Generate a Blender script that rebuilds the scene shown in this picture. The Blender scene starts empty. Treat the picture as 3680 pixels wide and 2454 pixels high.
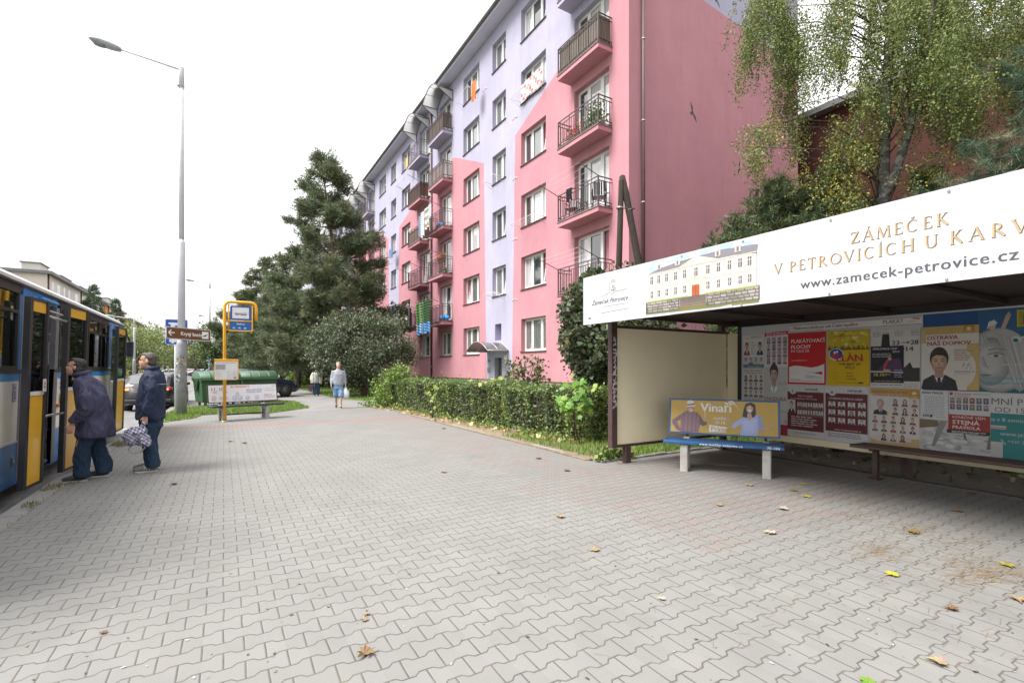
import bpy, math, random
import numpy as np
from mathutils import Matrix, Vector
PI = math.pi
R = math.radians
SC = bpy.context.scene
COL = SC.collection

# ------------------------------------------------------------------ camera
cam_d = bpy.data.cameras.new("camera")
cam_d.sensor_width = 36.0
cam_d.lens = 17.0
cam_d.shift_y = 0.0258
cam_d.clip_start = 0.05
cam_d.clip_end = 3000.0
cam = bpy.data.objects.new("camera", cam_d)
cam.location = (0.0, 0.0, 1.55)
cam.rotation_euler = (R(90), 0.0, R(-30.8))
COL.objects.link(cam)
SC.camera = cam

# ------------------------------------------------------------------ sky and sun (bright overcast)
SUN_EL, SUN_AZ = R(56), R(-86)          # azimuth measured from +Y towards +X
wd = bpy.data.worlds.new("World")
SC.world = wd
wd.use_nodes = True
nt = wd.node_tree
nt.nodes.clear()
sky = nt.nodes.new("ShaderNodeTexSky")
sky.sky_type = 'NISHITA'
sky.sun_disc = False
sky.sun_elevation = SUN_EL
sky.sun_rotation = SUN_AZ
sky.air_density = 1.0
sky.dust_density = 6.0
sky.ozone_density = 1.0
hs = nt.nodes.new("ShaderNodeHueSaturation")
hs.inputs['Saturation'].default_value = 0.10
mixw = nt.nodes.new("ShaderNodeMixRGB")
mixw.inputs[0].default_value = 0.80
# the even cloud layer, brighter overhead than at the horizon as overcast skies are
tcw = nt.nodes.new("ShaderNodeTexCoord"); sxw = nt.nodes.new("ShaderNodeSeparateXYZ")
mrw = nt.nodes.new("ShaderNodeMapRange"); mrw.inputs[1].default_value = 0.0; mrw.inputs[2].default_value = 1.0
mrw.inputs[3].default_value = 6.2; mrw.inputs[4].default_value = 13.0
cbw = nt.nodes.new("ShaderNodeCombineXYZ")
nt.links.new(tcw.outputs['Generated'], sxw.inputs[0]); nt.links.new(sxw.outputs[2], mrw.inputs[0])
for i_ in range(3): nt.links.new(mrw.outputs[0], cbw.inputs[i_])
nt.links.new(cbw.outputs[0], mixw.inputs[2])
bg = nt.nodes.new("ShaderNodeBackground")
bg.inputs[1].default_value = 0.10
wo = nt.nodes.new("ShaderNodeOutputWorld")
nt.links.new(sky.outputs[0], hs.inputs['Color'])
nt.links.new(hs.outputs[0], mixw.inputs[1])
nt.links.new(mixw.outputs[0], bg.inputs[0])
nt.links.new(bg.outputs[0], wo.inputs[0])
sun_d = bpy.data.lights.new("sun", 'SUN')
sun_d.energy = 3.4
sun_d.angle = R(28)
sun_d.color = (1.0, 0.96, 0.90)
sun = bpy.data.objects.new("sun", sun_d)
sd = Vector((math.sin(SUN_AZ)*math.cos(SUN_EL), math.cos(SUN_AZ)*math.cos(SUN_EL), math.sin(SUN_EL)))
sun.rotation_euler = sd.to_track_quat('Z', 'Y').to_euler()
sun.location = (0, 0, 40)
COL.objects.link(sun)
SC.view_settings.view_transform = 'Standard'
SC.view_settings.look = 'None'
SC.view_settings.exposure = 1.02
SC.view_settings.gamma = 1.0
SC.cycles.use_denoising = True
SC.cycles.max_bounces = 6
SC.cycles.diffuse_bounces = 3
SC.cycles.glossy_bounces = 3
SC.cycles.transparent_max_bounces = 6

# ------------------------------------------------------------------ pixel helpers (photo pixels 3680 x 2454 -> points in the place)
PSI = R(30.8); SP, CP = math.sin(PSI), math.cos(PSI)
def ray(u, v):
    a = (u-1840)/1738.0; b = (1322-v)/1738.0
    return np.array([SP+a*CP, CP-a*SP, b])
def gnd(u, v, z=0.0):
    d = ray(u, v); t = (z-1.55)/d[2]; p = d*t; return (p[0], p[1], z)
def at(u, v, f):                     # f = depth along the view axis
    d = ray(u, v)*f; return (d[0], d[1], d[2]+1.55)

# ------------------------------------------------------------------ materials
def lin(h):
    h = h.lstrip('#'); o = []
    for i in (0, 2, 4):
        c = int(h[i:i+2], 16)/255.0
        o.append(c/12.92 if c <= 0.04045 else ((c+0.055)/1.055)**2.4)
    return tuple(o)
M = {}
def mat(name, col, rough=0.6, var=0.10, scale=6.0, bump=0.0, bscale=60.0, metal=0.0, spec=0.5, coat=0.0, stretch=None, trans=0.0, dirt=None):
    m = bpy.data.materials.new(name); m.use_nodes = True
    n = m.node_tree; P = n.nodes["Principled BSDF"]
    P.inputs['Roughness'].default_value = rough
    P.inputs['Metallic'].default_value = metal
    P.inputs['Specular IOR Level'].default_value = spec
    if coat: P.inputs['Coat Weight'].default_value = coat
    if trans: P.inputs['Transmission Weight'].default_value = trans
    tc = n.nodes.new("ShaderNodeTexCoord"); vec = tc.outputs['Object']
    if stretch:
        mp = n.nodes.new("ShaderNodeMapping"); mp.inputs['Scale'].default_value = stretch
        n.links.new(vec, mp.inputs[0]); vec = mp.outputs[0]
    nz = n.nodes.new("ShaderNodeTexNoise"); nz.inputs['Scale'].default_value = scale
    nz.inputs['Detail'].default_value = 6.0; nz.inputs['Roughness'].default_value = 0.62
    n.links.new(vec, nz.inputs['Vector'])
    cr = n.nodes.new("ShaderNodeValToRGB")
    cr.color_ramp.elements[0].position = 0.3; cr.color_ramp.elements[1].position = 0.7
    lo = tuple(max(0, c*(1-var)) for c in col); hi = tuple(min(1, c*(1+var)) for c in col)
    cr.color_ramp.elements[0].color = lo+(1,); cr.color_ramp.elements[1].color = hi+(1,)
    n.links.new(nz.outputs['Fac'], cr.inputs[0])
    out = cr.outputs[0]
    if dirt:                                       # stains with a shape of their own
        nd = n.nodes.new("ShaderNodeTexNoise"); nd.inputs['Scale'].default_value = dirt[1]; nd.inputs['Detail'].default_value = 8
        nd.inputs['Roughness'].default_value = 0.7
        n.links.new(vec, nd.inputs['Vector'])
        r2 = n.nodes.new("ShaderNodeValToRGB"); r2.color_ramp.elements[0].position = dirt[2]; r2.color_ramp.elements[1].position = dirt[2]+0.14
        n.links.new(nd.outputs['Fac'], r2.inputs[0])
        mx = n.nodes.new("ShaderNodeMixRGB"); n.links.new(r2.outputs[0], mx.inputs[0])
        n.links.new(out, mx.inputs[1]); mx.inputs[2].default_value = tuple(dirt[0])+(1,)
        out = mx.outputs[0]
    n.links.new(out, P.inputs['Base Color'])
    if bump:
        nb = n.nodes.new("ShaderNodeTexNoise"); nb.inputs['Scale'].default_value = bscale; nb.inputs['Detail'].default_value = 4
        n.links.new(vec, nb.inputs['Vector'])
        bp = n.nodes.new("ShaderNodeBump"); bp.inputs['Strength'].default_value = bump; bp.inputs['Distance'].default_value = 0.01
        n.links.new(nb.outputs['Fac'], bp.inputs['Height']); n.links.new(bp.outputs[0], P.inputs['Normal'])
    M[name] = m
    return m
def attr_mat(name, rough=0.6, translucent=0.0, spec=0.4, var=0.0, coat=0.0, gain=1.0):
    m = bpy.data.materials.new(name); m.use_nodes = True
    n = m.node_tree; P = n.nodes["Principled BSDF"]
    a = n.nodes.new("ShaderNodeAttribute"); a.attribute_name = 'Col'
    P.inputs['Roughness'].default_value = rough; P.inputs['Specular IOR Level'].default_value = spec
    if coat: P.inputs['Coat Weight'].default_value = coat
    out = a.outputs['Color']
    if var:
        tc = n.nodes.new("ShaderNodeTexCoord"); nz = n.nodes.new("ShaderNodeTexNoise"); nz.inputs['Scale'].default_value = 9; nz.inputs['Detail'].default_value = 6
        n.links.new(tc.outputs['Object'], nz.inputs['Vector'])
        mr = n.nodes.new("ShaderNodeMapRange"); mr.inputs[3].default_value = 1-var; mr.inputs[4].default_value = 1+var*0.4
        n.links.new(nz.outputs['Fac'], mr.inputs[0])
        vm = n.nodes.new("ShaderNodeVectorMath"); vm.operation = 'SCALE'
        n.links.new(out, vm.inputs[0]); n.links.new(mr.outputs[0], vm.inputs['Scale']); out = vm.outputs[0]
    if gain != 1.0:
        gm = n.nodes.new("ShaderNodeVectorMath"); gm.operation = 'SCALE'; gm.inputs['Scale'].default_value = gain; n.links.new(out, gm.inputs[0]); out = gm.outputs[0]
    n.links.new(out, P.inputs['Base Color'])
    if var and not translucent:                       # creased, washed-out paper and cloth
        nb = n.nodes.new("ShaderNodeTexNoise"); nb.inputs['Scale'].default_value = 7; nb.inputs['Detail'].default_value = 5; n.links.new(tc.outputs['Object'], nb.inputs['Vector'])
        bp = n.nodes.new("ShaderNodeBump"); bp.inputs['Strength'].default_value = 0.35; bp.inputs['Distance'].default_value = 0.02
        n.links.new(nb.outputs['Fac'], bp.inputs['Height']); n.links.new(bp.outputs[0], P.inputs['Normal'])
    if translucent:
        t = n.nodes.new("ShaderNodeBsdfTranslucent"); n.links.new(out, t.inputs[0])
        mx = n.nodes.new("ShaderNodeMixShader"); mx.inputs[0].default_value = translucent
        n.links.new(P.outputs[0], mx.inputs[1]); n.links.new(t.outputs[0], mx.inputs[2])
        n.links.new(mx.outputs[0], n.nodes["Material Output"].inputs[0])
    M[name] = m
    return m
attr_mat('print', 0.45, var=0.16)
attr_mat('paper', 0.75, var=0.10)
attr_mat('leaf', 0.5, 0.25, spec=0.35, gain=1.45)
attr_mat('cloth', 0.9, 0.0, spec=0.2, var=0.25)

# ------------------------------------------------------------------ objects
WM = {}
def props(o, label=None, cat=None, group=None, kind=None):
    if label: o['label'] = label
    if cat: o['category'] = cat
    if group: o['group'] = group
    if kind: o['kind'] = kind
    return o
def thing(name, label, cat, loc=(0, 0, 0), rz=0.0, group=None, rot=None):
    o = bpy.data.objects.new(name, None); COL.objects.link(o)
    o.empty_display_size = 0.2
    o.location = loc; o.rotation_euler = rot if rot else (0, 0, rz)
    WM[o.name] = Matrix.Translation(Vector(loc)) @ o.rotation_euler.to_matrix().to_4x4()
    return props(o, label, cat, group)
class MB:
    """collects shapes; build() links them as ONE mesh object"""
    def __init__(s): s.v = []; s.f = []; s.m = []; s.c = []; s.mats = []; s.sm = []
    def mi(s, m):
        if m not in s.mats: s.mats.append(m)
        return s.mats.index(m)
    def add(s, vs, fs, m, col=(1, 1, 1), smooth=False):
        b = len(s.v); s.v.extend([tuple(map(float, p)) for p in vs]); k = s.mi(m)
        for f in fs:
            s.f.append([b+i for i in f]); s.m.append(k); s.c.append(col); s.sm.append(smooth)
        return s
    def box(s, x0, x1, y0, y1, z0, z1, m, col=(1, 1, 1), bev=0.0):
        if x0 > x1: x0, x1 = x1, x0
        if y0 > y1: y0, y1 = y1, y0
        if z0 > z1: z0, z1 = z1, z0
        if bev <= 0:
            vs = [(x, y, z) for z in (z0, z1) for y in (y0, y1) for x in (x0, x1)]
            fs = [(0, 2, 3, 1), (4, 5, 7, 6), (0, 1, 5, 4), (2, 6, 7, 3), (0, 4, 6, 2), (1, 3, 7, 5)]
            return s.add(vs, fs, m, col)
        b = min(bev, (x1-x0)/2.01, (y1-y0)/2.01, (z1-z0)/2.01)
        rings = []
        for z, i in ((z0, b), (z0+b, 0), (z1-b, 0), (z1, b)):
            X0, X1, Y0, Y1 = x0+i, x1-i, y0+i, y1-i
            q = b if i == 0 else 0.0004
            rings.append([(X0+q, Y0, z), (X1-q, Y0, z), (X1, Y0+q, z), (X1, Y1-q, z), (X1-q, Y1, z), (X0+q, Y1, z), (X0, Y1-q, z), (X0, Y0+q, z)])
        return s.loft(rings, m, col, smooth=False)
    def loft(s, rings, m, col=(1, 1, 1), smooth=True, caps=True, closed=True):
        n = len(rings[0]); vs = [p for r in rings for p in r]; fs = []
        for i in range(len(rings)-1):
            for j in range(n if closed else n-1):
                k = (j+1) % n
                fs.append((i*n+j, i*n+k, (i+1)*n+k, (i+1)*n+j))
        if caps and closed:
            fs.append(tuple(reversed(range(n)))); fs.append(tuple((len(rings)-1)*n+j for j in range(n)))
        return s.add(vs, fs, m, col, smooth)
    def tube(s, pts, r, m, n=8, col=(1, 1, 1), smooth=True, caps=True, flat=1.0):
        pts = [Vector(p) for p in pts]; rr = r if isinstance(r, (list, tuple)) else [r]*len(pts)
        rings = []; up = None
        for i, p in enumerate(pts):
            t = (pts[min(i+1, len(pts)-1)]-pts[max(i-1, 0)])
            if t.length < 1e-9: t = Vector((0, 0, 1))
            t.normalize()
            if up is None:
                up = Vector((0, 0, 1)) if abs(t.z) < 0.9 else Vector((0, 1, 0))
            a = t.cross(up)
            if a.length < 1e-5: a = t.cross(Vector((1, 0, 0)))
            a.normalize(); b = a.cross(t).normalized(); up = b
            rings.append([tuple(p + a*(math.cos(q)*rr[i]) + b*(math.sin(q)*rr[i]*flat)) for q in [2*PI*k/n for k in range(n)]])
        return s.loft(rings, m, col, smooth, caps)
    def cyl(s, p0, p1, r, m, n=12, col=(1, 1, 1)): return s.tube([p0, p1], r, m, n, col, smooth=(n > 8))
    def poly(s, pts, m, col=(1, 1, 1)): return s.add(pts, [tuple(range(len(pts)))], m, col)
    def prism(s, pts, d, m, col=(1, 1, 1)):
        """flat polygon pts pushed along vector d"""
        n = len(pts); d = Vector(d); top = [tuple(Vector(p)+d) for p in pts]
        fs = [tuple(reversed(range(n))), tuple(n+i for i in range(n))]+[(i, (i+1) % n, n+(i+1) % n, n+i) for i in range(n)]
        return s.add(list(pts)+top, fs, m, col)
    def ball(s, c, r, m, col=(1, 1, 1), seg=12, rings=8):
        rx, ry, rz = r if isinstance(r, (tuple, list)) else (r, r, r)
        rg = []
        for i in range(rings+1):
            t = -PI/2+PI*i/rings; t = max(-PI/2+0.05, min(PI/2-0.05, t))
            rg.append([(c[0]+rx*math.cos(t)*math.cos(2*PI*k/seg), c[1]+ry*math.cos(t)*math.sin(2*PI*k/seg), c[2]+rz*math.sin(t)) for k in range(seg)])
        return s.loft(rg, m, col)
    def xf(s, M4):
        s.v = [tuple(M4 @ Vector(p)) for p in s.v]; return s
    def build(s, name, parent=None, world=True, label=None, cat=None, group=None, kind=None, loc=None):
        me = bpy.data.meshes.new(name)
        vs = s.v
        root = parent
        while root is not None and root.parent is not None: root = root.parent
        if root is not None and world and root.name in WM:
            inv = WM[root.name].inverted(); vs = [tuple(inv @ Vector(p)) for p in vs]
        if loc is not None: vs = [(p[0]-loc[0], p[1]-loc[1], p[2]-loc[2]) for p in vs]
        me.from_pydata(vs, [], s.f)
        for m in s.mats: me.materials.append(M[m])
        me.polygons.foreach_set('material_index', s.m)
        me.polygons.foreach_set('use_smooth', s.sm)
        if any(c != (1, 1, 1) for c in s.c):
            ca = me.color_attributes.new('Col', 'FLOAT_COLOR', 'CORNER')
            arr = []
            for p, c in zip(me.polygons, s.c): arr.extend([c[0], c[1], c[2], 1.0]*p.loop_total)
            ca.data.foreach_set('color', arr)
        me.update()
        o = bpy.data.objects.new(name, me); COL.objects.link(o)
        if parent is not None: o.parent = parent
        if loc is not None: o.location = loc
        return props(o, label, cat, group, kind)
def np_mesh(name, verts, k, m, cols=None, parent=None, world=True, smooth=False):
    """verts: (N,k,3) array of separate k-gons; cols (N,3)"""
    N = len(verts); me = bpy.data.meshes.new(name)
    V = np.asarray(verts, dtype=np.float64).reshape(-1, 3)
    root = parent
    while root is not None and root.parent is not None: root = root.parent
    if root is not None and world and root.name in WM:
        inv = np.array(WM[root.name].inverted()); V = V @ inv[:3, :3].T + inv[:3, 3]
    me.vertices.add(N*k); me.vertices.foreach_set('co', V.astype(np.float32).ravel())
    me.loops.add(N*k); me.loops.foreach_set('vertex_index', np.arange(N*k, dtype=np.int32))
    me.polygons.add(N); me.polygons.foreach_set('loop_start', np.arange(0, N*k, k, dtype=np.int32))
    me.update(calc_edges=True)
    me.materials.append(M[m])
    if cols is not None:
        ca = me.color_attributes.new('Col', 'FLOAT_COLOR', 'CORNER')
        c = np.ones((N, k, 4), np.float32); c[:, :, :3] = np.asarray(cols)[:, None, :]
        ca.data.foreach_set('color', c.ravel())
    me.validate(); me.update()
    o = bpy.data.objects.new(name, me); COL.objects.link(o)
    if parent is not None: o.parent = parent
    return o
def copy_tree(o, parent=None):
    c = o.copy(); COL.objects.link(c)
    if parent is not None: c.parent = parent
    for ch in o.children: copy_tree(ch, c)
    return c

# ------------------------------------------------------------------ lettering (built-in font only)
def text2d(s, size, align='LEFT', bold=0.0, shear=0.0, space=1.0, xs=1.0):
    cu = bpy.data.curves.new("t", 'FONT'); cu.body = s; cu.size = size; cu.align_x = align
    cu.offset = bold*size; cu.shear = shear; cu.space_character = space; cu.resolution_u = 2; cu.fill_mode = 'FRONT'
    ob = bpy.data.objects.new("t", cu); COL.objects.link(ob)
    me = ob.to_mesh()
    vs = [(v.co.x*xs, v.co.y) for v in me.vertices]; fs = [tuple(p.vertices) for p in me.polygons]
    ob.to_mesh_clear(); bpy.data.objects.remove(ob); bpy.data.curves.remove(cu)
    return vs, fs
class Flat:
    """a printed plane: x to the right, y up, n towards the reader; every layer 1.2 mm above the last"""
    def __init__(s, o, ex, ey, n, m='print', step=0.0012):
        s.k = 0; s.o = Vector(o); s.ex = Vector(ex).normalized(); s.ey = Vector(ey).normalized(); s.n = Vector(n).normalized(); s.mb = MB(); s.m = m; s.step = step
    def lift(s): s.k = (s.k+1) % 60; return s.k*0.012
    def p(s, x, y, l): return tuple(s.o+s.ex*x+s.ey*y+s.n*(l*s.step))
    def poly(s, pts, col, l=1):
        l += s.lift(); s.mb.add([s.p(x, y, l) for x, y in pts], [tuple(range(len(pts)))], s.m, col); return s
    def rect(s, x0, y0, x1, y1, col, l=1): return s.poly([(x0, y0), (x1, y0), (x1, y1), (x0, y1)], col, l)
    def disc(s, x, y, rx, ry, col, l=1, n=16, a0=0, a1=2*PI):
        return s.poly([(x+rx*math.cos(a0+(a1-a0)*i/n), y+ry*math.sin(a0+(a1-a0)*i/n)) for i in range(n+(0 if a1-a0 > 6.2 else 1))], col, l)
    def line(s, x0, y0, x1, y1, w, col, l=1):
        d = Vector((x1-x0, y1-y0)); q = Vector((-d.y, d.x)).normalized()*(w/2)
        return s.poly([(x0+q.x, y0+q.y), (x0-q.x, y0-q.y), (x1-q.x, y1-q.y), (x1+q.x, y1+q.y)], col, l)
    def text(s, t, x, y, size, col, l=2, **k):
        bold = k.pop('bold', 0.0); vs, fs = text2d(t, size, **k)
        for i, d in enumerate((0,) if bold < .010 else (0, -1, 1)):           # heavier faces are struck three times
            e = d*size*min(bold, .03)*1.0; L_ = l+.02*i+s.lift()
            s.mb.add([s.p(x+a+e, y+b, L_) for a, b in vs], fs, s.m, col)
        return s
    def words(s, x0, x1, y, h, col, rng, l=2):            # a line of print too small to read in the photograph
        x = x0
        while x < x1:
            w = min(rng.uniform(2.0, 6.0)*h, x1-x)
            if w > h*0.6: s.rect(x, y, x+w, y+h*0.62, col, l)
            x += w+h*0.55
        return s
    def bust(s, x, y, w, h, skin, hair, coat, rng, l=2, shirt=(0.8, 0.8, 0.82), tie=None, face=True, n=14, long=False):
        """a printed head-and-shoulders portrait of nobody in particular"""
        cx = x+w/2
        s.poly([(x+w*.04, y), (x+w*.10, y+h*.22), (x+w*.34, y+h*.34), (x+w*.66, y+h*.34), (x+w*.90, y+h*.22), (x+w*.96, y)], coat, l)
        s.poly([(cx-w*.13, y+h*.345), (cx, y+h*.06), (cx+w*.13, y+h*.345)], shirt, l+1)
        if tie: s.poly([(cx-w*.035, y+h*.30), (cx-w*.05, y+h*.08), (cx, y), (cx+w*.05, y+h*.08), (cx+w*.035, y+h*.30)], tie, l+2)
        if long: s.disc(cx, y+h*.58, w*.31, h*.36, hair, l+1, n)
        s.rect(cx-w*.11, y+h*.28, cx+w*.11, y+h*.48, tuple(c*.85 for c in skin), l+2)
        s.disc(cx, y+h*.72, w*.235, h*.265, hair, l+2, n)
        m_ = 9 if n > 18 else 3
        for i in range(m_):                            # the printed tones of a lit face
            q = i/(m_-1); s.disc(cx-w*.035*q, y+h*(.635+.02*q), w*.20*(1-.45*q), h*.235*(1-.42*q), tuple(c*(.72+.40*q) for c in skin), l+3+.3*q, n)
        if n > 18:
            for i in range(34):
                a = PI*i/33; s.line(cx+w*.20*math.cos(a), y+h*(.74+.10*math.sin(a)), cx+w*(.235+.01*math.sin(i*7))*math.cos(a), y+h*(.73+.255*math.sin(a)), w*.008, tuple(c*(1.2+1.6*((i*5) % 7)/6) for c in hair), l+4.3)
            for q in (-1, 1): s.poly([(cx+q*w*.13, y+h*.335), (cx+q*w*.03, y+h*.06), (cx+q*w*.16, y+h*.20)], tuple(c*1.9 for c in coat), l+3)
        s.poly([(cx-w*.21, y+h*.72), (cx-w*.16, y+h*.90), (cx+w*.16, y+h*.90), (cx+w*.21, y+h*.72), (cx+w*.10, y+h*.79), (cx-w*.08, y+h*.80)], hair, l+4)
        if face:
            d = tuple(c*.28 for c in skin)
            for q in (-1, 1):
                s.rect(cx+q*w*.085-w*.035, y+h*.645, cx+q*w*.085+w*.035, y+h*.67, d, l+4)
                s.rect(cx+q*w*.09-w*.05, y+h*.695, cx+q*w*.09+w*.05, y+h*.71, hair, l+4)
            s.poly([(cx-w*.03, y+h*.56), (cx+w*.03, y+h*.56), (cx, y+h*.65)], tuple(c*.75 for c in skin), l+4)
            s.rect(cx-w*.07, y+h*.495, cx+w*.07, y+h*.518, (skin[0]*.6, skin[1]*.35, skin[2]*.35), l+4)
        return s
    SER = {'V': (.74, 'K0,1,.36,0;t.36,0,.70,1;s0,1;s.70,1'), 'A': (.78, 't.04,0,.38,1;K.38,1,.74,0;t.16,.36,.58,.36;s.04,0;s.74,0'), 'M': (.96, 't.06,0,.13,1;K.13,1,.47,.04;t.47,.04,.82,1;K.82,1,.90,0;s.06,0;s.90,0'), 'Z': (.68, 't.06,.97,.63,.97;K.58,.97,.07,.03;t.03,.03,.66,.03;t.06,.97,.04,.80;t.66,.03,.68,.20'), 'E': (.58, 'K.13,0,.13,1;t.05,.975,.54,.975;t.13,.52,.46,.52;t.05,.025,.56,.025;t.54,.975,.55,.82;t.56,.025,.57,.20'), 'K': (.72, 'K.13,0,.13,1;t.18,.46,.58,1;K.28,.58,.70,.0;s.13,0;s.13,1;s.58,1'), 'C': (.80, 'a.42,.5,.40,.5,48,312'), 'O': (.92, 'a.46,.5,.44,.5,0,360'), 'U': (.84, 'K.14,1,.14,.36;b.43,.36,.29,.36,180,360;t.72,1,.72,.36;s.14,1;s.72,1'), 'P': (.60, 'K.13,0,.13,1;b.22,.73,.30,.26,-95,95;t.13,.985,.24,.985;t.13,.475,.24,.475;s.13,0'), 'R': (.74, 'K.13,0,.13,1;b.22,.74,.30,.25,-95,95;t.13,.985,.24,.985;t.13,.50,.24,.50;K.30,.49,.72,0;s.13,0'), 'T': (.66, 'K.33,0,.33,1;t.02,.975,.64,.975;t.02,.975,.0,.82;t.64,.975,.66,.82;s.33,0'), 'I': (.24, 'K.12,0,.12,1;s.12,0;s.12,1'), 'H': (.88, 'K.13,0,.13,1;K.75,0,.75,1;t.13,.52,.75,.52;s.13,0;s.13,1;s.75,0;s.75,1'), 'N': (.86, 't.10,0,.10,1;K.10,1,.74,0;t.74,0,.74,1;s.10,0;s.74,1')}
    ACC = {'Á': 'A', 'Č': 'C', 'Í': 'I', 'É': 'E'}
    def serif(s, t, x0, x1, y, h, col, l, grow=0.0, T=.125, th=.038):
        """roman capitals drawn stroke by stroke, spread from x0 to x1"""
        L_ = [s.ACC.get(c, c) for c in t]; gap = ((x1-x0)/h-sum(s.SER[c][0] for c in L_))/max(1, len(L_)-1); x = x0
        for c0, c in zip(t, L_):
            w_, d = s.SER[c]
            for k in d.split(';'):
                v = [float(q) for q in k[1:].split(',')]; P_ = lambda a, b: (x+a*h, y+b*h)
                if k[0] in 'Kt': s.line(*P_(v[0], v[1]), *P_(v[2], v[3]), h*((T if k[0] == 'K' else th)+grow), col, l)
                elif k[0] == 's': s.line(*P_(v[0]-.12-grow/2, v[1]), *P_(v[0]+.12+grow/2, v[1]), h*(.030+grow), col, l)
                else:
                    n = 18; A_ = [R(v[4]+(v[5]-v[4])*i/n) for i in range(n+1)]
                    for a, b in zip(A_, A_[1:]):
                        q = []
                        for g_, sg in ((a, 1), (b, 1), (b, -1), (a, -1)):
                            ww = (th+(T-th)*abs(math.cos(g_))**1.5+grow)/2; q.append(P_(v[0]+(v[2]-.02+sg*ww)*math.cos(g_), v[1]+(v[3]-.02+sg*ww*.8)*math.sin(g_)))
                        s.poly(q, col, l)
            if c0 != c:
                m_ = x+w_*h/2
                if c0 == 'Č': s.line(m_-.12*h, y+1.24*h, m_, y+1.10*h, h*(.05+grow), col, l); s.line(m_+.12*h, y+1.24*h, m_, y+1.10*h, h*(.05+grow), col, l)
                else: s.line(m_-.02*h, y+1.08*h, m_+.10*h, y+1.26*h, h*(.05+grow), col, l)
            x += (w_+gap)*h
        return s
    def build(s, name, parent, **k): return s.mb.build(name, parent, **k)
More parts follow.
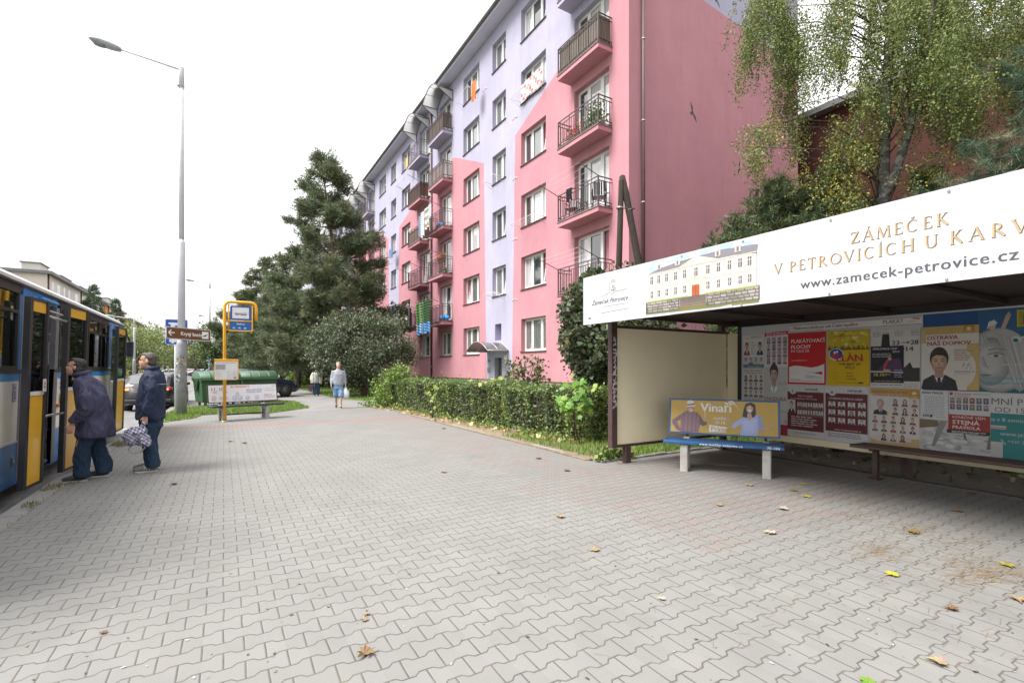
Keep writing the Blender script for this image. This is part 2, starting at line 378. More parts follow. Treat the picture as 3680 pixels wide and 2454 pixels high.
# ------------------------------------------------------------------ the ground
def paver_mat():
    m = bpy.data.materials.new("concrete_pavers"); m.use_nodes = True
    n = m.node_tree; P = n.nodes["Principled BSDF"]; L = n.links.new
    def mth(op, a, b=None, c=None, clamp=False):
        q = n.nodes.new("ShaderNodeMath"); q.operation = op; q.use_clamp = clamp
        for i, w in enumerate((a, b, c)):
            if w is None: continue
            if isinstance(w, (int, float)): q.inputs[i].default_value = w
            else: L(w, q.inputs[i])
        return q.outputs[0]
    tc = n.nodes.new("ShaderNodeTexCoord"); sx = n.nodes.new("ShaderNodeSeparateXYZ"); L(tc.outputs['Object'], sx.inputs[0])
    # every paver is laid a few millimetres off
    wob = n.nodes.new("ShaderNodeTexNoise"); wob.inputs['Scale'].default_value = 2.3; L(tc.outputs['Object'], wob.inputs['Vector'])
    wv = mth('MULTIPLY', mth('SUBTRACT', wob.outputs['Fac'], 0.5), 0.02)
    x = mth('ADD', sx.outputs[0], wv); y = mth('ADD', mth('SUBTRACT', sx.outputs[1], 2.98-0.0695), mth('MULTIPLY', wv, 0.8))
    p, s, a = 0.139, 0.2, 0.0135
    k = mth('ROUND', mth('DIVIDE', y, p))
    xs = mth('DIVIDE', x, s)
    T = mth('COSINE', mth('MULTIPLY', mth('SUBTRACT', xs, mth('MULTIPLY', mth('SUBTRACT', k, 1.0), 0.5)), 2*PI))
    T = mth('MAXIMUM', mth('MINIMUM', mth('MULTIPLY', T, 2.4), 1.0), -1.0)
    d = mth('SUBTRACT', mth('SUBTRACT', y, mth('MULTIPLY', k, p)), mth('MULTIPLY', T, a))
    row = mth('SUBTRACT', k, mth('LESS_THAN', d, 0.0))
    u = mth('SUBTRACT', xs, mth('MULTIPLY', row, 0.5))
    cell = mth('ROUND', u)
    jd = mth('MULTIPLY', mth('ABSOLUTE', mth('SUBTRACT', u, cell)), s)
    dl = mth('ABSOLUTE', d)
    jd2 = mth('ADD', jd, 0.0007)
    dist = mth('MINIMUM', dl, jd2)
    j = n.nodes.new("ShaderNodeMapRange"); j.inputs[1].default_value = 0.0024; j.inputs[2].default_value = 0.0056; j.inputs[3].default_value = 1; j.inputs[4].default_value = 0
    L(dist, j.inputs[0])
    hgt = n.nodes.new("ShaderNodeMapRange"); hgt.interpolation_type = 'SMOOTHSTEP'; hgt.inputs[1].default_value = 0.001; hgt.inputs[2].default_value = 0.010
    L(dist, hgt.inputs[0])
    cx = n.nodes.new("ShaderNodeCombineXYZ"); L(cell, cx.inputs[0]); L(row, cx.inputs[1])
    wn = n.nodes.new("ShaderNodeTexWhiteNoise"); wn.noise_dimensions = '2D'; L(cx.outputs[0], wn.inputs['Vector'])
    def noise(sc, det=5, r=0.6):
        q = n.nodes.new("ShaderNodeTexNoise"); q.inputs['Scale'].default_value = sc; q.inputs['Detail'].default_value = det; q.inputs['Roughness'].default_value = r
        L(tc.outputs['Object'], q.inputs['Vector']); return q.outputs['Fac']
    def ramp(f, p0, p1, c0, c1):
        q = n.nodes.new("ShaderNodeValToRGB"); q.color_ramp.elements[0].position = p0; q.color_ramp.elements[1].position = p1
        q.color_ramp.elements[0].color = c0+(1,); q.color_ramp.elements[1].color = c1+(1,); L(f, q.inputs[0]); return q.outputs[0]
    def mix(f, c1, c2, bt='MIX'):
        q = n.nodes.new("ShaderNodeMixRGB"); q.blend_type = bt
        if isinstance(f, (int, float)): q.inputs[0].default_value = f
        else: L(f, q.inputs[0])
        for i, c in ((1, c1), (2, c2)):
            if isinstance(c, tuple): q.inputs[i].default_value = c+(1,)
            else: L(c, q.inputs[i])
        return q.outputs[0]
    base = ramp(noise(1.1, 8, 0.7), 0.32, 0.68, (0.174, 0.1725, 0.168), (0.205, 0.203, 0.197))
    base = mix(0.8, base, ramp(wn.outputs[0], 0.0, 1.0, (0.945, 0.94, 0.935), (1.045, 1.045, 1.045)), 'MULTIPLY')
    base = mix(0.9, base, ramp(noise(260, 2), 0.3, 0.7, (0.84, 0.84, 0.84), (1.12, 1.12, 1.12)), 'MULTIPLY')
    # some pavers near the shelter and a band across the walk were cast in red concrete
    pink = mth('MULTIPLY', mth('GREATER_THAN', wn.outputs[0], 0.42), mth('MULTIPLY', mth('GREATER_THAN', mth('ADD', sx.outputs[0], mth('MULTIPLY', noise(0.9), 4.0)), 5.6), mth('GREATER_THAN', sx.outputs[1], 2.6)))
    base = mix(mth('MULTIPLY', pink, 0.30), base, (0.20, 0.142, 0.13))
    band = mth('LESS_THAN', mth('ABSOLUTE', mth('ADD', mth('SUBTRACT', sx.outputs[1], 14.95), mth('MULTIPLY', sx.outputs[0], 0.09))), 0.30)
    base = mix(mth('MULTIPLY', band, 0.8), base, (0.225, 0.15, 0.138))
    # old stains
    base = mix(ramp(noise(0.55, 8, 0.75), 0.56, 0.70, (0, 0, 0), (0.36, 0.36, 0.36)), base, (0.135, 0.132, 0.128))
    base = mix(ramp(noise(2.2, 7, 0.7), 0.58, 0.70, (0, 0, 0), (0.26, 0.26, 0.26)), base, (0.205, 0.187, 0.16))
    base = mix(ramp(noise(11.0, 3, 0.5), 0.715, 0.735, (0, 0, 0), (0.5, 0.5, 0.5)), base, (0.11, 0.107, 0.104))
    jc = ramp(noise(3.5, 6, 0.7), 0.40, 0.62, (0.068, 0.066, 0.060), (0.125, 0.108, 0.083))
    col = mix(j.outputs[0], base, jc)
    L(col, P.inputs['Base Color']); P.inputs['Roughness'].default_value = 0.85; P.inputs['Specular IOR Level'].default_value = 0.3
    h = mth('ADD', mth('MULTIPLY', hgt.outputs[0], 1.0), mth('MULTIPLY', noise(180, 3), 0.12))
    h = mth('ADD', h, mth('MULTIPLY', wn.outputs[0], 0.18))
    b = n.nodes.new("ShaderNodeBump"); b.inputs['Strength'].default_value = 0.6; b.inputs['Distance'].default_value = 0.006
    L(h, b.inputs['Height']); L(b.outputs[0], P.inputs['Normal'])
    M['pavers'] = m
paver_mat()
mat('asphalt', (0.15, 0.15, 0.153), 0.85, 0.22, 1.2, 0.5, 220, dirt=((0.19, 0.19, 0.187), 0.35, 0.50))
mat('pale_asphalt', (0.185, 0.182, 0.178), 0.88, 0.14, 1.0, 0.5, 200, dirt=((0.15, 0.147, 0.14), 0.7, 0.56))
mat('kerbstone', (0.215, 0.21, 0.20), 0.85, 0.16, 5, 0.4, 160, dirt=((0.20, 0.195, 0.17), 2.2, 0.56))
mat('lawn', (0.095, 0.14, 0.038), 0.95, 0.45, 3.2, 0.8, 60, dirt=((0.10, 0.08, 0.05), 1.1, 0.60))
mat('soil', (0.034, 0.026, 0.021), 0.95, 0.45, 5, 0.9, 50, dirt=((0.035, 0.05, 0.018), 1.6, 0.58))
mat('litter_soil', (0.20, 0.155, 0.11), 0.95, 0.35, 7, 0.8, 60, dirt=((0.11, 0.12, 0.05), 3.0, 0.52))
mat('far_ground', (0.09, 0.105, 0.06), 0.95, 0.3, 0.2)
mat('white_paint', (0.62, 0.62, 0.60), 0.7, 0.12, 8)

def sheet(name, pts, z, m, depth=0.0, kind='structure'):
    mb = MB()
    if depth: mb.prism([(x, y, z-depth) for x, y in pts], (0, 0, depth), m)
    else: mb.poly([(x, y, z) for x, y in pts], m)
    return mb.build(name, None, kind=kind)
sheet('ground', [(-1200, -600), (1200, -600), (1200, 1800), (-1200, 1800)], -0.165, 'far_ground')
sheet('road', [(-13.2, -60), (-2.03, -60), (-2.03, 420), (-13.2, 420)], -0.15, 'asphalt')
PAVE = [(-1.81, -9), (8.15, -9), (8.15, 6.03), (5.30, 6.03), (5.36, 9.0), (5.30, 19.4), (-1.81, 17.3)]
sheet('pavement', PAVE, 0.0, 'pavers', 0.14)
sheet('path', [(-1.81, 16.6), (5.34, 18.7), (9.0, 18.7), (11.2, 26), (8, 120), (-1.95, 120)], -0.006, 'pale_asphalt', 0.13)
mb = MB()
y = -9.0; rng = random.Random(4)
while y < 21.0:                                       # kerb stones, one metre each
    dz = rng.uniform(-0.004, 0.004); dx = rng.uniform(-0.003, 0.003)
    mb.box(-2.03+dx, -1.812, y+0.004, y+0.996, -0.16, 0.004+dz, 'kerbstone', bev=0.012); y += 1.0
mb.build('kerb', None, kind='structure')
mb = MB()
for k in range(9): mb.box(5.30+k*0.31, 5.30+k*0.31+0.305, 6.032, 6.10, -0.1, 0.035+0.008*math.sin(k*2.1), 'kerbstone', bev=0.008)
for k in range(13): mb.box(5.302, 5.36, 6.11+k*1.0, 7.10+k*1.0, -0.1, 0.016+0.012*math.sin(k*1.7), 'kerbstone', bev=0.008)
mb.build('edging', None, kind='structure')
# road markings in front of the bus
mb = MB()
mb.box(-4.9, -2.05, 16.95, 17.1, -0.149, -0.146, 'white_paint')
for k in range(12): mb.box(-7.7, -7.56, 12+k*9, 15+k*9, -0.149, -0.146, 'white_paint')
mb.build('road_marking', None, kind='structure')
VERGE = [gnd(u, v)[:2] for u, v in [(548, 1524), (640, 1511), (700, 1502), (728, 1491), (800, 1487), (950, 1487), (1040, 1475), (1112, 1465), (1060, 1446), (990, 1440), (870, 1452), (700, 1463), (640, 1472), (585, 1492)]]
LAWN = [gnd(u, v)[:2] for u, v in [(1047, 1386), (1120, 1410), (1205, 1430), (1300, 1440), (1375, 1441)]]+[(9.2, 21.5), (11.5, 21.5), (11.5, 120), (7.6, 120)]
BED = [(5.37, 6.10), (8.15, 6.10), (8.3, 6.0), (11.56, 6.0), (11.56, 21.4), (9.0, 21.2), (7.4, 20.2), (5.45, 19.3), (5.37, 15)]
sheet('verge', VERGE, 0.012, 'lawn', 0.03)
sheet('lawn', LAWN, 0.014, 'lawn', 0.03)
sheet('garden_bed', BED, 0.012, 'lawn', 0.03)
sheet('leaf_strip', [(5.20, 6.35), (5.37, 6.2), (6.7, 7.4), (6.2, 19.0), (5.35, 19.2), (5.22, 15), (5.18, 11), (5.24, 8)], 0.018, 'litter_soil', 0.014)
sheet('soil_bed', [(8.16, -9), (24, -9), (24, 11.6), (11.8, 11.6), (11.6, 5.98), (8.16, 5.98)], 0.010, 'soil', 0.03)
sheet('far_verge', [(-21, -40), (-13.3, -40), (-13.3, 420), (-21, 420)], -0.10, 'lawn', 0.04)
sheet('forecourt', [(-1.95, 60), (40, 60), (40, 400), (-2.02, 400)], -0.02, 'lawn', 0.03)

def in_poly(P, x, y):
    c = np.zeros(len(x), bool); n = len(P); j = n-1
    for i in range(n):
        xi, yi = P[i]; xj, yj = P[j]
        with np.errstate(divide='ignore', invalid='ignore'):
            t = ((yi > y) != (yj > y)) & (x < (xj-xi)*(y-yi)/((yj-yi) if yj != yi else 1e-9)+xi)
        c ^= t; j = i
    return c
def blades(name, P, N, h, z0, seed, cols, clip=None, lean=0.5, w=0.006):
    g = np.random.default_rng(seed); P = [tuple(p) for p in P]
    xs = [p[0] for p in P]; ys = [p[1] for p in P]
    if clip: xs = [max(min(xs), clip[0]), min(max(xs), clip[1])]; ys = [max(min(ys), clip[2]), min(max(ys), clip[3])]
    x = g.uniform(min(xs), max(xs), N*4); y = g.uniform(min(ys), max(ys), N*4)
    k = in_poly(P, x, y); x, y = x[k][:N], y[k][:N]; N = len(x)
    H = h*g.uniform(0.45, 1.25, N); a = g.uniform(0, 2*PI, N); ln = g.uniform(0, lean, N)*H
    dx, dy = np.cos(a), np.sin(a); ww = w*g.uniform(0.6, 1.6, N)
    V = np.zeros((N, 3, 3))
    V[:, 0] = np.stack([x-dy*ww, y+dx*ww, np.full(N, z0)], 1); V[:, 1] = np.stack([x+dy*ww, y-dx*ww, np.full(N, z0)], 1)
    V[:, 2] = np.stack([x+dx*ln, y+dy*ln, z0+H], 1)
    C = np.array(cols)[g.integers(0, len(cols), N)]*g.uniform(0.7, 1.3, (N, 1))
    return props(np_mesh(name, V, 3, 'leaf', C), kind='stuff')
GC = [(0.10, 0.17, 0.03), (0.13, 0.20, 0.04), (0.075, 0.13, 0.025), (0.17, 0.20, 0.06)]
o = blades('grass', VERGE, 15000, 0.10, 0.01, 1, GC, w=0.008); props(o, 'short green grass on the verge by the lamp post', 'grass')
o = blades('grass', LAWN, 24000, 0.10, 0.01, 2, GC, clip=(2, 11.5, 21, 48), w=0.010); props(o, 'mown grass under the trees beside the path', 'grass')
o = blades('grass', BED, 20000, 0.11, 0.01, 3, GC, clip=(5.4, 11.5, 6.1, 9.5), w=0.006); props(o, 'thick green grass between the hedge and the bus shelter', 'grass')
o = blades('grass', [(-1.83, 4), (-1.79, 4), (-1.79, 14), (-1.83, 14)], 120, 0.05, 0.0, 6, [(0.10, 0.12, 0.04), (0.16, 0.13, 0.07)], w=0.004); props(o, 'thin grass sprouting along the kerb joint', 'grass')
for i, (u, v, sx_, N) in enumerate([(430, 1597, .28, 330), (190, 1752, .16, 160), (105, 1818, .12, 110), (265, 1735, .12, 80)]):
    px, py, _ = gnd(u, v)
    o = blades('weed', [(px-sx_*.5, py-sx_*1.3), (px+sx_*.5, py-sx_*1.3), (px+sx_*.5, py+sx_*1.3), (px-sx_*.5, py+sx_*1.3)], N, 0.09 if i == 0 else 0.05, 0.0, 20+i, [(0.09, 0.11, 0.035), (0.15, 0.11, 0.07), (0.13, 0.13, 0.06)], lean=1.2, w=0.004)
    props(o, ['tuft of dry weeds at the kerb between the two men', 'patch of weeds on the kerb nearest the bus door', 'weeds on the kerb at the lower left', 'mossy weeds by the hunched man\'s shoe'][i], 'weeds')
# ------------------------------------------------------------------ the pink and violet apartment block
BX, BY = 11.57, 11.82
BLEN = 72.0; BDEP = 10.1; WTOP = 18.35
def facade_mat():
    m = bpy.data.materials.new("painted_render"); m.use_nodes = True
    n = m.node_tree; P = n.nodes["Principled BSDF"]; L = n.links.new
    def mth(op, a, b=None):
        q = n.nodes.new("ShaderNodeMath"); q.operation = op
        for i, w in enumerate((a, b)):
            if w is None: continue
            if isinstance(w, (int, float)): q.inputs[i].default_value = w
            else: L(w, q.inputs[i])
        return q.outputs[0]
    tc = n.nodes.new("ShaderNodeTexCoord"); sx = n.nodes.new("ShaderNodeSeparateXYZ"); L(tc.outputs['Object'], sx.inputs[0])
    Y = mth('ADD', sx.outputs[1], BY)
    pts = [(11.0, 15.5), (12.6, 14.75), (19.36, 12.18), (19.38, 0.0), (22.10, 0.0), (22.12, 12.08), (26.05, 13.86), (29.46, 14.3), (33.6, 12.95), (36.34, 12.35), (36.36, 0.0), (38.98, 0.0), (39.0, 12.06), (43.1, 13.78), (46.5, 14.3), (50.7, 12.9), (53.4, 12.35), (53.42, 0), (56.1, 0), (56.12, 12.06), (60.1, 13.8), (63.6, 14.3), (70, 12.4), (90, 12.4)]
    r = n.nodes.new("ShaderNodeValToRGB"); e = r.color_ramp.elements
    while len(e) < len(pts): e.new(0.5)
    for el, (yy, zz) in zip(e, pts): el.position = (yy-11.0)/80.0; g = zz/16.0; el.color = (g, g, g, 1)
    L(mth('DIVIDE', mth('SUBTRACT', Y, 11.0), 80.0), r.inputs[0])
    zf = mth('MULTIPLY', r.outputs[0], 16.0)
    zg = mth('SUBTRACT', 15.5, mth('MULTIPLY', sx.outputs[0], 0.0735))
    isg = mth('MULTIPLY', mth('GREATER_THAN', sx.outputs[0], 0.45), 1.0)
    zb = mth('ADD', mth('MULTIPLY', zf, mth('SUBTRACT', 1.0, isg)), mth('MULTIPLY', zg, isg))
    pink = mth('LESS_THAN', sx.outputs[2], zb)
    def noise(sc, det, stretch=None, r_=0.6):
        v = tc.outputs['Object']
        if stretch:
            mp = n.nodes.new("ShaderNodeMapping"); mp.inputs['Scale'].default_value = stretch; L(v, mp.inputs[0]); v = mp.outputs[0]
        q = n.nodes.new("ShaderNodeTexNoise"); q.inputs['Scale'].default_value = sc; q.inputs['Detail'].default_value = det; q.inputs['Roughness'].default_value = r_
        L(v, q.inputs['Vector']); return q.outputs['Fac']
    def ramp(f, p0, p1, c0, c1):
        q = n.nodes.new("ShaderNodeValToRGB"); q.color_ramp.elements[0].position = p0; q.color_ramp.elements[1].position = p1
        q.color_ramp.elements[0].color = c0+(1,); q.color_ramp.elements[1].color = c1+(1,); L(f, q.inputs[0]); return q.outputs[0]
    def mix(f, a, b, bt='MIX'):
        q = n.nodes.new("ShaderNodeMixRGB"); q.blend_type = bt
        if isinstance(f, (int, float)): q.inputs[0].default_value = f
        else: L(f, q.inputs[0])
        for i, c in ((1, a), (2, b)):
            if isinstance(c, tuple): q.inputs[i].default_value = c+(1,)
            else: L(c, q.inputs[i])
        return q.outputs[0]
    c = mix(pink, (0.395, 0.378, 0.495), (0.475, 0.230, 0.270))
    c = mix(0.9, c, ramp(noise(0.45, 8, None, 0.7), 0.3, 0.7, (0.86, 0.86, 0.87), (1.08, 1.08, 1.07)), 'MULTIPLY')
    c = mix(0.8, c, ramp(noise(3.0, 6, (1, 1, 0.12)), 0.35, 0.65, (0.955, 0.95, 0.95), (1.03, 1.03, 1.03)), 'MULTIPLY')
    c = mix(0.8, c, ramp(noise(45.0, 4), 0.3, 0.7, (0.86, 0.86, 0.86), (1.10, 1.10, 1.10)), 'MULTIPLY')
    c = mix(ramp(noise(1.6, 8, (1.4, 1.4, 0.16), 0.75), 0.62, 0.76, (0, 0, 0), (0.14, 0.14, 0.14)), c, (0.25, 0.20, 0.20))
    L(c, P.inputs['Base Color']); P.inputs['Roughness'].default_value = 0.92; P.inputs['Specular IOR Level'].default_value = 0.15
    b = n.nodes.new("ShaderNodeBump"); b.inputs['Strength'].default_value = 0.5; b.inputs['Distance'].default_value = 0.012
    L(noise(70, 4), b.inputs['Height']); L(b.outputs[0], P.inputs['Normal'])
    M['facade'] = m
facade_mat()
mat('plinth', (0.27, 0.22, 0.17), 0.9, 0.15, 4, 0.5, 60, dirt=((0.15, 0.13, 0.11), 1.0, 0.58))
mat('roof_sheet', (0.17, 0.165, 0.18), 0.6, 0.15, 2)
mat('soffit', (0.58, 0.56, 0.68), 0.9, 0.08, 1.2)
mat('white_pvc', (0.66, 0.66, 0.655), 0.35, 0.04, 3)
mat('dark_sill', (0.085, 0.058, 0.055), 0.6, 0.2, 8)
mat('brown_pipe', (0.085, 0.050, 0.045), 0.45, 0.15, 5)
mat('iron_rail', (0.085, 0.062, 0.065), 0.6, 0.25, 20)
mat('grey_slats', (0.150, 0.125, 0.105), 0.85, 0.35, 14, 0.5, 60, stretch=(1, 1, 0.08))
mat('brown_slats', (0.125, 0.062, 0.042), 0.8, 0.25, 14, 0.3, 60, stretch=(1, 1, 0.08))
mat('amber_panel', (0.24, 0.17, 0.11), 0.35, 0.15, 5)
mat('lattice', (0.42, 0.41, 0.40), 0.6, 0.1, 9)
mat('glass_dark', (0.035, 0.042, 0.046), 0.04, 0.2, 2, spec=1.0, coat=0.8)
mat('glass_net_sky', (0.46, 0.47, 0.48), 0.05, 0.30, 5, spec=1.0, coat=0.8, stretch=(6, 6, 0.4))  # net curtains, base colour lightened to imitate white sky reflected in the panes
mat('glass_curtain', (0.14, 0.15, 0.145), 0.05, 0.45, 7, spec=1.0, coat=0.8, stretch=(6, 6, 0.3))
mat('smoked_sheet', (0.42, 0.42, 0.42), 0.25, 0.10, 3, spec=0.8)
_n = M['smoked_sheet'].node_tree; _t = _n.nodes.new('ShaderNodeBsdfTranslucent'); _t.inputs[0].default_value = (.75, .75, .76, 1); _x = _n.nodes.new('ShaderNodeMixShader'); _x.inputs[0].default_value = .7
_n.links.new(_n.nodes['Principled BSDF'].outputs[0], _x.inputs[1]); _n.links.new(_t.outputs[0], _x.inputs[2]); _n.links.new(_x.outputs[0], _n.nodes['Material Output'].inputs[0])
mat('smoked_dark', (0.115, 0.10, 0.105), 0.20, 0.15, 3, spec=0.8)
mat('door_dark', (0.035, 0.032, 0.035), 0.3, 0.2, 3)
mat('galv', (0.36, 0.37, 0.38), 0.45, 0.12, 8, metal=0.4)
mat('decal_black', (0.016, 0.016, 0.018), 0.5, 0.1, 5)
mat('slab_edge', (0.16, 0.12, 0.115), 0.85, 0.25, 9)

for _g in ('glass_dark', 'glass_net_sky', 'glass_curtain'): M[_g].node_tree.nodes['Principled BSDF'].inputs['Coat Weight'].default_value = 1.0; M[_g].node_tree.nodes['Principled BSDF'].inputs['Coat IOR'].default_value = 1.95
block = thing('apartment_block', 'six storey apartment block painted pink and violet with balconies along its long front', 'building', (BX, BY, 0))
SECT = [12.4, 29.5, 46.6, 63.7]
FL = [1.45+2.79*k for k in range(6)]
holes = []; wins = []          # (y0, y1, z0, z1, kind)
for si, B in enumerate(SECT[:4]):
    for col, (a, b) in enumerate([(0.38, 2.33), (4.24, 6.20), (7.58, 8.92), (10.36, 12.34), (13.98, 15.85)]):
        if si == 3 and col > 2: continue
        if B+b > BY+BLEN-0.5: continue
        for k in range(6):
            y0, y1 = B+a, B+b; z0, z1 = FL[k]+0.84, FL[k]+2.30
            if col == 2:
                if k == 0: continue
                z0, z1 = FL[k]+0.86, FL[k]+2.27; kind = 'two'
            elif col in (0, 4) and k > 0: z0 = FL[k]+0.17; kind = 'door'
            else: kind = 'three'
            holes.append((y0, y1, z0, z1)); wins.append((si, col, k, y0, y1, z0, z1, kind))
REC = 0.24
ENTR = [(20.38, 21.10, 0.98, 2.05), (20.42, 21.05, 2.90, 3.71)]
for e in ENTR: holes.append(e)
HL = [(a-BY, b-BY, c, d) for a, b, c, d in holes]
ys = sorted(set([0.0, BLEN]+[round(q, 4) for h in HL for q in h[:2]])); zs = sorted(set([0.98, WTOP]+[round(q, 4) for h in HL for q in h[2:]]))
mb = MB()
for i in range(len(ys)-1):
    yc = (ys[i]+ys[i+1])/2; col = [h for h in HL if h[0] < yc < h[1]]
    j = 0
    while j < len(zs)-1:
        zc = (zs[j]+zs[j+1])/2
        if any(h[2] < zc < h[3] for h in col): j += 1; continue
        j2 = j
        while j2+1 < len(zs)-1 and not any(h[2] < (zs[j2+1]+zs[j2+2])/2 < h[3] for h in col): j2 += 1
        mb.poly([(0, ys[i+1], zs[j]), (0, ys[i], zs[j]), (0, ys[i], zs[j2+1]), (0, ys[i+1], zs[j2+1])], 'facade'); j = j2+1
for a, b, c, d in HL:                                   # reveals
    r = REC+0.1
    mb.poly([(0, a, c), (0, a, d), (r, a, d), (r, a, c)], 'facade'); mb.poly([(0, b, d), (0, b, c), (r, b, c), (r, b, d)], 'facade')
    mb.poly([(0, a, d), (0, b, d), (r, b, d), (r, a, d)], 'facade'); mb.poly([(0, b, c), (0, a, c), (r, a, c), (r, b, c)], 'facade')
    mb.poly([(r, b, c), (r, a, c), (r, a, d), (r, b, d)], 'facade')
mb.poly([(0, 0, 0.98), (BDEP, 0, 0.98), (BDEP, 0, WTOP), (0, 0, WTOP)], 'facade')
mb.poly([(BDEP, 0, 0.98), (BDEP, BLEN, 0.98), (BDEP, BLEN, WTOP), (BDEP, 0, WTOP)], 'facade')
mb.poly([(BDEP, BLEN, 0.98), (0, BLEN, 0.98), (0, BLEN, WTOP), (BDEP, BLEN, WTOP)], 'facade')
wall = mb.build('wall', block, world=False)
mb = MB(); mb.box(0.045, BDEP-0.045, 0.045, BLEN-0.045, -0.2, 0.985, 'plinth')
mb.box(0.02, BDEP-0.02, 0.02, BLEN-0.02, 0.965, 0.979, 'dark_sill')
pl = mb.build('plinth', block, world=False)
for yy in (3.8, 5.6, 12.0, 14.6, 22.8, 30.2):            # basement windows
    q = MB(); q.box(0.0, 0.06, yy, yy+0.9, 0.28, 0.74, 'white_pvc'); f = q.build('basement_window', block, world=False)
    q = MB(); q.box(-0.012, 0.02, yy+0.07, yy+0.83, 0.35, 0.67, 'glass_dark'); q.build('pane', f, world=False)
mb = MB()
OV = 0.62
mb.prism([(-OV, -0.22, WTOP+0.02), (BDEP+OV, -0.22, WTOP+0.02), (BDEP+OV, BLEN+0.2, WTOP+0.02), (-OV, BLEN+0.2, WTOP+0.02)], (0, 0, 0.16), 'soffit')
mb.prism([(-OV-0.05, -0.25, WTOP+0.181), (BDEP+OV+0.05, -0.25, WTOP+0.181), (BDEP+OV+0.05, BLEN+0.25, WTOP+0.181), (-OV-0.05, BLEN+0.25, WTOP+0.181)], (0, 0, 0.07), 'roof_sheet')
roof = mb.build('roof', block, world=False)
mb = MB(); mb.tube([(-OV-0.10, -0.2, WTOP+0.20), (-OV-0.10, BLEN, WTOP+0.20)], 0.07, 'roof_sheet', 8); mb.build('gutter', roof, world=False)

# windows: a few kinds, then copies of frame, panes and sill
def window_proto(w, h, kind, glass, tilt=None):
    fr = MB(); pn = MB(); sl = MB(); t = 0.062
    x0, x1 = REC-0.035, REC+0.035
    xp = REC+0.008
    fr.box(x0, x1, 0, t, 0, h, 'white_pvc'); fr.box(x0, x1, w-t, w, 0, h, 'white_pvc')
    fr.box(x0, x1, t, w-t, 0, t, 'white_pvc'); fr.box(x0, x1, t, w-t, h-t, h, 'white_pvc')
    n = {'two': 2, 'three': 3, 'door': 3}[kind]
    cuts = {2: [t, w*0.5, w-t], 3: [t, w*0.30, w*0.68, w-t]}[n]
    for c in cuts[1:-1]: fr.box(x0+0.002, x1-0.002, c-0.045, c+0.045, t, h-t, 'white_pvc')
    for i in range(n):
        a, b = cuts[i]+(0.045 if i else 0), cuts[i+1]-(0.045 if i < n-1 else 0)
        s = 0.045; g = glass[i % len(glass)]
        if tilt == i:                                     # a sash tilted inwards at the top
            q = MB(); q.box(-0.03, 0.03, a, a+s+.02, 0.02, h-2*t, 'white_pvc'); q.box(-0.03, 0.03, b-s-.02, b, 0.02, h-2*t, 'white_pvc')
            q.box(-0.03, 0.03, a+s+.02, b-s-.02, 0.02, s+0.04, 'white_pvc'); q.box(-0.03, 0.03, a+s+.02, b-s-.02, h-2*t-s-.02, h-2*t, 'white_pvc')
            Mx = Matrix.Translation((REC+0.045, 0, t)) @ Matrix.Rotation(R(7), 4, 'Y')
            q.xf(Mx); fr.add(q.v, q.f, 'white_pvc')
            q = MB(); q.box(-0.006, 0.006, a+s, b-s, s, h-2*t-s, g); q.xf(Mx); pn.add(q.v, q.f, g)
            pn.box(REC+0.14, REC+0.15, a, b, t, h-t, 'glass_dark')
            continue
        fr.box(x0+0.006, x0+0.03, a, a+s, t, h-t, 'white_pvc'); fr.box(x0+0.006, x0+0.03, b-s, b, t, h-t, 'white_pvc')
        fr.box(x0+0.006, x0+0.03, a+s, b-s, t, t+s, 'white_pvc'); fr.box(x0+0.006, x0+0.03, a+s, b-s, h-t-s, h-t, 'white_pvc')
        if kind == 'door' and i == 0: fr.box(x0+0.008, x0+0.028, a+s, b-s, 0.62, 0.70, 'white_pvc')
        pn.box(xp, xp+0.012, a+s, b-s, t+s, h-t-s, g)
    sl.box(-0.055, REC-0.036, -0.04, w+0.04, -0.035, -0.005, 'dark_sill')
    f = fr.build('window', block, world=False); pn.build('pane', f, world=False); sl.build('sill', f, world=False)
    return f
G0, G1, G2 = 'glass_dark', 'glass_net_sky', 'glass_curtain'
KIND = {}
for kind, w, h in (('two', 1.34, 1.41), ('three', 1.965, 1.46), ('door', 1.92, 2.13)):
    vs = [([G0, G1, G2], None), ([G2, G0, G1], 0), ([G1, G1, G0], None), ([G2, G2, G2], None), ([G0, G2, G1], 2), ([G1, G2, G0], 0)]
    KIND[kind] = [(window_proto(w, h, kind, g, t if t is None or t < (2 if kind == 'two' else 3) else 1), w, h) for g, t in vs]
used = set(); rng = random.Random(17); nwin = 0
PICK = {(0, 1, 0): 3, (0, 1, 1): 1, (0, 1, 2): 2, (0, 2, 1): 5, (0, 0, 1): 1, (0, 3, 0): 3, (0, 1, 5): 1, (0, 2, 4): 5}
order = sorted(wins, key=lambda q: (q[0], q[3]))
for si, col, k, y0, y1, z0, z1, kind in order:
    if nwin >= 92: break
    i = PICK.get((si, col, k), rng.randrange(6)); f, w, h = KIND[kind][i]
    if (kind, i) in used:
        f = copy_tree(f, block)
    used.add((kind, i)); nwin += 1
    f.location = (0, y0-BY, z0); f.scale = (1, (y1-y0)/w, (z1-z0)/h)
rest = MB(); restp = MB()
for si, col, k, y0, y1, z0, z1, kind in order[nwin:]:
    a, b = y0-BY, y1-BY
    rest.box(REC, REC+.02, a, b, z0, z1, 'white_pvc')
    for q in range(3): restp.box(REC-.012, REC-.002, a+.1+q*(b-a-.1)/3, a+(q+1)*(b-a-.1)/3, z0+.1, z1-.1, 'glass_net_sky' if q % 2 else 'glass_dark')
if rest.v:
    f = rest.build('windows', block, world=False, kind='stuff'); restp.build('pane', f, world=False, kind='stuff')
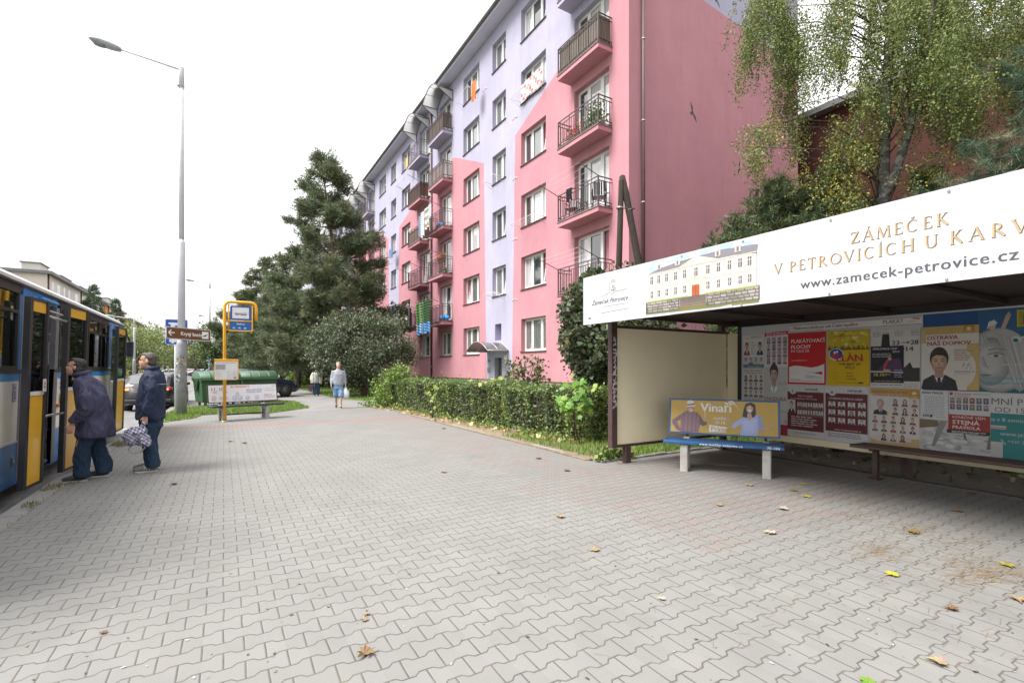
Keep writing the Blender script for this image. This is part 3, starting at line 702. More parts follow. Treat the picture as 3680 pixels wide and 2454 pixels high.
for kind in KIND:
    for i, (f, w, h) in enumerate(KIND[kind]):
        if (kind, i) not in used:
            for c in list(f.children): bpy.data.objects.remove(c)
            bpy.data.objects.remove(f)

# balconies
BW, BD = 2.33, 0.64
def balcony(yc, k, rail, awning=False, clothes_line=False):
    y0, y1 = yc-BW/2-BY, yc+BW/2-BY; z = FL[k]+0.01
    mb = MB(); mb.box(-BD, 0.0, y0, y1, z-0.15, z, 'facade')
    mb.box(-BD-0.025, -BD+0.05, y0-0.02, y1+0.02, z+0.001, z+0.045, 'slab_edge'); mb.box(-BD+0.051, -0.002, y0-0.02, y0+0.05, z+0.001, z+0.045, 'slab_edge'); mb.box(-BD+0.051, -0.002, y1-0.05, y1+0.02, z+0.001, z+0.045, 'slab_edge')
    b = mb.build('balcony', block, world=False)
    r = MB(); zt = z+1.04; e = 0.02; x0 = -BD+0.02; q = 0.016
    def bar(p0, p1, w=q, m='iron_rail'):
        lo = [min(p0[i], p1[i])-w for i in range(3)]; hi = [max(p0[i], p1[i])+w for i in range(3)]
        r.box(lo[0], hi[0], lo[1], hi[1], lo[2], hi[2], m)
    for zz in (zt, zt-0.13, z+0.20, z+0.10):
        bar((x0, y0+e, zz), (x0, y1-e, zz), q if zz == zt else 0.012)
        for yy in (y0+e, y1-e): bar((x0+0.034, yy, zz), (-0.02, yy, zz), q if zz == zt else 0.012)
    for yy in (y0+e, y1-e): bar((x0, yy, z+0.02), (x0, yy, zt-0.02), 0.020)
    n = 17
    for i in range(1, n):
        yy = y0+e+(y1-y0-2*e)*i/n
        if i % 4 == 0: bar((x0, yy, z+0.02), (x0, yy, zt-0.02), 0.013)
        else: bar((x0, yy, z+0.215), (x0, yy, zt-0.145), 0.008)
    for i in range(1, 5):
        for yy in (y0+e, y1-e): bar((x0+i*0.125, yy, z+0.215), (x0+i*0.125, yy, zt-0.145), 0.008)
    r.build('railing', b, world=False)
    if rail != 'bars':
        p = MB(); rg = random.Random(int(yc*10)+k)
        if rail in ('grey', 'brown'):
            m = 'grey_slats' if rail == 'grey' else 'brown_slats'; xx = x0+0.030
            m_ = 16
            for i in range(m_):
                a = y0+0.06+(y1-y0-0.12)*i/m_; w = (y1-y0-0.12)/m_-0.012
                p.box(xx, xx+0.018, a, a+w, z+0.17+rg.uniform(-.01, .01), zt-0.02+rg.uniform(-.012, .012), m)
            for yy in (y0+0.055, y1-0.075):
                for i in range(4): p.box(xx+0.02+i*0.135, xx+0.02+i*0.135+0.122, yy, yy+0.018, z+0.17, zt-0.02+rg.uniform(-.012, .012), m)
        elif rail == 'lattice':
            xx = x0+0.030
            for i in range(24): p.box(xx, xx+0.008, y0+0.06+i*0.094, y0+0.085+i*0.094, z+0.17, zt, 'lattice')
            for i in range(9): p.box(xx+0.0085, xx+0.014, y0+0.05, y1-0.05, z+0.17+i*0.1, z+0.195+i*0.1, 'lattice')
            for i in range(6): p.box(xx+i*0.1, xx+i*0.1+0.025, y0+0.05, y0+0.058, z+0.17, zt, 'lattice')
            for i in range(9): p.box(xx, -0.03, y0+0.0585, y0+0.064, z+0.17+i*0.1, z+0.195+i*0.1, 'lattice')
        else:
            xx = x0+0.030; p.box(xx, xx+0.008, y0+0.06, y1-0.06, z+0.19, zt-0.06, 'amber_panel'); p.box(xx+.01, -0.04, y0+0.05, y0+0.058, z+0.19, zt-0.06, 'amber_panel')
        p.build('balcony_screen', b, world=False)
    if awning:
        a = MB(); za = FL[k]+2.42; n = 12; ya, yb = y0-.05, y1+.05; hz = lambda t: za+.52*math.sin(PI*t)**.85
        for t in range(n):
            A, Bq = ya+(yb-ya)*t/n, ya+(yb-ya)*(t+1)/n; zA, zB = hz(t/n), hz((t+1)/n)
            a.add([(-.01, A, zA), (-.01, Bq, zB), (-1.0, Bq, zB), (-1.0, A, zA), (-.01, A, zA-.012), (-.01, Bq, zB-.012), (-1.0, Bq, zB-.012), (-1.0, A, zA-.012)], [(0, 1, 2, 3), (7, 6, 5, 4), (2, 6, 7, 3)], 'smoked_sheet')
        aw = a.build('awning', b, world=False)
        a = MB()
        for x in (-.02, -1.0): a.tube([(x, ya+(yb-ya)*t/n, hz(t/n)+.006) for t in range(n+1)], 0.024, 'iron_rail', 5)
        for t in (3, 6, 9): a.tube([(-.02, ya+(yb-ya)*t/n, hz(t/n)+.006), (-1.0, ya+(yb-ya)*t/n, hz(t/n)+.006)], .016, 'iron_rail', 5)
        for yy in (ya, yb):
            a.tube([(-.02, yy, za), (-1.02, yy, za)], 0.03, 'iron_rail', 5); a.tube([(-1.0, yy, za), (-0.02, yy, za-.62)], 0.022, 'iron_rail', 5); a.tube([(-0.02, yy, za), (-0.02, yy, za-.62)], 0.022, 'iron_rail', 5)
            a.add([(-.03, yy, za-.02), (-.93, yy, za-.02), (-.03, yy, za-.56)], [(0, 1, 2)], 'smoked_sheet')
        a.build('awning_frame', b, world=False)
    if clothes_line:
        a = MB()
        for yy in (y0, y1): a.tube([(x0, yy, zt), (x0-0.85, yy, zt+0.28)], 0.014, 'iron_rail', 5)
        for i in range(4): a.tube([(x0-0.15-0.22*i, y0, zt+0.05+0.075*i), (x0-0.15-0.22*i, (y0+y1)/2, zt+0.03+0.075*i), (x0-0.15-0.22*i, y1, zt+0.05+0.075*i)], 0.005, 'white_pvc', 4)
        a.build('clothes_line', b, world=False)
    return b
CA, CE, CF, CJ, CK = 13.78, 27.38, 31.2, 44.5, 48.2
for k, r in ((1, 'bars'), (2, 'bars'), (3, 'bars'), (4, 'grey'), (5, 'grey')): balcony(CA, k, r, clothes_line=k in (1, 2))
for k, r in ((1, 'bars'), (2, 'bars'), (3, 'bars'), (4, 'lattice'), (5, 'grey')): balcony(CE, k, r, awning=k == 5, clothes_line=k in (1, 2, 3))
for k, r in ((1, 'bars'), (2, 'bars'), (3, 'amber'), (4, 'brown'), (5, 'bars')): balcony(CF, k, r, awning=k == 5, clothes_line=k in (1, 2, 4))
for k, r in ((1, 'bars'), (2, 'bars'), (3, 'bars'), (4, 'bars'), (5, 'bars')): balcony(CJ, k, r, awning=k == 5)
for k, r in ((1, 'bars'), (2, 'grey'), (3, 'bars'), (4, 'bars'), (5, 'bars')): balcony(CK, k, r, awning=k == 5)
for yc in (61.6, 65.4):
    for k in range(1, 6): balcony(yc, k, 'bars', awning=k == 5)
# down pipes
for (x, yy, z0, z1) in ((-0.075, 29.46-BY, 0.6, WTOP), (-0.075, 46.55-BY, 0.6, WTOP), (-0.075, 63.6-BY, 0.6, WTOP), (0.58, -0.085, 0.2, WTOP)):
    mb = MB(); mb.tube([(x, yy, z0), (x, yy, z1)], 0.058, 'brown_pipe', 10)
    z = 1.6
    while z < z1: mb.tube([(x, yy, z), (x, yy, z+0.05)], 0.068, 'galv', 10); z += 2.75
    mb.build('downpipe', block, world=False)
# entrance: door, arched canopy, plates, letter box, lamp
mb = MB(); mb.box(REC-0.02, REC+0.03, 20.43-BY, 21.06-BY, 0.99, 2.03, 'door_dark'); d = mb.build('entrance_door', block, world=False)
mb = MB(); mb.box(REC-0.035, REC-0.022, 20.52-BY, 20.60-BY, 1.30, 1.85, 'white_pvc'); mb.build('door_handle', d, world=False)
mb = MB(); mb.box(REC-0.03, REC-0.021, 20.72-BY, 20.98-BY, 1.15, 1.95, 'glass_dark'); mb.build('pane', d, world=False)
mb = MB(); n = 10; y0, y1 = 19.70-BY, 21.90-BY
arc = [(y0+(y1-y0)*i/n, 2.36+0.44*math.sin(PI*i/n)**0.8) for i in range(n+1)]
for i in range(n):
    (a, za), (b, zb) = arc[i], arc[i+1]
    mb.add([(0, a, za), (-1.15, a, za), (-1.15, b, zb), (0, b, zb), (0, a, za-.015), (-1.15, a, za-.015), (-1.15, b, zb-.015), (0, b, zb-.015)], [(0, 1, 2, 3), (7, 6, 5, 4), (1, 5, 6, 2)], 'smoked_dark')
cnp = mb.build('entrance_canopy', block, world=False)
mb = MB()
for x in (-0.02, -0.58, -1.16): mb.tube([(x, a, za) for a, za in arc], 0.022, 'galv', 6)
for a in (y0, y1): mb.tube([(-0.02, a, 2.36), (-1.16, a, 2.36)], 0.025, 'galv', 6)
mb.build('canopy_frame', cnp, world=False)
for (a, b, z0, z1, m, nm) in ((19.86, 20.06, 1.98, 2.16, 'white_pvc', 'number_plate'), (19.88, 20.04, 1.74, 1.88, 'white_pvc', 'number_plate'), (21.55, 21.80, 1.35, 1.55, 'galv', 'letter_box'), (21.60, 21.72, 1.85, 1.98, 'amber_panel', 'wall_lamp')):
    mb = MB(); mb.box(-0.05, -0.002, a-BY, b-BY, z0, z1, m, bev=0.008); mb.build(nm, block, world=False)
# clothes racks folded out below some windows
def rack(y0, y1, z):
    mb = MB(); a, b = y0-BY, y1-BY; r = 0.011
    mb.tube([(-0.03, a, z), (-0.62, a, z+0.02), (-0.62, b, z+0.02), (-0.03, b, z)], r, 'white_pvc', 5)
    for yy in (a, b): mb.tube([(-0.03, yy, z-0.28), (-0.60, yy, z+0.01)], r*0.8, 'white_pvc', 5)
    for i in range(1, 5): mb.tube([(-0.12*i, a, z+0.01), (-0.12*i, b, z+0.01)], 0.006, 'white_pvc', 4)
    return mb.build('drying_rack', block, world=False)
RK = [rack(16.7, 18.5, FL[2]+0.86), rack(16.7, 18.5, FL[4]+0.86), rack(20.1, 21.25, FL[3]+0.88), rack(20.1, 21.25, FL[1]+0.88), rack(22.9, 24.7, FL[5]+0.86), rack(33.8, 35.3, FL[5]+0.86), rack(37.2, 38.3, FL[3]+0.86), rack(33.8, 35.3, FL[1]+0.9)]
# dark bird stickers on the gable (against glass strikes), the white vent marks on the front
def bird_shape(cx, cz, s, ang):
    pts = [(0, .10), (.10, .02), (.45, .16), (.98, .04), (.45, -.09), (.16, -.14), (.10, -.42), (-.10, -.42), (-.16, -.14), (-.45, -.06), (-.98, .06), (-.45, .19), (-.10, .02)]
    c, s_ = math.cos(ang), math.sin(ang)
    return [(cx+s*(x*c-z*s_), cz+s*(x*s_+z*c)) for x, z in pts]
for (u, v, sz, an) in ((2491, 405, 0.40, R(-62)), (2657, 603, 0.30, R(80)), (2577, 2, 0.30, R(-60))):
    dd = ray(u, v); t = BY/dd[1]; X, Z = dd[0]*t, dd[2]*t+1.55
    mb = MB(); mb.prism([(x-BX, -0.004, z) for x, z in bird_shape(X, Z, sz, an)], (0, 0.003, 0), 'decal_black'); mb.build('bird_sticker', block, world=False)
mb = MB()
for (yy, zz) in ((19.3, 4.7), (19.3, 7.5), (19.3, 10.3), (19.3, 13.1), (22.3, 15.9), (26.2, 12.9), (26.3, 15.6)):
    for q in range(3): mb.tube([(-0.012, yy-BY-0.16*q, zz+0.03*math.sin(q*2)), (0.0, yy-BY-0.16*q, zz+0.03*math.sin(q*2))], 0.05, 'lattice', 10)
mb.build('vent_cover', block, world=False)
# ------------------------------------------------------------------ the bus shelter
mat('shelter_brown', (0.062, 0.036, 0.033), 0.55, 0.30, 7, 0.3, 40, dirt=((0.12, 0.10, 0.09), 3.0, 0.66))
mat('shelter_cream', (0.82, 0.735, 0.52), 0.75, 0.04, 2, 0.25, 25, dirt=((0.66, 0.57, 0.40), 0.9, 0.66))
mat('shelter_roof', (0.032, 0.019, 0.017), 0.7, 0.25, 3)
mat('sign_white', (0.52, 0.528, 0.56), 0.35, 0.02, 2)
mat('zinc', (0.30, 0.30, 0.31), 0.35, 0.1, 20, metal=0.7)
mat('bench_wood', (0.085, 0.050, 0.040), 0.6, 0.35, 8, 0.5, 30, stretch=(6, 0.6, 6))
mat('bench_blue', (0.018, 0.090, 0.235), 0.4, 0.25, 5, dirt=((0.01, 0.04, 0.10), 4, 0.62))
mat('concrete', (0.34, 0.335, 0.315), 0.9, 0.16, 6, 0.6, 60, dirt=((0.24, 0.23, 0.20), 2.5, 0.58))
mat('black_frame', (0.020, 0.020, 0.024), 0.4, 0.3, 8)
SX0, SX1, SY = 4.85, 8.28, 5.85
shelter = thing('bus_shelter', 'open bus shelter of dark brown steel and cream panels under a long white banner', 'bus shelter', (6.6, 5.85, 0))
mb = MB()
mb.box(5.435, 8.235, SY-.018, SY+.018, 0.31, 2.19, 'shelter_cream')
w = mb.build('end_panel', shelter)
mb = MB()
mb.box(5.31, 5.43, SY-.05, SY+.05, 0.27, 2.36, 'shelter_brown', bev=.006); mb.build('post', shelter); mb = MB()
mb.box(5.431, 8.30, SY-.035, SY+.035, 2.192, 2.235, 'shelter_brown'); mb.box(5.431, 8.30, SY-.035, SY+.035, 0.268, 0.308, 'shelter_brown')
for x in (5.62, 8.10): mb.box(x, x+0.115, SY-.045, SY+.045, -0.02, 0.267, 'shelter_brown', bev=.005)
mb.box(8.06, 8.17, SY-.045, SY+.045, 2.236, 2.40, 'shelter_brown')
mb.build('frame', shelter)
for y in (3.05, 0.2, -2.3): mb = MB(); mb.box(8.32, 8.42, y-.05, y+.05, -0.02, 2.40, 'shelter_brown'); mb.build('post', shelter)
mb = MB()                                               # marker scrawl on the corner post
rg = random.Random(5); fl = Flat((5.445, SY-.0515, 0), (-1, 0, 0), (0, 0, 1), (0, -1, 0), 'print')
fl = Flat((5.31, SY-.0505, 0), (1, 0, 0), (0, 0, 1), (0, -1, 0), 'print')
z = 0.92
while z < 2.02:
    for q in range(3):
        x0 = rg.uniform(.01, .07); x1 = rg.uniform(.03, .11); z1 = z+rg.uniform(-.03, .07)
        fl.line(x0, z, x1, z1, 0.010, (0.62, 0.60, 0.62), 1); fl.line(x1, z1, x1+rg.uniform(-.04, .0), z1-rg.uniform(.02, .05), 0.009, (0.62, 0.60, 0.62), 2)
    z += rg.choice((0.055, 0.07, 0.10))
fl.build('graffiti', shelter)
mb = MB(); mb.box(8.245, 8.275, -3.4, SY-.04, 0.29, 2.19, 'shelter_cream'); mb.build('back_panel', shelter)
mb = MB()
mb.prism([(4.90, SY+.10, 2.37), (8.42, SY+.10, 2.41), (8.42, -3.5, 2.41), (4.90, -3.5, 2.37)], (0, 0, 0.07), 'shelter_roof')
for y in (5.6, 4.4, 3.2, 2.0, 0.8, -0.4, -1.6): mb.box(4.93, 8.3, y-.03, y+.03, 2.33, 2.372, 'shelter_roof')
mb.box(4.93, 5.0, -3.4, SY+.08, 2.29, 2.369, 'shelter_roof'); mb.box(8.2, 8.3, -3.4, SY+.08, 2.33, 2.405, 'shelter_roof')
mb.build('roof', shelter)
ban = MB(); ban.box(4.853, 4.875, -2.6, 5.95, 2.222, 2.955, 'sign_white'); ban = ban.build('banner', shelter)
f = Flat((4.8515, 5.95, 0), (0, -1, 0), (0, 0, 1), (-1, 0, 0))
GOLD, DK, GR = (0.42, 0.27, 0.10), (0.10, 0.085, 0.07), (0.075, 0.075, 0.09)
for wd, xa, xb, zz, hh in (('ZÁMEČEK', 3.772, 4.452, 2.666, .098), ('V', 3.072, 3.146, 2.507, .100), ('PETROVICÍCH', 3.225, 4.237, 2.507, .100), ('U', 4.305, 4.395, 2.507, .100), ('KARVINÉ', 4.465, 5.185, 2.507, .100)):
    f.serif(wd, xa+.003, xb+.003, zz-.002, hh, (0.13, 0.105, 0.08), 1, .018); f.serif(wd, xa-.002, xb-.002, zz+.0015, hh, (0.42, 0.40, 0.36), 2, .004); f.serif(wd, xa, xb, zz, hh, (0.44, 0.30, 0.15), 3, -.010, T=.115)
f.text('www.zamecek-petrovice.cz', 3.33, 2.322, 0.123, GR, 1, bold=0.018, space=1.10, xs=1.005)
for x in (3.604, 4.458, 5.3, 6.1, 2.72, 1.9): f.disc(x, 2.925, .012, .012, (0.16, 0.16, 0.17), 6, 10); f.disc(x-.002, 2.927, .006, .006, (0.4, 0.4, 0.42), 7, 8)
for x in (3.593, 4.445, 5.3, 2.70): f.disc(x, 2.240, .012, .012, (0.16, 0.16, 0.17), 6, 10); f.disc(x-.002, 2.242, .006, .006, (0.4, 0.4, 0.42), 7, 8)
# crest and flourish at the left
C = (0.26, 0.21, 0.13)
for a, b in (((.60, 2.80), (.735, 2.80)), ((.60, 2.80), (.60, 2.67)), ((.735, 2.80), (.735, 2.67)), ((.60, 2.67), (.667, 2.62)), ((.735, 2.67), (.667, 2.62)), ((.40, 2.60), (.60, 2.655)), ((.735, 2.655), (.95, 2.66)), ((.42, 2.37), (1.0, 2.385)), ((.38, 2.44), (.40, 2.415))): f.line(a[0], a[1], b[0], b[1], .0065, C, 1)
f.text('Zp', .625, 2.675, .10, (0.13, 0.12, 0.13), 1, shear=.35, xs=.8)
for q in range(5): f.poly([(.63+q*.018, 2.815), (.642+q*.018, 2.815), (.636+q*.018, 2.845)], (0.40, 0.26, 0.05), 1)
f.text('Zámeček Petrovice', .20, 2.505, .098, (0.055, 0.055, 0.07), 1, shear=.42, xs=.985)
f.words(.48, .93, 2.455, .02, (0.36, 0.36, 0.37), random.Random(3), 1); f.words(.12, .19, 2.30, .045, (0.2, 0.2, 0.22), random.Random(9), 1)
# the printed picture of the manor house
rg = random.Random(12)
f.poly([(1.34, 2.60), (2.86, 2.60), (2.82, 2.90), (2.70, 2.945), (1.46, 2.945), (1.38, 2.90)], (0.34, 0.46, 0.66), 1)
for _ in range(26):
    x, y = rg.uniform(1.52, 2.68), rg.uniform(2.80, 2.925); f.disc(x, y, rg.uniform(.05, .14), rg.uniform(.01, .028), (0.56, 0.60, 0.66), 2, 14)
f.poly([(1.31, 2.775), (1.54, 2.838), (1.90, 2.872), (2.46, 2.892), (2.89, 2.862), (2.87, 2.74), (1.7, 2.79)], (0.20, 0.19, 0.22), 3)
f.poly([(1.32, 2.42), (2.871, 2.42), (2.871, 2.765), (2.62, 2.795), (1.9, 2.795), (1.32, 2.785)], (0.58, 0.54, 0.47), 4)
f.poly([(1.88, 2.79), (2.118, 2.878), (2.40, 2.79)], (0.55, 0.50, 0.43), 5); f.line(1.86, 2.79, 2.118, 2.882, .010, (0.60, 0.54, 0.46), 6); f.line(2.42, 2.79, 2.118, 2.882, .010, (0.60, 0.54, 0.46), 6)
f.line(1.31, 2.782, 2.88, 2.782, .012, (0.50, 0.44, 0.38), 6); f.line(1.32, 2.60, 2.871, 2.60, .008, (0.58, 0.52, 0.45), 6)
for i, x in enumerate((1.42, 1.54, 1.67, 1.81, 1.95, 2.115, 2.28, 2.42, 2.56, 2.69, 2.80)):
    f.rect(x-.036, 2.635, x+.036, 2.765, (0.70, 0.64, 0.56), 6); f.rect(x-.024, 2.648, x+.024, 2.748, (0.13, 0.12, 0.13), 7); f.line(x, 2.648, x, 2.748, .006, (0.6, 0.56, 0.5), 8); f.line(x-.024, 2.712, x+.024, 2.712, .006, (0.6, 0.56, 0.5), 8)
    if i not in (5,): f.rect(x-.02, 2.475, x+.02, 2.555, (0.15, 0.14, 0.15), 7); f.line(x, 2.475, x, 2.555, .006, (0.6, 0.56, 0.5), 8); f.line(x-.02, 2.515, x+.02, 2.515, .006, (0.6, 0.56, 0.5), 8)
for x in (1.545, 1.84, 2.41, 2.66):
    f.rect(x-.035, 2.825, x+.035, 2.885, (0.55, 0.52, 0.48), 6); f.poly([(x-.045, 2.882), (x, 2.915), (x+.045, 2.882)], (0.45, 0.42, 0.42), 7); f.rect(x-.014, 2.832, x+.014, 2.878, (0.15, 0.14, 0.15), 7)
f.rect(2.00, 2.42, 2.24, 2.60, (0.66, 0.55, 0.42), 6); f.rect(2.055, 2.412, 2.165, 2.545, (0.36, 0.09, 0.035), 7); f.line(2.11, 2.412, 2.11, 2.545, .006, (0.22, 0.05, 0.02), 8)
f.line(1.98, 2.605, 2.26, 2.605, .012, (0.5, 0.46, 0.42), 7)
for q in range(14): f.line(1.99+q*.02, 2.605, 1.99+q*.02, 2.65, .003, (0.35, 0.33, 0.32), 8)
f.poly([(1.31, 2.262), (2.90, 2.245), (2.91, 2.30), (2.3, 2.32), (1.31, 2.30)], (0.16, 0.17, 0.05), 3)
for x0, x1, top in ((1.315, 1.86, 2.415), (2.26, 2.91, 2.425)):
    f.rect(x0, 2.275, x1, top, (0.10, 0.085, 0.075), 4); x = x0
    for r_ in range(4):
        x = x0+rg.uniform(0, .04)
        while x < x1-.03:
            w = rg.uniform(.05, .11); w = min(w, x1-x-.005); g = rg.uniform(.18, .36); y0 = 2.279+r_*(top-2.28)/4
            f.poly([(x+.006, y0+.004), (x+w-.008, y0+.002), (x+w-.003, y0+(top-2.28)/4-.008), (x+.003, y0+(top-2.28)/4-.006)], (g, g*.92, g*.84), 5); x += w
for q in range(5): f.rect(1.87, 2.29+q*.024, 2.25, 2.308+q*.024, (0.22-.02*q, 0.16-.012*q, 0.11), 5)
f.rect(1.325, 2.412, 2.88, 2.43, (0.30, 0.33, 0.10), 6)
f.build('banner_print', ban)
mb = MB(); mb.add([(4.845, 4.2, 2.222), (4.845, 3.35, 2.222), (4.838, 3.36, 2.256), (4.84, 3.5, 2.244), (4.842, 4.2, 2.226)], [(0, 1, 2, 3, 4)], 'sign_white'); mb.build('torn_edge', ban)

# poster wall: every sheet is a part of the board
board = thing('poster_board', 'long poster board covered with election and concert sheets at the back of the shelter', 'poster board', (8.23, 2.0, 0))
mb = MB(); mb.box(8.212, 8.243, -2.5, 5.50, 0.40, 2.30, 'paperboard' if 'paperboard' in M else 'sign_white'); bo = mb.build('backing', board)
mb = MB(); mb.box(8.19, 8.243, 5.501, 5.565, 0.30, 2.345, 'black_frame'); mb.box(8.19, 8.243, -2.5, 5.5, 2.301, 2.345, 'black_frame'); mb.build('board_frame', board)
PX = 8.209
def sheetp(name, x0, z0, x1, z1, base, l=0, lab=None):
    """a paper sheet pasted on the board; returns its Flat (origin at its lower left corner)"""
    mb = MB(); d = 0.0035*(l+1); mb.box(PX-d, PX-d+0.002, 5.55-x1, 5.55-x0, z0, z1, 'paper', base)
    o = mb.build(name, board)
    if lab: o['label'] = lab
    F = Flat((PX-d-.0006, 5.55-x0, z0), (0, -1, 0), (0, 0, 1), (-1, 0, 0), step=0.0006); F.W, F.H = x1-x0, z1-z0; F.part = o
    return F
def done(F, name='print'): F.build(name, F.part)
WH = (0.68, 0.67, 0.66)
SK = [(0.52, 0.34, 0.26), (0.60, 0.41, 0.32), (0.46, 0.30, 0.22), (0.56, 0.37, 0.29)]; HR = [(0.03, 0.022, 0.018), (0.10, 0.06, 0.035), (0.22, 0.21, 0.20), (0.16, 0.11, 0.06), (0.30, 0.22, 0.12)]; CT = [(0.03, 0.035, 0.05), (0.06, 0.06, 0.08), (0.12, 0.10, 0.10), (0.05, 0.09, 0.20), (0.25, 0.05, 0.06)]
rp = random.Random(77)
def grid(F, x0, y0, nx, ny, dx, dy, w, h, bgc=None, cap=(0.35, 0.33, 0.33), tie=True, l=2):
    for j in range(ny):
        for i in range(nx):
            x, y = x0+i*dx, y0-j*dy
            if bgc: F.rect(x, y, x+w, y+h, bgc if not callable(bgc) else bgc(i, j), l-1)
            F.bust(x, y, w, h, rp.choice(SK), rp.choice(HR), rp.choice(CT), rp, l, tie=rp.choice([None, (0.3, 0.03, 0.04), (0.04, 0.06, 0.2)]) if tie else None, n=9, long=rp.random() < .25)
            if cap: F.words(x, x+w, y-h*.14, h*.10, cap, rp, l)
F = sheetp('header_strip', .948, 2.150, 2.747, 2.272, (0.70, 0.68, 0.68), 1)
F.rect(.0, .112, 1.79, .117, (0.30, 0.03, 0.06), 1); F.rect(0, .002, 1.79, .008, (0.30, 0.03, 0.06), 1); F.rect(0, .100, 1.79, .104, (0.30, 0.03, 0.06), 1)
F.text('Plakátovací plochy po celé České republice', .055, .036, .074, (0.03, 0.03, 0.035), 1, bold=.012, xs=.745)
F.text('PLAKÁT', 1.335, .034, .080, (0.05, 0.06, 0.07), 1, xs=.86); F.text('s.r.o.', 1.635, .034, .045, (0.15, 0.15, 0.18), 1)
F.poly([(1.66, .098), (1.77, .085), (1.79, .098), (1.76, .066), (1.70, .080)], (0.45, 0.03, 0.05), 1); done(F)
F = sheetp('election_poster', .082, 1.55, .496, 2.138, WH, 1)
F.words(.16, .38, .555, .018, (.5, .12, .1), rp); F.words(.16, .38, .53, .014, (.3, .3, .3), rp); F.text('esvit', .05, .525, .045, (.25, .25, .28), 1)
for x, c, h in ((.02, (.45, .03, .03), HR[1]), (.27, (.02, .02, .025), HR[0])): F.rect(x, .24, x+.125, .48, (.60, .60, .60), 1); F.bust(x, .24, .125, .23, SK[0], h, c, rp, 2); F.rect(x, .225, x+.125, .245, (.10, .20, .42), 8)
for q in range(6): F.words(.165, .255, .25+q*.04, .014, (.15, .15, .15), rp)
F.rect(.01, .06, .405, .20, (.55, .57, .60), 1); F.rect(.01, .035, .405, .075, (.16, .28, .10), 1); F.rect(.01, .0, .405, .036, (.05, .14, .40), 1); F.text('11', .02, .006, .036, (.7, .7, .7), 3, bold=.01); F.words(.09, .36, .012, .02, (.6, .6, .65), rp, 3)
for i in range(4): F.bust(.02+i*.098, .065, .085, .125, SK[i], HR[i], [(.55, .55, .55), (.06, .12, .35), (.5, .5, .52), (.6, .6, .6)][i], rp, 3, n=9)
done(F)
F = sheetp('election_poster', .505, 1.568, .913, 2.177, (.64, .62, .66), 1)
F.poly([(0, .53), (.408, .55), (.408, .609), (0, .60)], (.50, .03, .06), 1); F.disc(.075, .565, .045, .042, (.66, .62, .63), 2); F.disc(.075, .565, .032, .03, (.50, .04, .08), 3); F.text('7', .06, .545, .05, (.7, .7, .7), 4, bold=.02)
F.words(.14, .38, .575, .02, (.7, .6, .62), rp, 3); F.words(.14, .38, .55, .014, (.7, .6, .62), rp, 3)
grid(F, .035, .405, 4, 4, .096, .118, .068, .105, lambda i, j: rp.choice([(.42, .36, .46), (.50, .48, .52), (.36, .33, .45)]), (.4, .4, .4)); done(F)
F = sheetp('election_poster', .082, .40, .488, 1.545, (.60, .585, .585), 0)
F.text('Strana Práv Občanů', .02, 1.09, .044, (.06, .05, .05), 1, bold=.012, xs=.98); F.text('SPOkojené město', .065, 1.045, .044, (.38, .04, .06), 1, bold=.012)
grid(F, .02, .905, 4, 3, .097, .137, .082, .118, None, (.3, .3, .3)); F.words(.02, .38, .59, .016, (.25, .25, .25), rp); F.words(.02, .38, .565, .016, (.25, .25, .25), rp)
F.text('17', .02, .52, .05, (.25, .04, .05), 1, bold=.015); F.words(.10, .38, .53, .016, (.3, .2, .2), rp); F.words(.02, .38, .49, .02, (.40, .06, .08), rp)
F.bust(.03, .18, .34, .30, SK[1], HR[4], CT[2], rp, 1); done(F)
F = sheetp('election_poster', .490, .974, .910, 1.552, (.50, .50, .51), 1, 'grey election sheet with one large smiling face')
F.bust(.02, .10, .32, .56, (.44, .33, .28), (.05, .04, .035), (.48, .50, .51), rp, 1, shirt=(.52, .54, .54), n=22); F.words(.28, .41, .53, .016, (.6, .6, .6), rp)
F.words(.26, .41, .32, .014, (.25, .25, .25), rp); F.words(.26, .41, .29, .014, (.25, .25, .25), rp)
F.text('CHODURA', -.005, .012, .088, (.24, .03, .055), 8, xs=.92); done(F)
F = sheetp('election_poster', .488, .40, .912, .972, (.52, .50, .50), 0)
F.bust(.06, .30, .2, .27, SK[2], HR[0], CT[0], rp, 1); F.text('R', .36, .20, .10, (.45, .30, .30), 2, bold=.03); F.rect(.0, 0, .42, .18, (.34, .03, .045), 1); F.words(.03, .40, .40, .02, (.2, .2, .2), rp); done(F)
F = sheetp('red_poster', .915, 1.28, 1.512, 2.130, (.52, .025, .03), 2, 'red sheet offering poster space')
F.text('PLAKÁTOVACÍ', .05, .685, .086, (.78, .74, .74), 1, bold=.014, xs=.93); F.text('PLOCHY', .05, .59, .086, (.78, .74, .74), 1, bold=.014, xs=.97); F.text('PO CELÉ ČR', .05, .528, .058, (.78, .74, .74), 1, bold=.002, xs=.95)
F.text('www.plakatsro.cz', .06, .385, .034, (.72, .60, .60), 1)
F.poly([(.02, .03), (.575, .03), (.575, .335), (.50, .30), (.38, .275), (.24, .295), (.12, .31), (.02, .285)], (.70, .68, .68), 1)
F.poly([(.31, .21), (.44, .198), (.545, .215), (.545, .175), (.44, .188)], (.45, .03, .05), 2); F.poly([(.40, .192), (.545, .175), (.545, .16)], (.05, .08, .30), 2); F.text('PLAKÁT s.r.o.', .29, .118, .042, (.06, .06, .07), 2); F.words(.30, .54, .10, .010, (.2, .2, .2), rp); F.words(.04, .54, .055, .013, (.2, .2, .2), rp); F.words(.04, .2, .075, .013, (.2, .2, .2), rp); done(F)
F = sheetp('yellow_poster', 1.534, 1.275, 2.118, 2.125, (.60, .40, .015), 2, 'yellow concert sheet with a bubbly lettered logo')
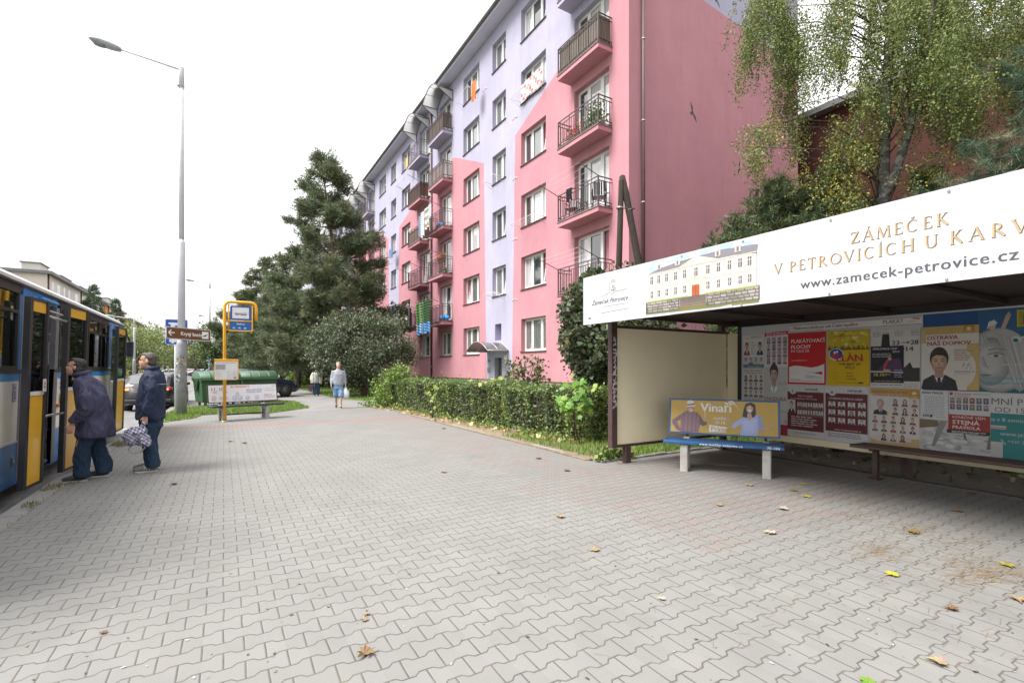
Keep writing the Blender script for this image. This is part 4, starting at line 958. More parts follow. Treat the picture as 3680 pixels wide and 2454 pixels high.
F.rect(0, .55, .584, .85, (.52, .40, .02), 1)
for _ in range(40): x, y = rp.uniform(.02, .56), rp.uniform(.62, .83); F.disc(x, y, rp.uniform(.015, .05), rp.uniform(.01, .03), rp.choice([(.62, .50, .05), (.30, .22, .02), (.70, .62, .2)]), 2, 8)
for i in range(28): x = .01+i*.0205; h = rp.uniform(.02, .075); F.poly([(x, .55), (x+.022, .55), (x+.02, .55+h), (x+.004, .55+h*.9)], (.14, .10, .015), 3)
F.text('NOVÝ VÝBĚR HITŮ A NOVÝ PROGRAM', .05, .755, .026, (.12, .09, .01), 3, bold=.02, xs=.98)
BK, LB, RD = (.02, .018, .03), (.62, .64, .70), (.52, .03, .03)
F.disc(.13, .485, .105, .095, LB, 4, 18); F.disc(.13, .49, .092, .082, (.02, .06, .34), 5, 18); F.disc(.11, .47, .05, .045, (.48, .05, .04), 6, 14); F.disc(.11, .515, .018, .022, (.75, .75, .78), 7, 8); F.disc(.145, .525, .015, .02, (.75, .75, .78), 7, 8)
for dx, dy, c, l, b in ((0, 0, LB, 8, .075), (.0, 0, BK, 9, .05), (0, 0, RD, 10, .012)): F.text('ELÁN', .13+dx, .375+dy, .155, c, l, bold=b, xs=1.0, shear=-.1)
F.text('THE BEST OF', .17, .315, .052, BK, 8, bold=.02); F.text('VOL.2', .255, .262, .052, BK, 8, bold=.02)
for i, (a, b) in enumerate((('17.10.', 'BRNO'), ('23.10.', 'PRAHA'), ('30.10.', 'OSTRAVA'))): F.text(a, .09, .185-i*.045, .03, (.20, .14, .01), 3); F.text(b, .27, .185-i*.045, .032, (.10, .07, .01), 3, bold=.02)
F.words(.12, .5, .045, .014, (.25, .17, .01), rp); F.rect(.44, .04, .5, .06, BK, 3); done(F)
F = sheetp('white_poster', 2.137, 1.262, 2.722, 2.10, (.58, .55, .53), 1, 'pale poster with a black chimney and an arrow between two dates')
F.poly([(.125, .60), (.235, .60), (.222, .79), (.142, .79)], (.03, .03, .03), 1); F.rect(.14, .775, .225, .782, WH, 2)
for x in (.02, .29, .48):
    for q in range(4): F.words(x, x+.10, .80-q*.02, .012, (.25, .24, .24), rp, 1)
F.text('23', .255, .615, .088, (.035, .035, .035), 1, bold=.03, xs=1.12); F.text('28', .475, .615, .088, (.035, .035, .035), 1, bold=.03, xs=1.05); F.line(.375, .645, .455, .645, .010, (.035, .035, .035), 1); F.poly([(.44, .665), (.47, .645), (.44, .625)], (.035, .035, .035), 1)
F.text('2014', .30, .525, .088, (.035, .035, .035), 1, bold=.03, xs=1.2); F.poly([(.40, .10), (.58, .10), (.58, .29), (.50, .29), (.47, .37), (.40, .29)], (.03, .03, .03), 1)
for q in range(3): F.words(.02, .55, .015+q*.022, .014, (.3, .3, .3), rp, 1)
done(F)
F = sheetp('gymnastics_poster', 2.133, 1.336, 2.537, 1.864, (.030, .032, .045), 3, 'dark poster for a gymnastics cup')
F.text('VÍTKOVICE CUP', .025, .475, .042, (.66, .64, .66), 1, bold=.02, xs=1.0); F.text('2014', .27, .43, .042, (.66, .64, .66), 1, bold=.02)
for q in range(3): F.words(.02, .25, .415-q*.022, .014, (.45, .45, .48), rp, 1)
for q in range(7): F.poly([(.05+q*.05, .14), (.10+q*.05, .13), (.24+q*.02, .34), (.22+q*.02, .35)], (.05+.008*q, .04, .06+.01*q), 1)
SKN = (.48, .30, .22)
F.disc(.245, .345, .018, .022, SKN, 3, 10); F.poly([(.20, .33), (.235, .345), (.22, .30), (.19, .22), (.16, .20), (.165, .25)], (.50, .04, .06), 3); F.poly([(.16, .20), (.24, .19), (.25, .165), (.16, .16)], SKN, 3); F.poly([(.225, .32), (.21, .38), (.26, .395), (.262, .385), (.225, .37), (.24, .32)], SKN, 4)
F.line(.0, .165, .40, .150, .012, (.42, .42, .45), 2); F.line(0, .16, .16, .158, .018, (.5, .5, .5), 2)
F.text('18.10.', .03, .095, .062, (.62, .48, .03), 3, bold=.02, shear=.1); F.text('2014', .175, .105, .036, (.62, .48, .03), 3, bold=.01)
for q in range(5): F.words(.29, .39, .18-q*.024, .014, (.4, .4, .45), rp, 1)
F.words(.04, .36, .02, .014, (.42, .36, .05), rp, 1); F.rect(0, -.055, .404, -.004, (.58, .58, .60), 1); F.words(.01, .39, -.035, .02, (.2, .2, .25), rp, 2); done(F)
MR = (.125, .022, .028)
F = sheetp('maroon_poster', .906, .42, 1.487, 1.262, (.56, .56, .58), 1, 'maroon candidate sheet numbered 6 with two rows of portraits')
F.rect(0, .10, .575, .735, MR, 1); F.disc(.09, .742, .055, .05, (.56, .56, .58), 2, 14); F.text('6', .068, .725, .062, (.04, .03, .04), 3, bold=.03); F.text('ostravak', .285, .765, .062, (.04, .035, .04), 2, bold=.02, xs=.95); F.words(.38, .54, .748, .012, (.3, .3, .3), rp, 2)
F.text('Naši kandidáti', .17, .655, .042, (.60, .52, .52), 2, bold=.004); F.text('do zastupitelstva MO Poruba', .055, .612, .038, (.60, .52, .52), 2, bold=.004, xs=.93)
F.rect(.0, .385, .13, .60, (.50, .50, .50), 2); F.bust(.01, .385, .115, .20, SK[1], HR[3], CT[0], rp, 3)
grid(F, .165, .475, 5, 2, .083, .125, .068, .088, (.52, .52, .52), (.35, .25, .25), l=4)
for q in range(5): F.words(.06, .48 if q % 2 else .42, .31-q*.036, .026, (.50, .42, .42), rp, 2)
F.text('www.hnutiostravak.cz', .11, .045, .04, (.10, .09, .10), 2); done(F)
F = sheetp('maroon_poster', 1.507, .465, 2.096, 1.262, (.56, .56, .58), 1, 'maroon candidate sheet numbered 8 with twelve framed portraits')
F.rect(0, .095, .584, .69, MR, 1); F.disc(.10, .70, .055, .05, (.56, .56, .58), 2, 14); F.text('8', .078, .682, .062, (.04, .03, .04), 3, bold=.03); F.text('ostravak', .31, .72, .062, (.04, .035, .04), 2, bold=.02, xs=.95); F.words(.40, .56, .703, .012, (.3, .3, .3), rp, 2)
F.text('OTVÍRÁME OSTRAVU LIDEM', .045, .595, .042, (.62, .55, .55), 2, bold=.012, xs=.90)
grid(F, .045, .472, 4, 3, .138, .125, .098, .088, (.55, .55, .54), None, tie=False, l=4); F.text('www.hnutiostravak.cz', .125, .115, .042, (.62, .56, .56), 3, shear=.2)
for q in range(3): F.words(.03, .50, .062-q*.025, .016, (.12, .11, .12), rp, 2)
done(F)
F = sheetp('candidate_poster', 2.124, .443, 2.712, 1.258, (.60, .55, .52), 1, 'candidate list with a large portrait and an orange logo')
F.rect(0, .70, .588, .815, (.46, .30, .10), 1); F.rect(0, .70, .40, .735, (.54, .45, .34), 2); F.rect(0, 0, .588, .12, (.50, .36, .18), 1); F.disc(.25, .10, .26, .06, (.58, .52, .48), 2, 16)
F.text('KANDIDÁTNÍ LISTINA', .03, .745, .05, (.36, .10, .03), 3, bold=.02, xs=.88); F.text('OSTRAVA-PORUBA', .03, .70, .05, (.36, .10, .03), 3, bold=.02, xs=.88); F.rect(.475, .68, .588, .80, (.46, .24, .015), 3); F.disc(.53, .755, .028, .022, (.66, .62, .5), 4, 10); F.text('ČSSD', .49, .69, .034, (.66, .62, .5), 4, bold=.02)
F.rect(.02, .43, .235, .66, (.58, .56, .58), 3); F.bust(.03, .43, .20, .235, SK[0], (.32, .31, .30), CT[0], rp, 4, tie=(.05, .08, .22)); F.disc(.215, .445, .012, .014, (.6, .45, .03), 9, 8)
grid(F, .27, .565, 3, 2, .112, .125, .082, .105, None, (.35, .3, .28)); grid(F, .02, .315, 5, 2, .113, .125, .082, .105, None, (.35, .3, .28)); grid(F, .13, .06, 3, 1, .113, .12, .082, .105, None, (.35, .3, .28)); done(F)
F = sheetp('blue_poster', 2.752, 1.245, 4.2, 2.275, (.025, .085, .25), 0, 'wide blue and teal poster half hidden behind other sheets')
F.rect(.56, 0, 1.448, .72, (.018, .115, .135), 1); F.rect(.56, .72, 1.448, 1.03, (.035, .11, .24), 1)
for i in range(8): q = i/7; F.disc(.74+.02*q, .40+.02*q, .30*(1-.12*q), .40*(1-.10*q), tuple((.20+.20*q)*c for c in (1, 1, 1.02)), 2+.05*i, 28)
for i in range(12): q = i/11; F.disc(.675-.02*q, .385+.01*q, .185*(1-.55*q), .30*(1-.5*q), tuple((.22+.24*q)*c for c in (1, .99, .98)), 3+.05*i, 26)
for q in range(46):
    a_ = q/45; x0 = .60+.30*a_; F.poly([(x0+.02, .74-.10*a_*a_), (x0+.026, .74-.10*a_*a_), (.86+.17*a_+.02*math.sin(q*3), .05+.03*math.cos(q*5)), (.852+.17*a_+.02*math.sin(q*3), .05+.03*math.cos(q*5))], tuple((.24+.30*((q*7) % 11)/10) for _ in range(3)), 4) if a_ > .35 else F.line(.60+.02*math.sin(q*2), .74, .56+.36*a_, .56+.02*math.sin(q*4), .007, tuple((.24+.26*((q*7) % 11)/10) for _ in range(3)), 4)
F.poly([(.655, .45), (.68, .475), (.72, .484), (.765, .474), (.79, .45), (.74, .434), (.69, .436)], (.50, .50, .50), 5.6); F.disc(.728, .457, .024, .023, (.16, .17, .18), 6.2, 14); F.disc(.728, .457, .011, .011, (.02, .02, .02), 6.9, 10); F.disc(.735, .464, .005, .005, (.7, .7, .7), 7.7, 6)
for dx in range(9): F.line(.655+dx*.016, .462+.012*math.sin(dx*.4)*2, .652+dx*.017, .492+.012*math.sin(dx*.4)*2, .003, (.06, .06, .06), 6.9)
F.line(.65, .468, .72, .492, .007, (.07, .07, .07), 6.9); F.line(.72, .492, .80, .468, .006, (.08, .08, .08), 6.9); F.line(.655, .525, .73, .548, .012, (.17, .16, .15), 6.9); F.line(.73, .548, .81, .525, .009, (.19, .18, .17), 6.9)
for i in range(4): F.poly([(.605-.004*i, .46), (.622-.006*i, .32), (.662-.008*i, .305), (.645-.006*i, .335)], tuple((.26+.035*i,)*3), 5.6+.1*i)
F.poly([(.585, .222), (.62, .236), (.65, .230), (.69, .218), (.655, .196), (.60, .196)], (.24, .22, .215), 6.2); F.line(.585, .216, .69, .216, .005, (.10, .09, .09), 6.9)
F.disc(.69, .83, .035, .055, (.55, .42, .35), 2, 12); F.poly([(.64, .78), (.66, .88), (.71, .90), (.74, .86), (.72, .84), (.67, .83)], (.62, .64, .68), 3); F.poly([(.76, .76), (.80, .76), (.86, .95), (.84, .99), (.815, .95)], (.48, .35, .28), 2)
F.poly([(.98, .72), (1.448, .72), (1.448, .93), (1.0, .86)], (.03, .20, .22), 2); F.rect(.91, .80, 1.448, 1.0, (.50, .40, .02), 3); F.rect(.925, .815, 1.43, .985, (.35, .27, .03), 4); F.text('1', .935, .825, .17, (.04, .05, .14), 5, bold=.04)
F.disc(.90, .64, .045, .045, (.55, .62, .64), 3, 14); F.disc(.90, .64, .022, .022, (.02, .11, .13), 4, 12); F.line(.94, .66, 1.05, .72, .018, (.55, .62, .64), 3); F.text('E', .985, .69, .05, (.55, .62, .64), 4)
F.text('Nahlédněte, co dovedeme', .60, .165, .056, (.02, .32, .42), 5, bold=.012, shear=.15); F.text('které ostatní nemohou', .60, .105, .048, (.02, .32, .42), 5, bold=.012, shear=.15); F.words(.6, 1.4, .06, .018, (.3, .4, .42), rp, 5); F.words(.78, 1.2, .34, .02, (.45, .5, .52), rp, 5); done(F)
F = sheetp('portrait_poster', 2.738, 1.262, 3.325, 2.102, (.62, .59, .56), 3, 'tall poster of a dark haired man in a suit and tie')
F.rect(0, .735, .587, .84, (.50, .36, .13), 1); F.rect(.0, .62, .05, .80, (.52, .40, .2), 1); F.rect(.47, 0, .587, .60, (.50, .36, .13), 1); F.disc(.40, .28, .16, .26, (.60, .56, .50), 2, 18)
F.rect(.44, .745, .54, .835, (.44, .23, .015), 3); F.disc(.49, .795, .024, .02, (.66, .62, .5), 4, 10); F.text('ČSSD', .452, .755, .03, (.66, .62, .5), 4, bold=.02); F.words(.03, .38, .80, .014, (.4, .3, .2), rp, 3)
F.text('OSTRAVA', .06, .665, .074, (.34, .055, .03), 3, bold=.035, xs=.98); F.text('NÁŠ DOMOV', .06, .588, .074, (.34, .055, .03), 3, bold=.035, xs=1.02)
F.bust(-.02, .0, .42, .575, (.46, .29, .21), (.028, .022, .02), (.022, .022, .028), rp, 3, tie=(.03, .022, .035), n=24, shirt=(.62, .62, .66))
for q in range(7): F.words(.345, .345+rp.uniform(.12, .19), .52-q*.022, .014, (.32, .20, .16), rp, 4)
for q in range(6): F.line(.43+q*.015, .30+.03*math.sin(q*2.3), .445+q*.015, .33+.03*math.cos(q*1.9), .006, (.08, .09, .28), 4)
F.words(.345, .54, .235, .018, (.18, .17, .18), rp, 4); F.words(.345, .50, .21, .012, (.3, .3, .3), rp, 4); done(F)
F = sheetp('stone_poster', 2.711, .47, 4.2, .862, (.46, .455, .44), 0)
for _ in range(90): x, y = rp.uniform(.0, .72), rp.uniform(.01, .34); g = rp.uniform(.28, .60); F.disc(x, y, rp.uniform(.02, .08), rp.uniform(.01, .035), (g, g, g*1.02), 1, 7)
F.poly([(0, .26), (.22, .30), (.20, .38), (0, .385)], (.17, .13, .07), 2); F.poly([(.13, .03), (.17, .03), (.30, .38), (.22, .38)], (.24, .23, .225), 3); F.poly([(.47, .16), (.50, .14), (.47, .27), (.45, .27)], (.13, .12, .12), 3); F.poly([(.68, .06), (.73, .06), (.76, .22), (.70, .22)], (.16, .15, .14), 3); done(F)
F = sheetp('notice', 2.730, .862, 3.020, 1.250, (.57, .58, .60), 1)
F.text('KRAV MAGA', .012, .338, .046, (.05, .05, .06), 1, bold=.03, xs=.86)
for q in range(13): F.words(.04, .25, .30-q*.0205, .011, (.30, .31, .33), rp, 1)
F.text('KMG', .02, .025, .05, (.03, .03, .03), 1, bold=.03, xs=.8); F.rect(.10, .025, .125, .06, (.03, .03, .03), 1); F.words(.15, .27, .03, .012, (.3, .3, .3), rp, 1); done(F)
F = sheetp('party_poster', 3.027, .70, 3.428, 1.250, (.55, .55, .55), 2, 'grey sheet with a red box of white lettering')
F.rect(.01, .495, .04, .535, (.36, .05, .03), 1); F.text('Toryové', .05, .498, .05, (.36, .05, .03), 1, bold=.01); F.words(.05, .2, .478, .012, (.36, .1, .08), rp, 1); F.words(.24, .38, .51, .018, (.3, .3, .32), rp, 1)
grid(F, .012, .395, 6, 2, .065, .085, .05, .072, lambda i, j: rp.choice([(.22, .18, .17), (.10, .14, .24), (.30, .30, .30), (.10, .19, .21), (.32, .12, .12)]), None, l=3)
F.rect(-.005, .045, .40, .245, (.27, .030, .026), 3); F.text('KONEČNĚ VŠEM', .035, .197, .044, (.70, .66, .65), 4, xs=.98); F.text('STEJNÁ', .035, .122, .074, (.70, .66, .65), 4, bold=.02, xs=1.1); F.text('PRAVIDLA', .035, .062, .056, (.70, .66, .65), 4, bold=.01, xs=1.08); F.rect(-.02, .0, .40, .046, (.03, .03, .035), 4); F.words(.03, .36, .022, .014, (.5, .5, .5), rp, 5); F.words(.03, .30, .006, .012, (.5, .5, .5), rp, 5); done(F)
F = sheetp('white_poster', 3.430, .995, 4.2, 1.242, (.57, .57, .57), 1, 'white sheet with large grey lettering at the right edge')
F.text('MNÍ POBYTY', .0, .105, .112, (.10, .11, .12), 1, xs=.98); F.text('OD 15 000', .03, .012, .088, (.11, .12, .13), 1, xs=1.1); done(F)
F = sheetp('teal_poster', 3.430, .44, 4.2, .992, (.045, .21, .215), 1, 'teal sheet with a web address and telephone number')
F.text('sta v 8 zemích', -.03, .455, .062, (.42, .50, .50), 1, bold=.01, xs=1.0); F.rect(0, .36, .14, .40, (.50, .47, .46), 2); F.rect(0, .37, .14, .378, (.3, .05, .05), 3); F.text('www.jek.cz', .085, .285, .066, (.44, .50, .50), 1); F.text('+420 257', .15, .20, .052, (.40, .46, .46), 1)
for q in range(5): F.line(.095+q*.008, .235-q*.012, .10+q*.008, .222-q*.012, .012, (.38, .44, .44), 1)
F.rect(0, .0, .11, .20, (.44, .44, .43), 2); done(F)

# brown bench inside the shelter
sb = thing('slatted_bench', 'long dark brown slatted bench under the poster board', 'bench', (7.9, 1.0, 0))
mb = MB()
for i in range(3): mb.box(7.66+i*0.135, 7.66+i*0.135+0.118, -2.6, 3.46-0.01*i, 0.425, 0.468, 'bench_wood', bev=.008)
mb.build('seat', sb)
for y in (3.2, 0.6, -2.0):
    mb = MB(); mb.box(7.79, 7.86, y-.03, y+.03, -0.02, 0.40, 'shelter_brown'); mb.box(7.68, 8.06, y-.025, y+.025, 0.401, 0.424, 'shelter_brown'); mb.box(7.74, 7.91, y-.06, y+.06, 0.0, 0.012, 'shelter_brown'); mb.build('leg', sb)

# ------------------------------------------------------------------ advertising benches
def ad_bench(name, label, org, ang, width, seat_m, legx, bar):
    t = thing(name, label, 'bench', org, ang, 'advertising benches')
    W = width; L0 = MB
    for x in legx:
        a = MB(); a.box(x-.055, x+.055, -0.03, 0.07, -0.03, 0.405, 'concrete', bev=.012); a.box(x-.05, x+.05, 0.30, 0.40, -0.03, 0.47, 'concrete', bev=.012); a.box(x-.045, x+.045, 0.071, 0.299, 0.30, 0.40, 'concrete', bev=.01); a.build('leg', t, world=False)
    a = MB()
    for i, y in enumerate((-0.06, 0.10, 0.25)): a.box(0, W, y, y+0.14, 0.408, 0.455 if i else 0.458, seat_m, bev=.010)
    seat = a.build('seat', t, world=False)
    if bar:
        a = MB(); a.box(legx[0]+.06, legx[1]-.06, 0.16, 0.20, 0.16, 0.20, 'black_frame'); a.build('stretcher', t, world=False)
    lean = 0.10; H0, H1 = 0.515, 1.06; x0, x1 = 0.02, W-0.03
    a = MB(); y0, y1 = 0.395, 0.395+lean
    for (xa, xb, za, zb) in ((x0, x0+.03, 0, 1), (x1-.03, x1, 0, 1)):
        a.prism([(xa, y0, H0), (xb, y0, H0), (xb, y1, H1), (xa, y1, H1)], (0, 0.035, 0), seat_m if not bar else 'black_frame')
    for (f0, f1) in ((0, .045), (.955, 1)):
        ya, yb = y0+lean*f0, y0+lean*f1; za, zb = H0+(H1-H0)*f0, H0+(H1-H0)*f1
        a.prism([(x0+.03, ya, za), (x1-.03, ya, za), (x1-.03, yb, zb), (x0+.03, yb, zb)], (0, 0.035, 0), seat_m if not bar else 'black_frame')
    for x in legx: a.box(x-.02, x+.02, 0.402, 0.43, 0.40, 0.56, 'black_frame')
    a.build('back_frame', t, world=False)
    ex = Vector((1, 0, 0)); ey = Vector((0, lean, H1-H0)).normalized(); nn = ex.cross(ey); hh = math.hypot(lean, H1-H0)
    o = Vector((x0+.03, y0, H0))+ey*(hh*.045)
    a = MB(); w_, h_ = x1-x0-.06, hh*.91; b = [o+nn*.004-nn*.0, o+ex*w_+nn*.004, o+ex*w_+ey*h_+nn*.004, o+ey*h_+nn*.004]
    a.prism([tuple(p) for p in b], tuple(-nn*.02), 'paper', (0.50, 0.345, 0.11) if not bar else (0.72, 0.71, 0.74))
    pan = a.build('back_panel', t, world=False)
    F = Flat(o+nn*.005, ex, ey, nn, step=.0008); F.W, F.H, F.part = w_, h_, pan
    return t, F, seat
d = Vector((0.547, -0.837)).normalized()
t, F, seat = ad_bench('advertising_bench', 'blue bench on concrete legs with a yellow television advert as its back', (5.78, 5.17, 0), math.atan2(d.y, d.x), 1.62, 'bench_blue', (0.30, 1.40), False)
k = F.W/1.845; hh = F.H        # the printed picture, laid out on a 1.845 wide sheet
def q(x, y): return ((x-140)/1870*F.W, (1-(y-200)/610)*F.H-(x-140)/1870*0.0)
def PQ(pts, col, l):                                 # photo crop coordinates -> sheet (the crop shows the sheet slanting down to the right)
    out = []
    for x, y in pts:
        sl = (x-140)/1870
        top = 195+sl*65; bot = 780+sl*110; out.append((sl*F.W, (1-(y-top)/(bot-top))*F.H))
    F.poly(out, col, l)
SH, SHD = (0.22, 0.135, 0.165), (0.155, 0.095, 0.12)
PQ([(320, 790), (330, 560), (430, 400), (560, 410), (680, 520), (690, 640), (655, 800), (490, 800)], SH, 1)
PQ([(430, 400), (350, 450), (165, 570), (170, 630), (250, 750), (320, 780), (330, 740), (255, 600), (330, 560)], SH, 2)
PQ([(600, 420), (690, 500), (745, 600), (800, 590), (805, 660), (740, 690), (660, 640)], SHD, 2)
for i in range(9): PQ([(345+i*38, 470-(i % 3)*20), (353+i*38, 470-(i % 3)*20), (350+i*37, 795), (342+i*37, 795)], SHD if i % 2 else (0.30, 0.20, 0.23), 3)
PQ([(445, 320), (575, 320), (572, 390), (540, 432), (490, 432), (450, 395)], (0.46, 0.30, 0.23), 4); PQ([(470, 380), (560, 380), (545, 425), (495, 428)], (0.40, 0.33, 0.30), 5); PQ([(485, 385), (550, 385), (540, 402), (495, 402)], (0.68, 0.64, 0.62), 6)
PQ([(420, 300), (600, 290), (585, 325), (430, 325)], (0.62, 0.57, 0.50), 5); PQ([(445, 225), (500, 205), (560, 220), (575, 300), (435, 305)], (0.64, 0.60, 0.54), 6); PQ([(438, 285), (578, 268), (580, 290), (436, 305)], (0.06, 0.05, 0.06), 7)
PQ([(465, 345), (490, 345), (490, 352), (465, 352)], (.12, .07, .05), 6); PQ([(525, 345), (550, 345), (550, 352), (525, 352)], (.12, .07, .05), 6)
PQ([(750, 550), (805, 545), (808, 600), (770, 612), (745, 590)], (0.46, 0.30, 0.23), 4); PQ([(745, 430), (800, 430), (790, 520), (778, 560), (768, 520)], (0.60, 0.46, 0.24), 5)
BL, BLD = (0.36, 0.42, 0.66), (0.25, 0.30, 0.55)
PQ([(1385, 860), (1405, 700), (1380, 560), (1430, 530), (1690, 480), (1760, 560), (1690, 700), (1675, 875)], BL, 1)
PQ([(1430, 530), (1370, 570), (1270, 640), (1240, 720), (1290, 735), (1400, 650)], BL, 2); PQ([(1270, 650), (1210, 580), (1175, 510), (1140, 505), (1125, 540), (1160, 570), (1230, 690)], (0.48, 0.32, 0.25), 3)
PQ([(1690, 485), (1745, 560), (1770, 690), (1785, 770), (1720, 770), (1690, 680)], BLD, 2); PQ([(1770, 740), (1860, 690), (1960, 640), (1970, 690), (1870, 720), (1785, 770)], (0.48, 0.32, 0.25), 3)
PQ([(1425, 520), (1445, 380), (1480, 280), (1570, 255), (1640, 300), (1650, 480), (1610, 540), (1560, 510), (1500, 540)], (0.055, 0.042, 0.045), 3)
PQ([(1490, 340), (1540, 300), (1605, 350), (1600, 410), (1565, 450), (1520, 445), (1490, 400)], (0.52, 0.36, 0.29), 4); PQ([(1510, 450), (1570, 455), (1590, 550), (1540, 590), (1500, 540)], (0.46, 0.31, 0.24), 4); PQ([(1515, 398), (1580, 398), (1565, 425), (1530, 425)], (0.70, 0.66, 0.66), 5)
PQ([(1505, 355), (1532, 355), (1532, 362), (1505, 362)], (.10, .06, .05), 5); PQ([(1562, 358), (1590, 358), (1590, 365), (1562, 365)], (.10, .06, .05), 5)
for i in range(6):
    q_ = i/5; PQ([(x*(1-.5*q_)+500*.5*q_, y*(1-.5*q_)+560*.5*q_) for x, y in ((330, 560), (430, 420), (560, 425), (670, 530), (680, 640), (650, 790), (340, 780))], tuple(c*(1+.07*i) for c in SH), 2.2+.1*i) if i < 3 else None
    PQ([(x*(1-.45*q_)+1530*.45*q_, y*(1-.45*q_)+660*.45*q_) for x, y in ((1405, 700), (1390, 570), (1440, 540), (1680, 500), (1730, 570), (1680, 690), (1665, 860), (1400, 850))], tuple(c*(.92+.035*i) for c in BL), 1.2+.1*i)
    PQ([(505+(62-7*i)*math.cos(a)-2*i, 372+(60-7*i)*math.sin(a)-2*i) for a in [2*PI*k/14 for k in range(14)]], tuple(c*(.78+.07*i) for c in (.46, .30, .23)), 4.2+.1*i); PQ([(1546+(56-7*i)*math.cos(a)-2*i, 378+(72-8*i)*math.sin(a)-2*i) for a in [2*PI*k/14 for k in range(14)]], tuple(c*(.80+.07*i) for c in (.52, .36, .29)), 4.2+.1*i)
F.text('Vinaři', .295*F.W, .665*F.H, .190, (0.72, 0.70, 0.70), 4, bold=.035, xs=1.0)
PQ([(1180, 225), (1260, 218), (1320, 300), (1380, 400), (1290, 300), (1200, 290)], (0.64, 0.55, 0.42), 8)
F.text('neděle', .418*F.W, .43*F.H, .066, (0.70, 0.68, 0.66), 4, bold=.012); F.text('20.15', .432*F.W, .295*F.H, .066, (0.70, 0.68, 0.66), 4, bold=.014)
PQ([(850, 665), (1165, 715), (1160, 805), (845, 795)], (0.70, 0.69, 0.70), 4); F.text('Prima', .395*F.W, .075*F.H, .105, (0.46, 0.33, 0.12), 6, bold=.02, xs=.97)
F.build('advert_print', F.part, world=False)
F = Flat((0, -0.0612, 0), (1, 0, 0), (0, 0, 1), (0, -1, 0), step=.001)
F.text('www.lavičky-zadarmo.cz', .52, .418, .046, (0.62, 0.68, 0.76), 1, bold=.03, space=1.25, xs=.98); F.text('70-104', 1.40, .418, .052, (0.62, 0.68, 0.76), 1, bold=.03, space=1.1, xs=1.0); F.build('seat_lettering', seat, world=False)
t, F, seat = ad_bench('advertising_bench', 'dark bench with a white cinema advert as its back, behind the yellow stop pole', (-0.30, 16.18, 0), R(17), 2.02, 'black_frame', (0.33, 1.52), True)
W, H = F.W, F.H
BLU, RDD = (0.10, 0.22, 0.50), (0.55, 0.06, 0.06)
F.text('11. 10.', .03*W, .66*H, .145, BLU, 1, bold=.02, xs=.95); F.text('14:00', .045*W, .54*H, .06, RDD, 1, bold=.02); F.text('18:00', .19*W, .54*H, .06, RDD, 1, bold=.02)
F.text('JÁ, PADOUCH 2', .31*W, .84*H, .082, RDD, 1, bold=.03, xs=.9); F.text('HRY A SOUTĚŽE', .53*W, .63*H, .068, BLU, 1, bold=.02, xs=.92); F.text('O SKVĚLÉ CENY', .53*W, .50*H, .068, BLU, 1, bold=.02, xs=.92); F.text('promítání', .14*W, .24*H, .06, BLU, 1, bold=.02, shear=.1); F.words(.14*W, .29*W, .14*H, .03, (.6, .3, .3), rp, 1)
F.text('Galerie', .80*W, .30*H, .085, (0.30, 0.28, 0.28), 1, xs=.95); F.rect(.80*W, .26*H, .985*W, .275*H, RDD, 1); F.words(.80*W, .98*W, .17*H, .03, (.6, .35, .35), rp, 1); F.words(.83*W, .96*W, .74*H, .035, (.5, .5, .52), rp, 1); F.words(.82*W, .97*W, .60*H, .035, (.5, .5, .52), rp, 1); F.rect(.93*W, .88*H, .98*W, .91*H, (.2, .2, .2), 1)
for cx, cy, r_ in ((.40, .44, .075), (.36, .20, .095), (.44, .20, .085), (.55, .20, .085), (.69, .20, .080), (.07, .24, .085)):      # plain balloons in place of the film's figures
    F.disc(cx*W, cy*H, r_*.8, r_*.9, (0.50, 0.53, 0.62), 2, 16); F.disc(cx*W-r_*.2, cy*H+r_*.25, r_*.25, r_*.25, (0.66, 0.67, 0.70), 3, 10); F.line(cx*W, cy*H-r_*.9, cx*W+.01, cy*H-r_*1.5, .006, (0.4, 0.4, 0.42), 2)
F.build('advert_print', F.part, world=False)
# ------------------------------------------------------------------ lamps, signs, stop pole, containers
mat('lamp_grey', (0.54, 0.56, 0.61), 0.5, 0.08, 3, 0.15, 60, dirt=((0.30, 0.31, 0.32), 2.0, 0.62))
mat('lamp_base', (0.25, 0.26, 0.275), 0.6, 0.16, 5, 0.3, 60, dirt=((0.17, 0.175, 0.18), 3.0, 0.52))
mat('lamp_head', (0.30, 0.33, 0.35), 0.4, 0.1, 3)
mat('lamp_glass', (0.16, 0.15, 0.16), 0.1, 0.2, 4, spec=0.9)
mat('yellow_paint', (0.70, 0.36, 0.025), 0.4, 0.10, 4, dirt=((0.42, 0.24, 0.05), 3.0, 0.70))
mat('sign_blue', (0.012, 0.075, 0.36), 0.35, 0.06, 3)
mat('sign_brown', (0.135, 0.062, 0.022), 0.4, 0.06, 3)
mat('bin_green', (0.028, 0.082, 0.036), 0.5, 0.14, 3, 0.1, 40, dirt=((0.06, 0.11, 0.06), 2.5, 0.6))
mat('bin_lid', (0.040, 0.095, 0.050), 0.5, 0.12, 3)
mat('rubber', (0.022, 0.022, 0.023), 0.8, 0.2, 10)
mat('old_wood', (0.034, 0.025, 0.020), 0.95, 0.40, 9, 0.8, 25, stretch=(4, 4, .5), dirt=((0.055, 0.06, 0.02), 1.5, 0.62))
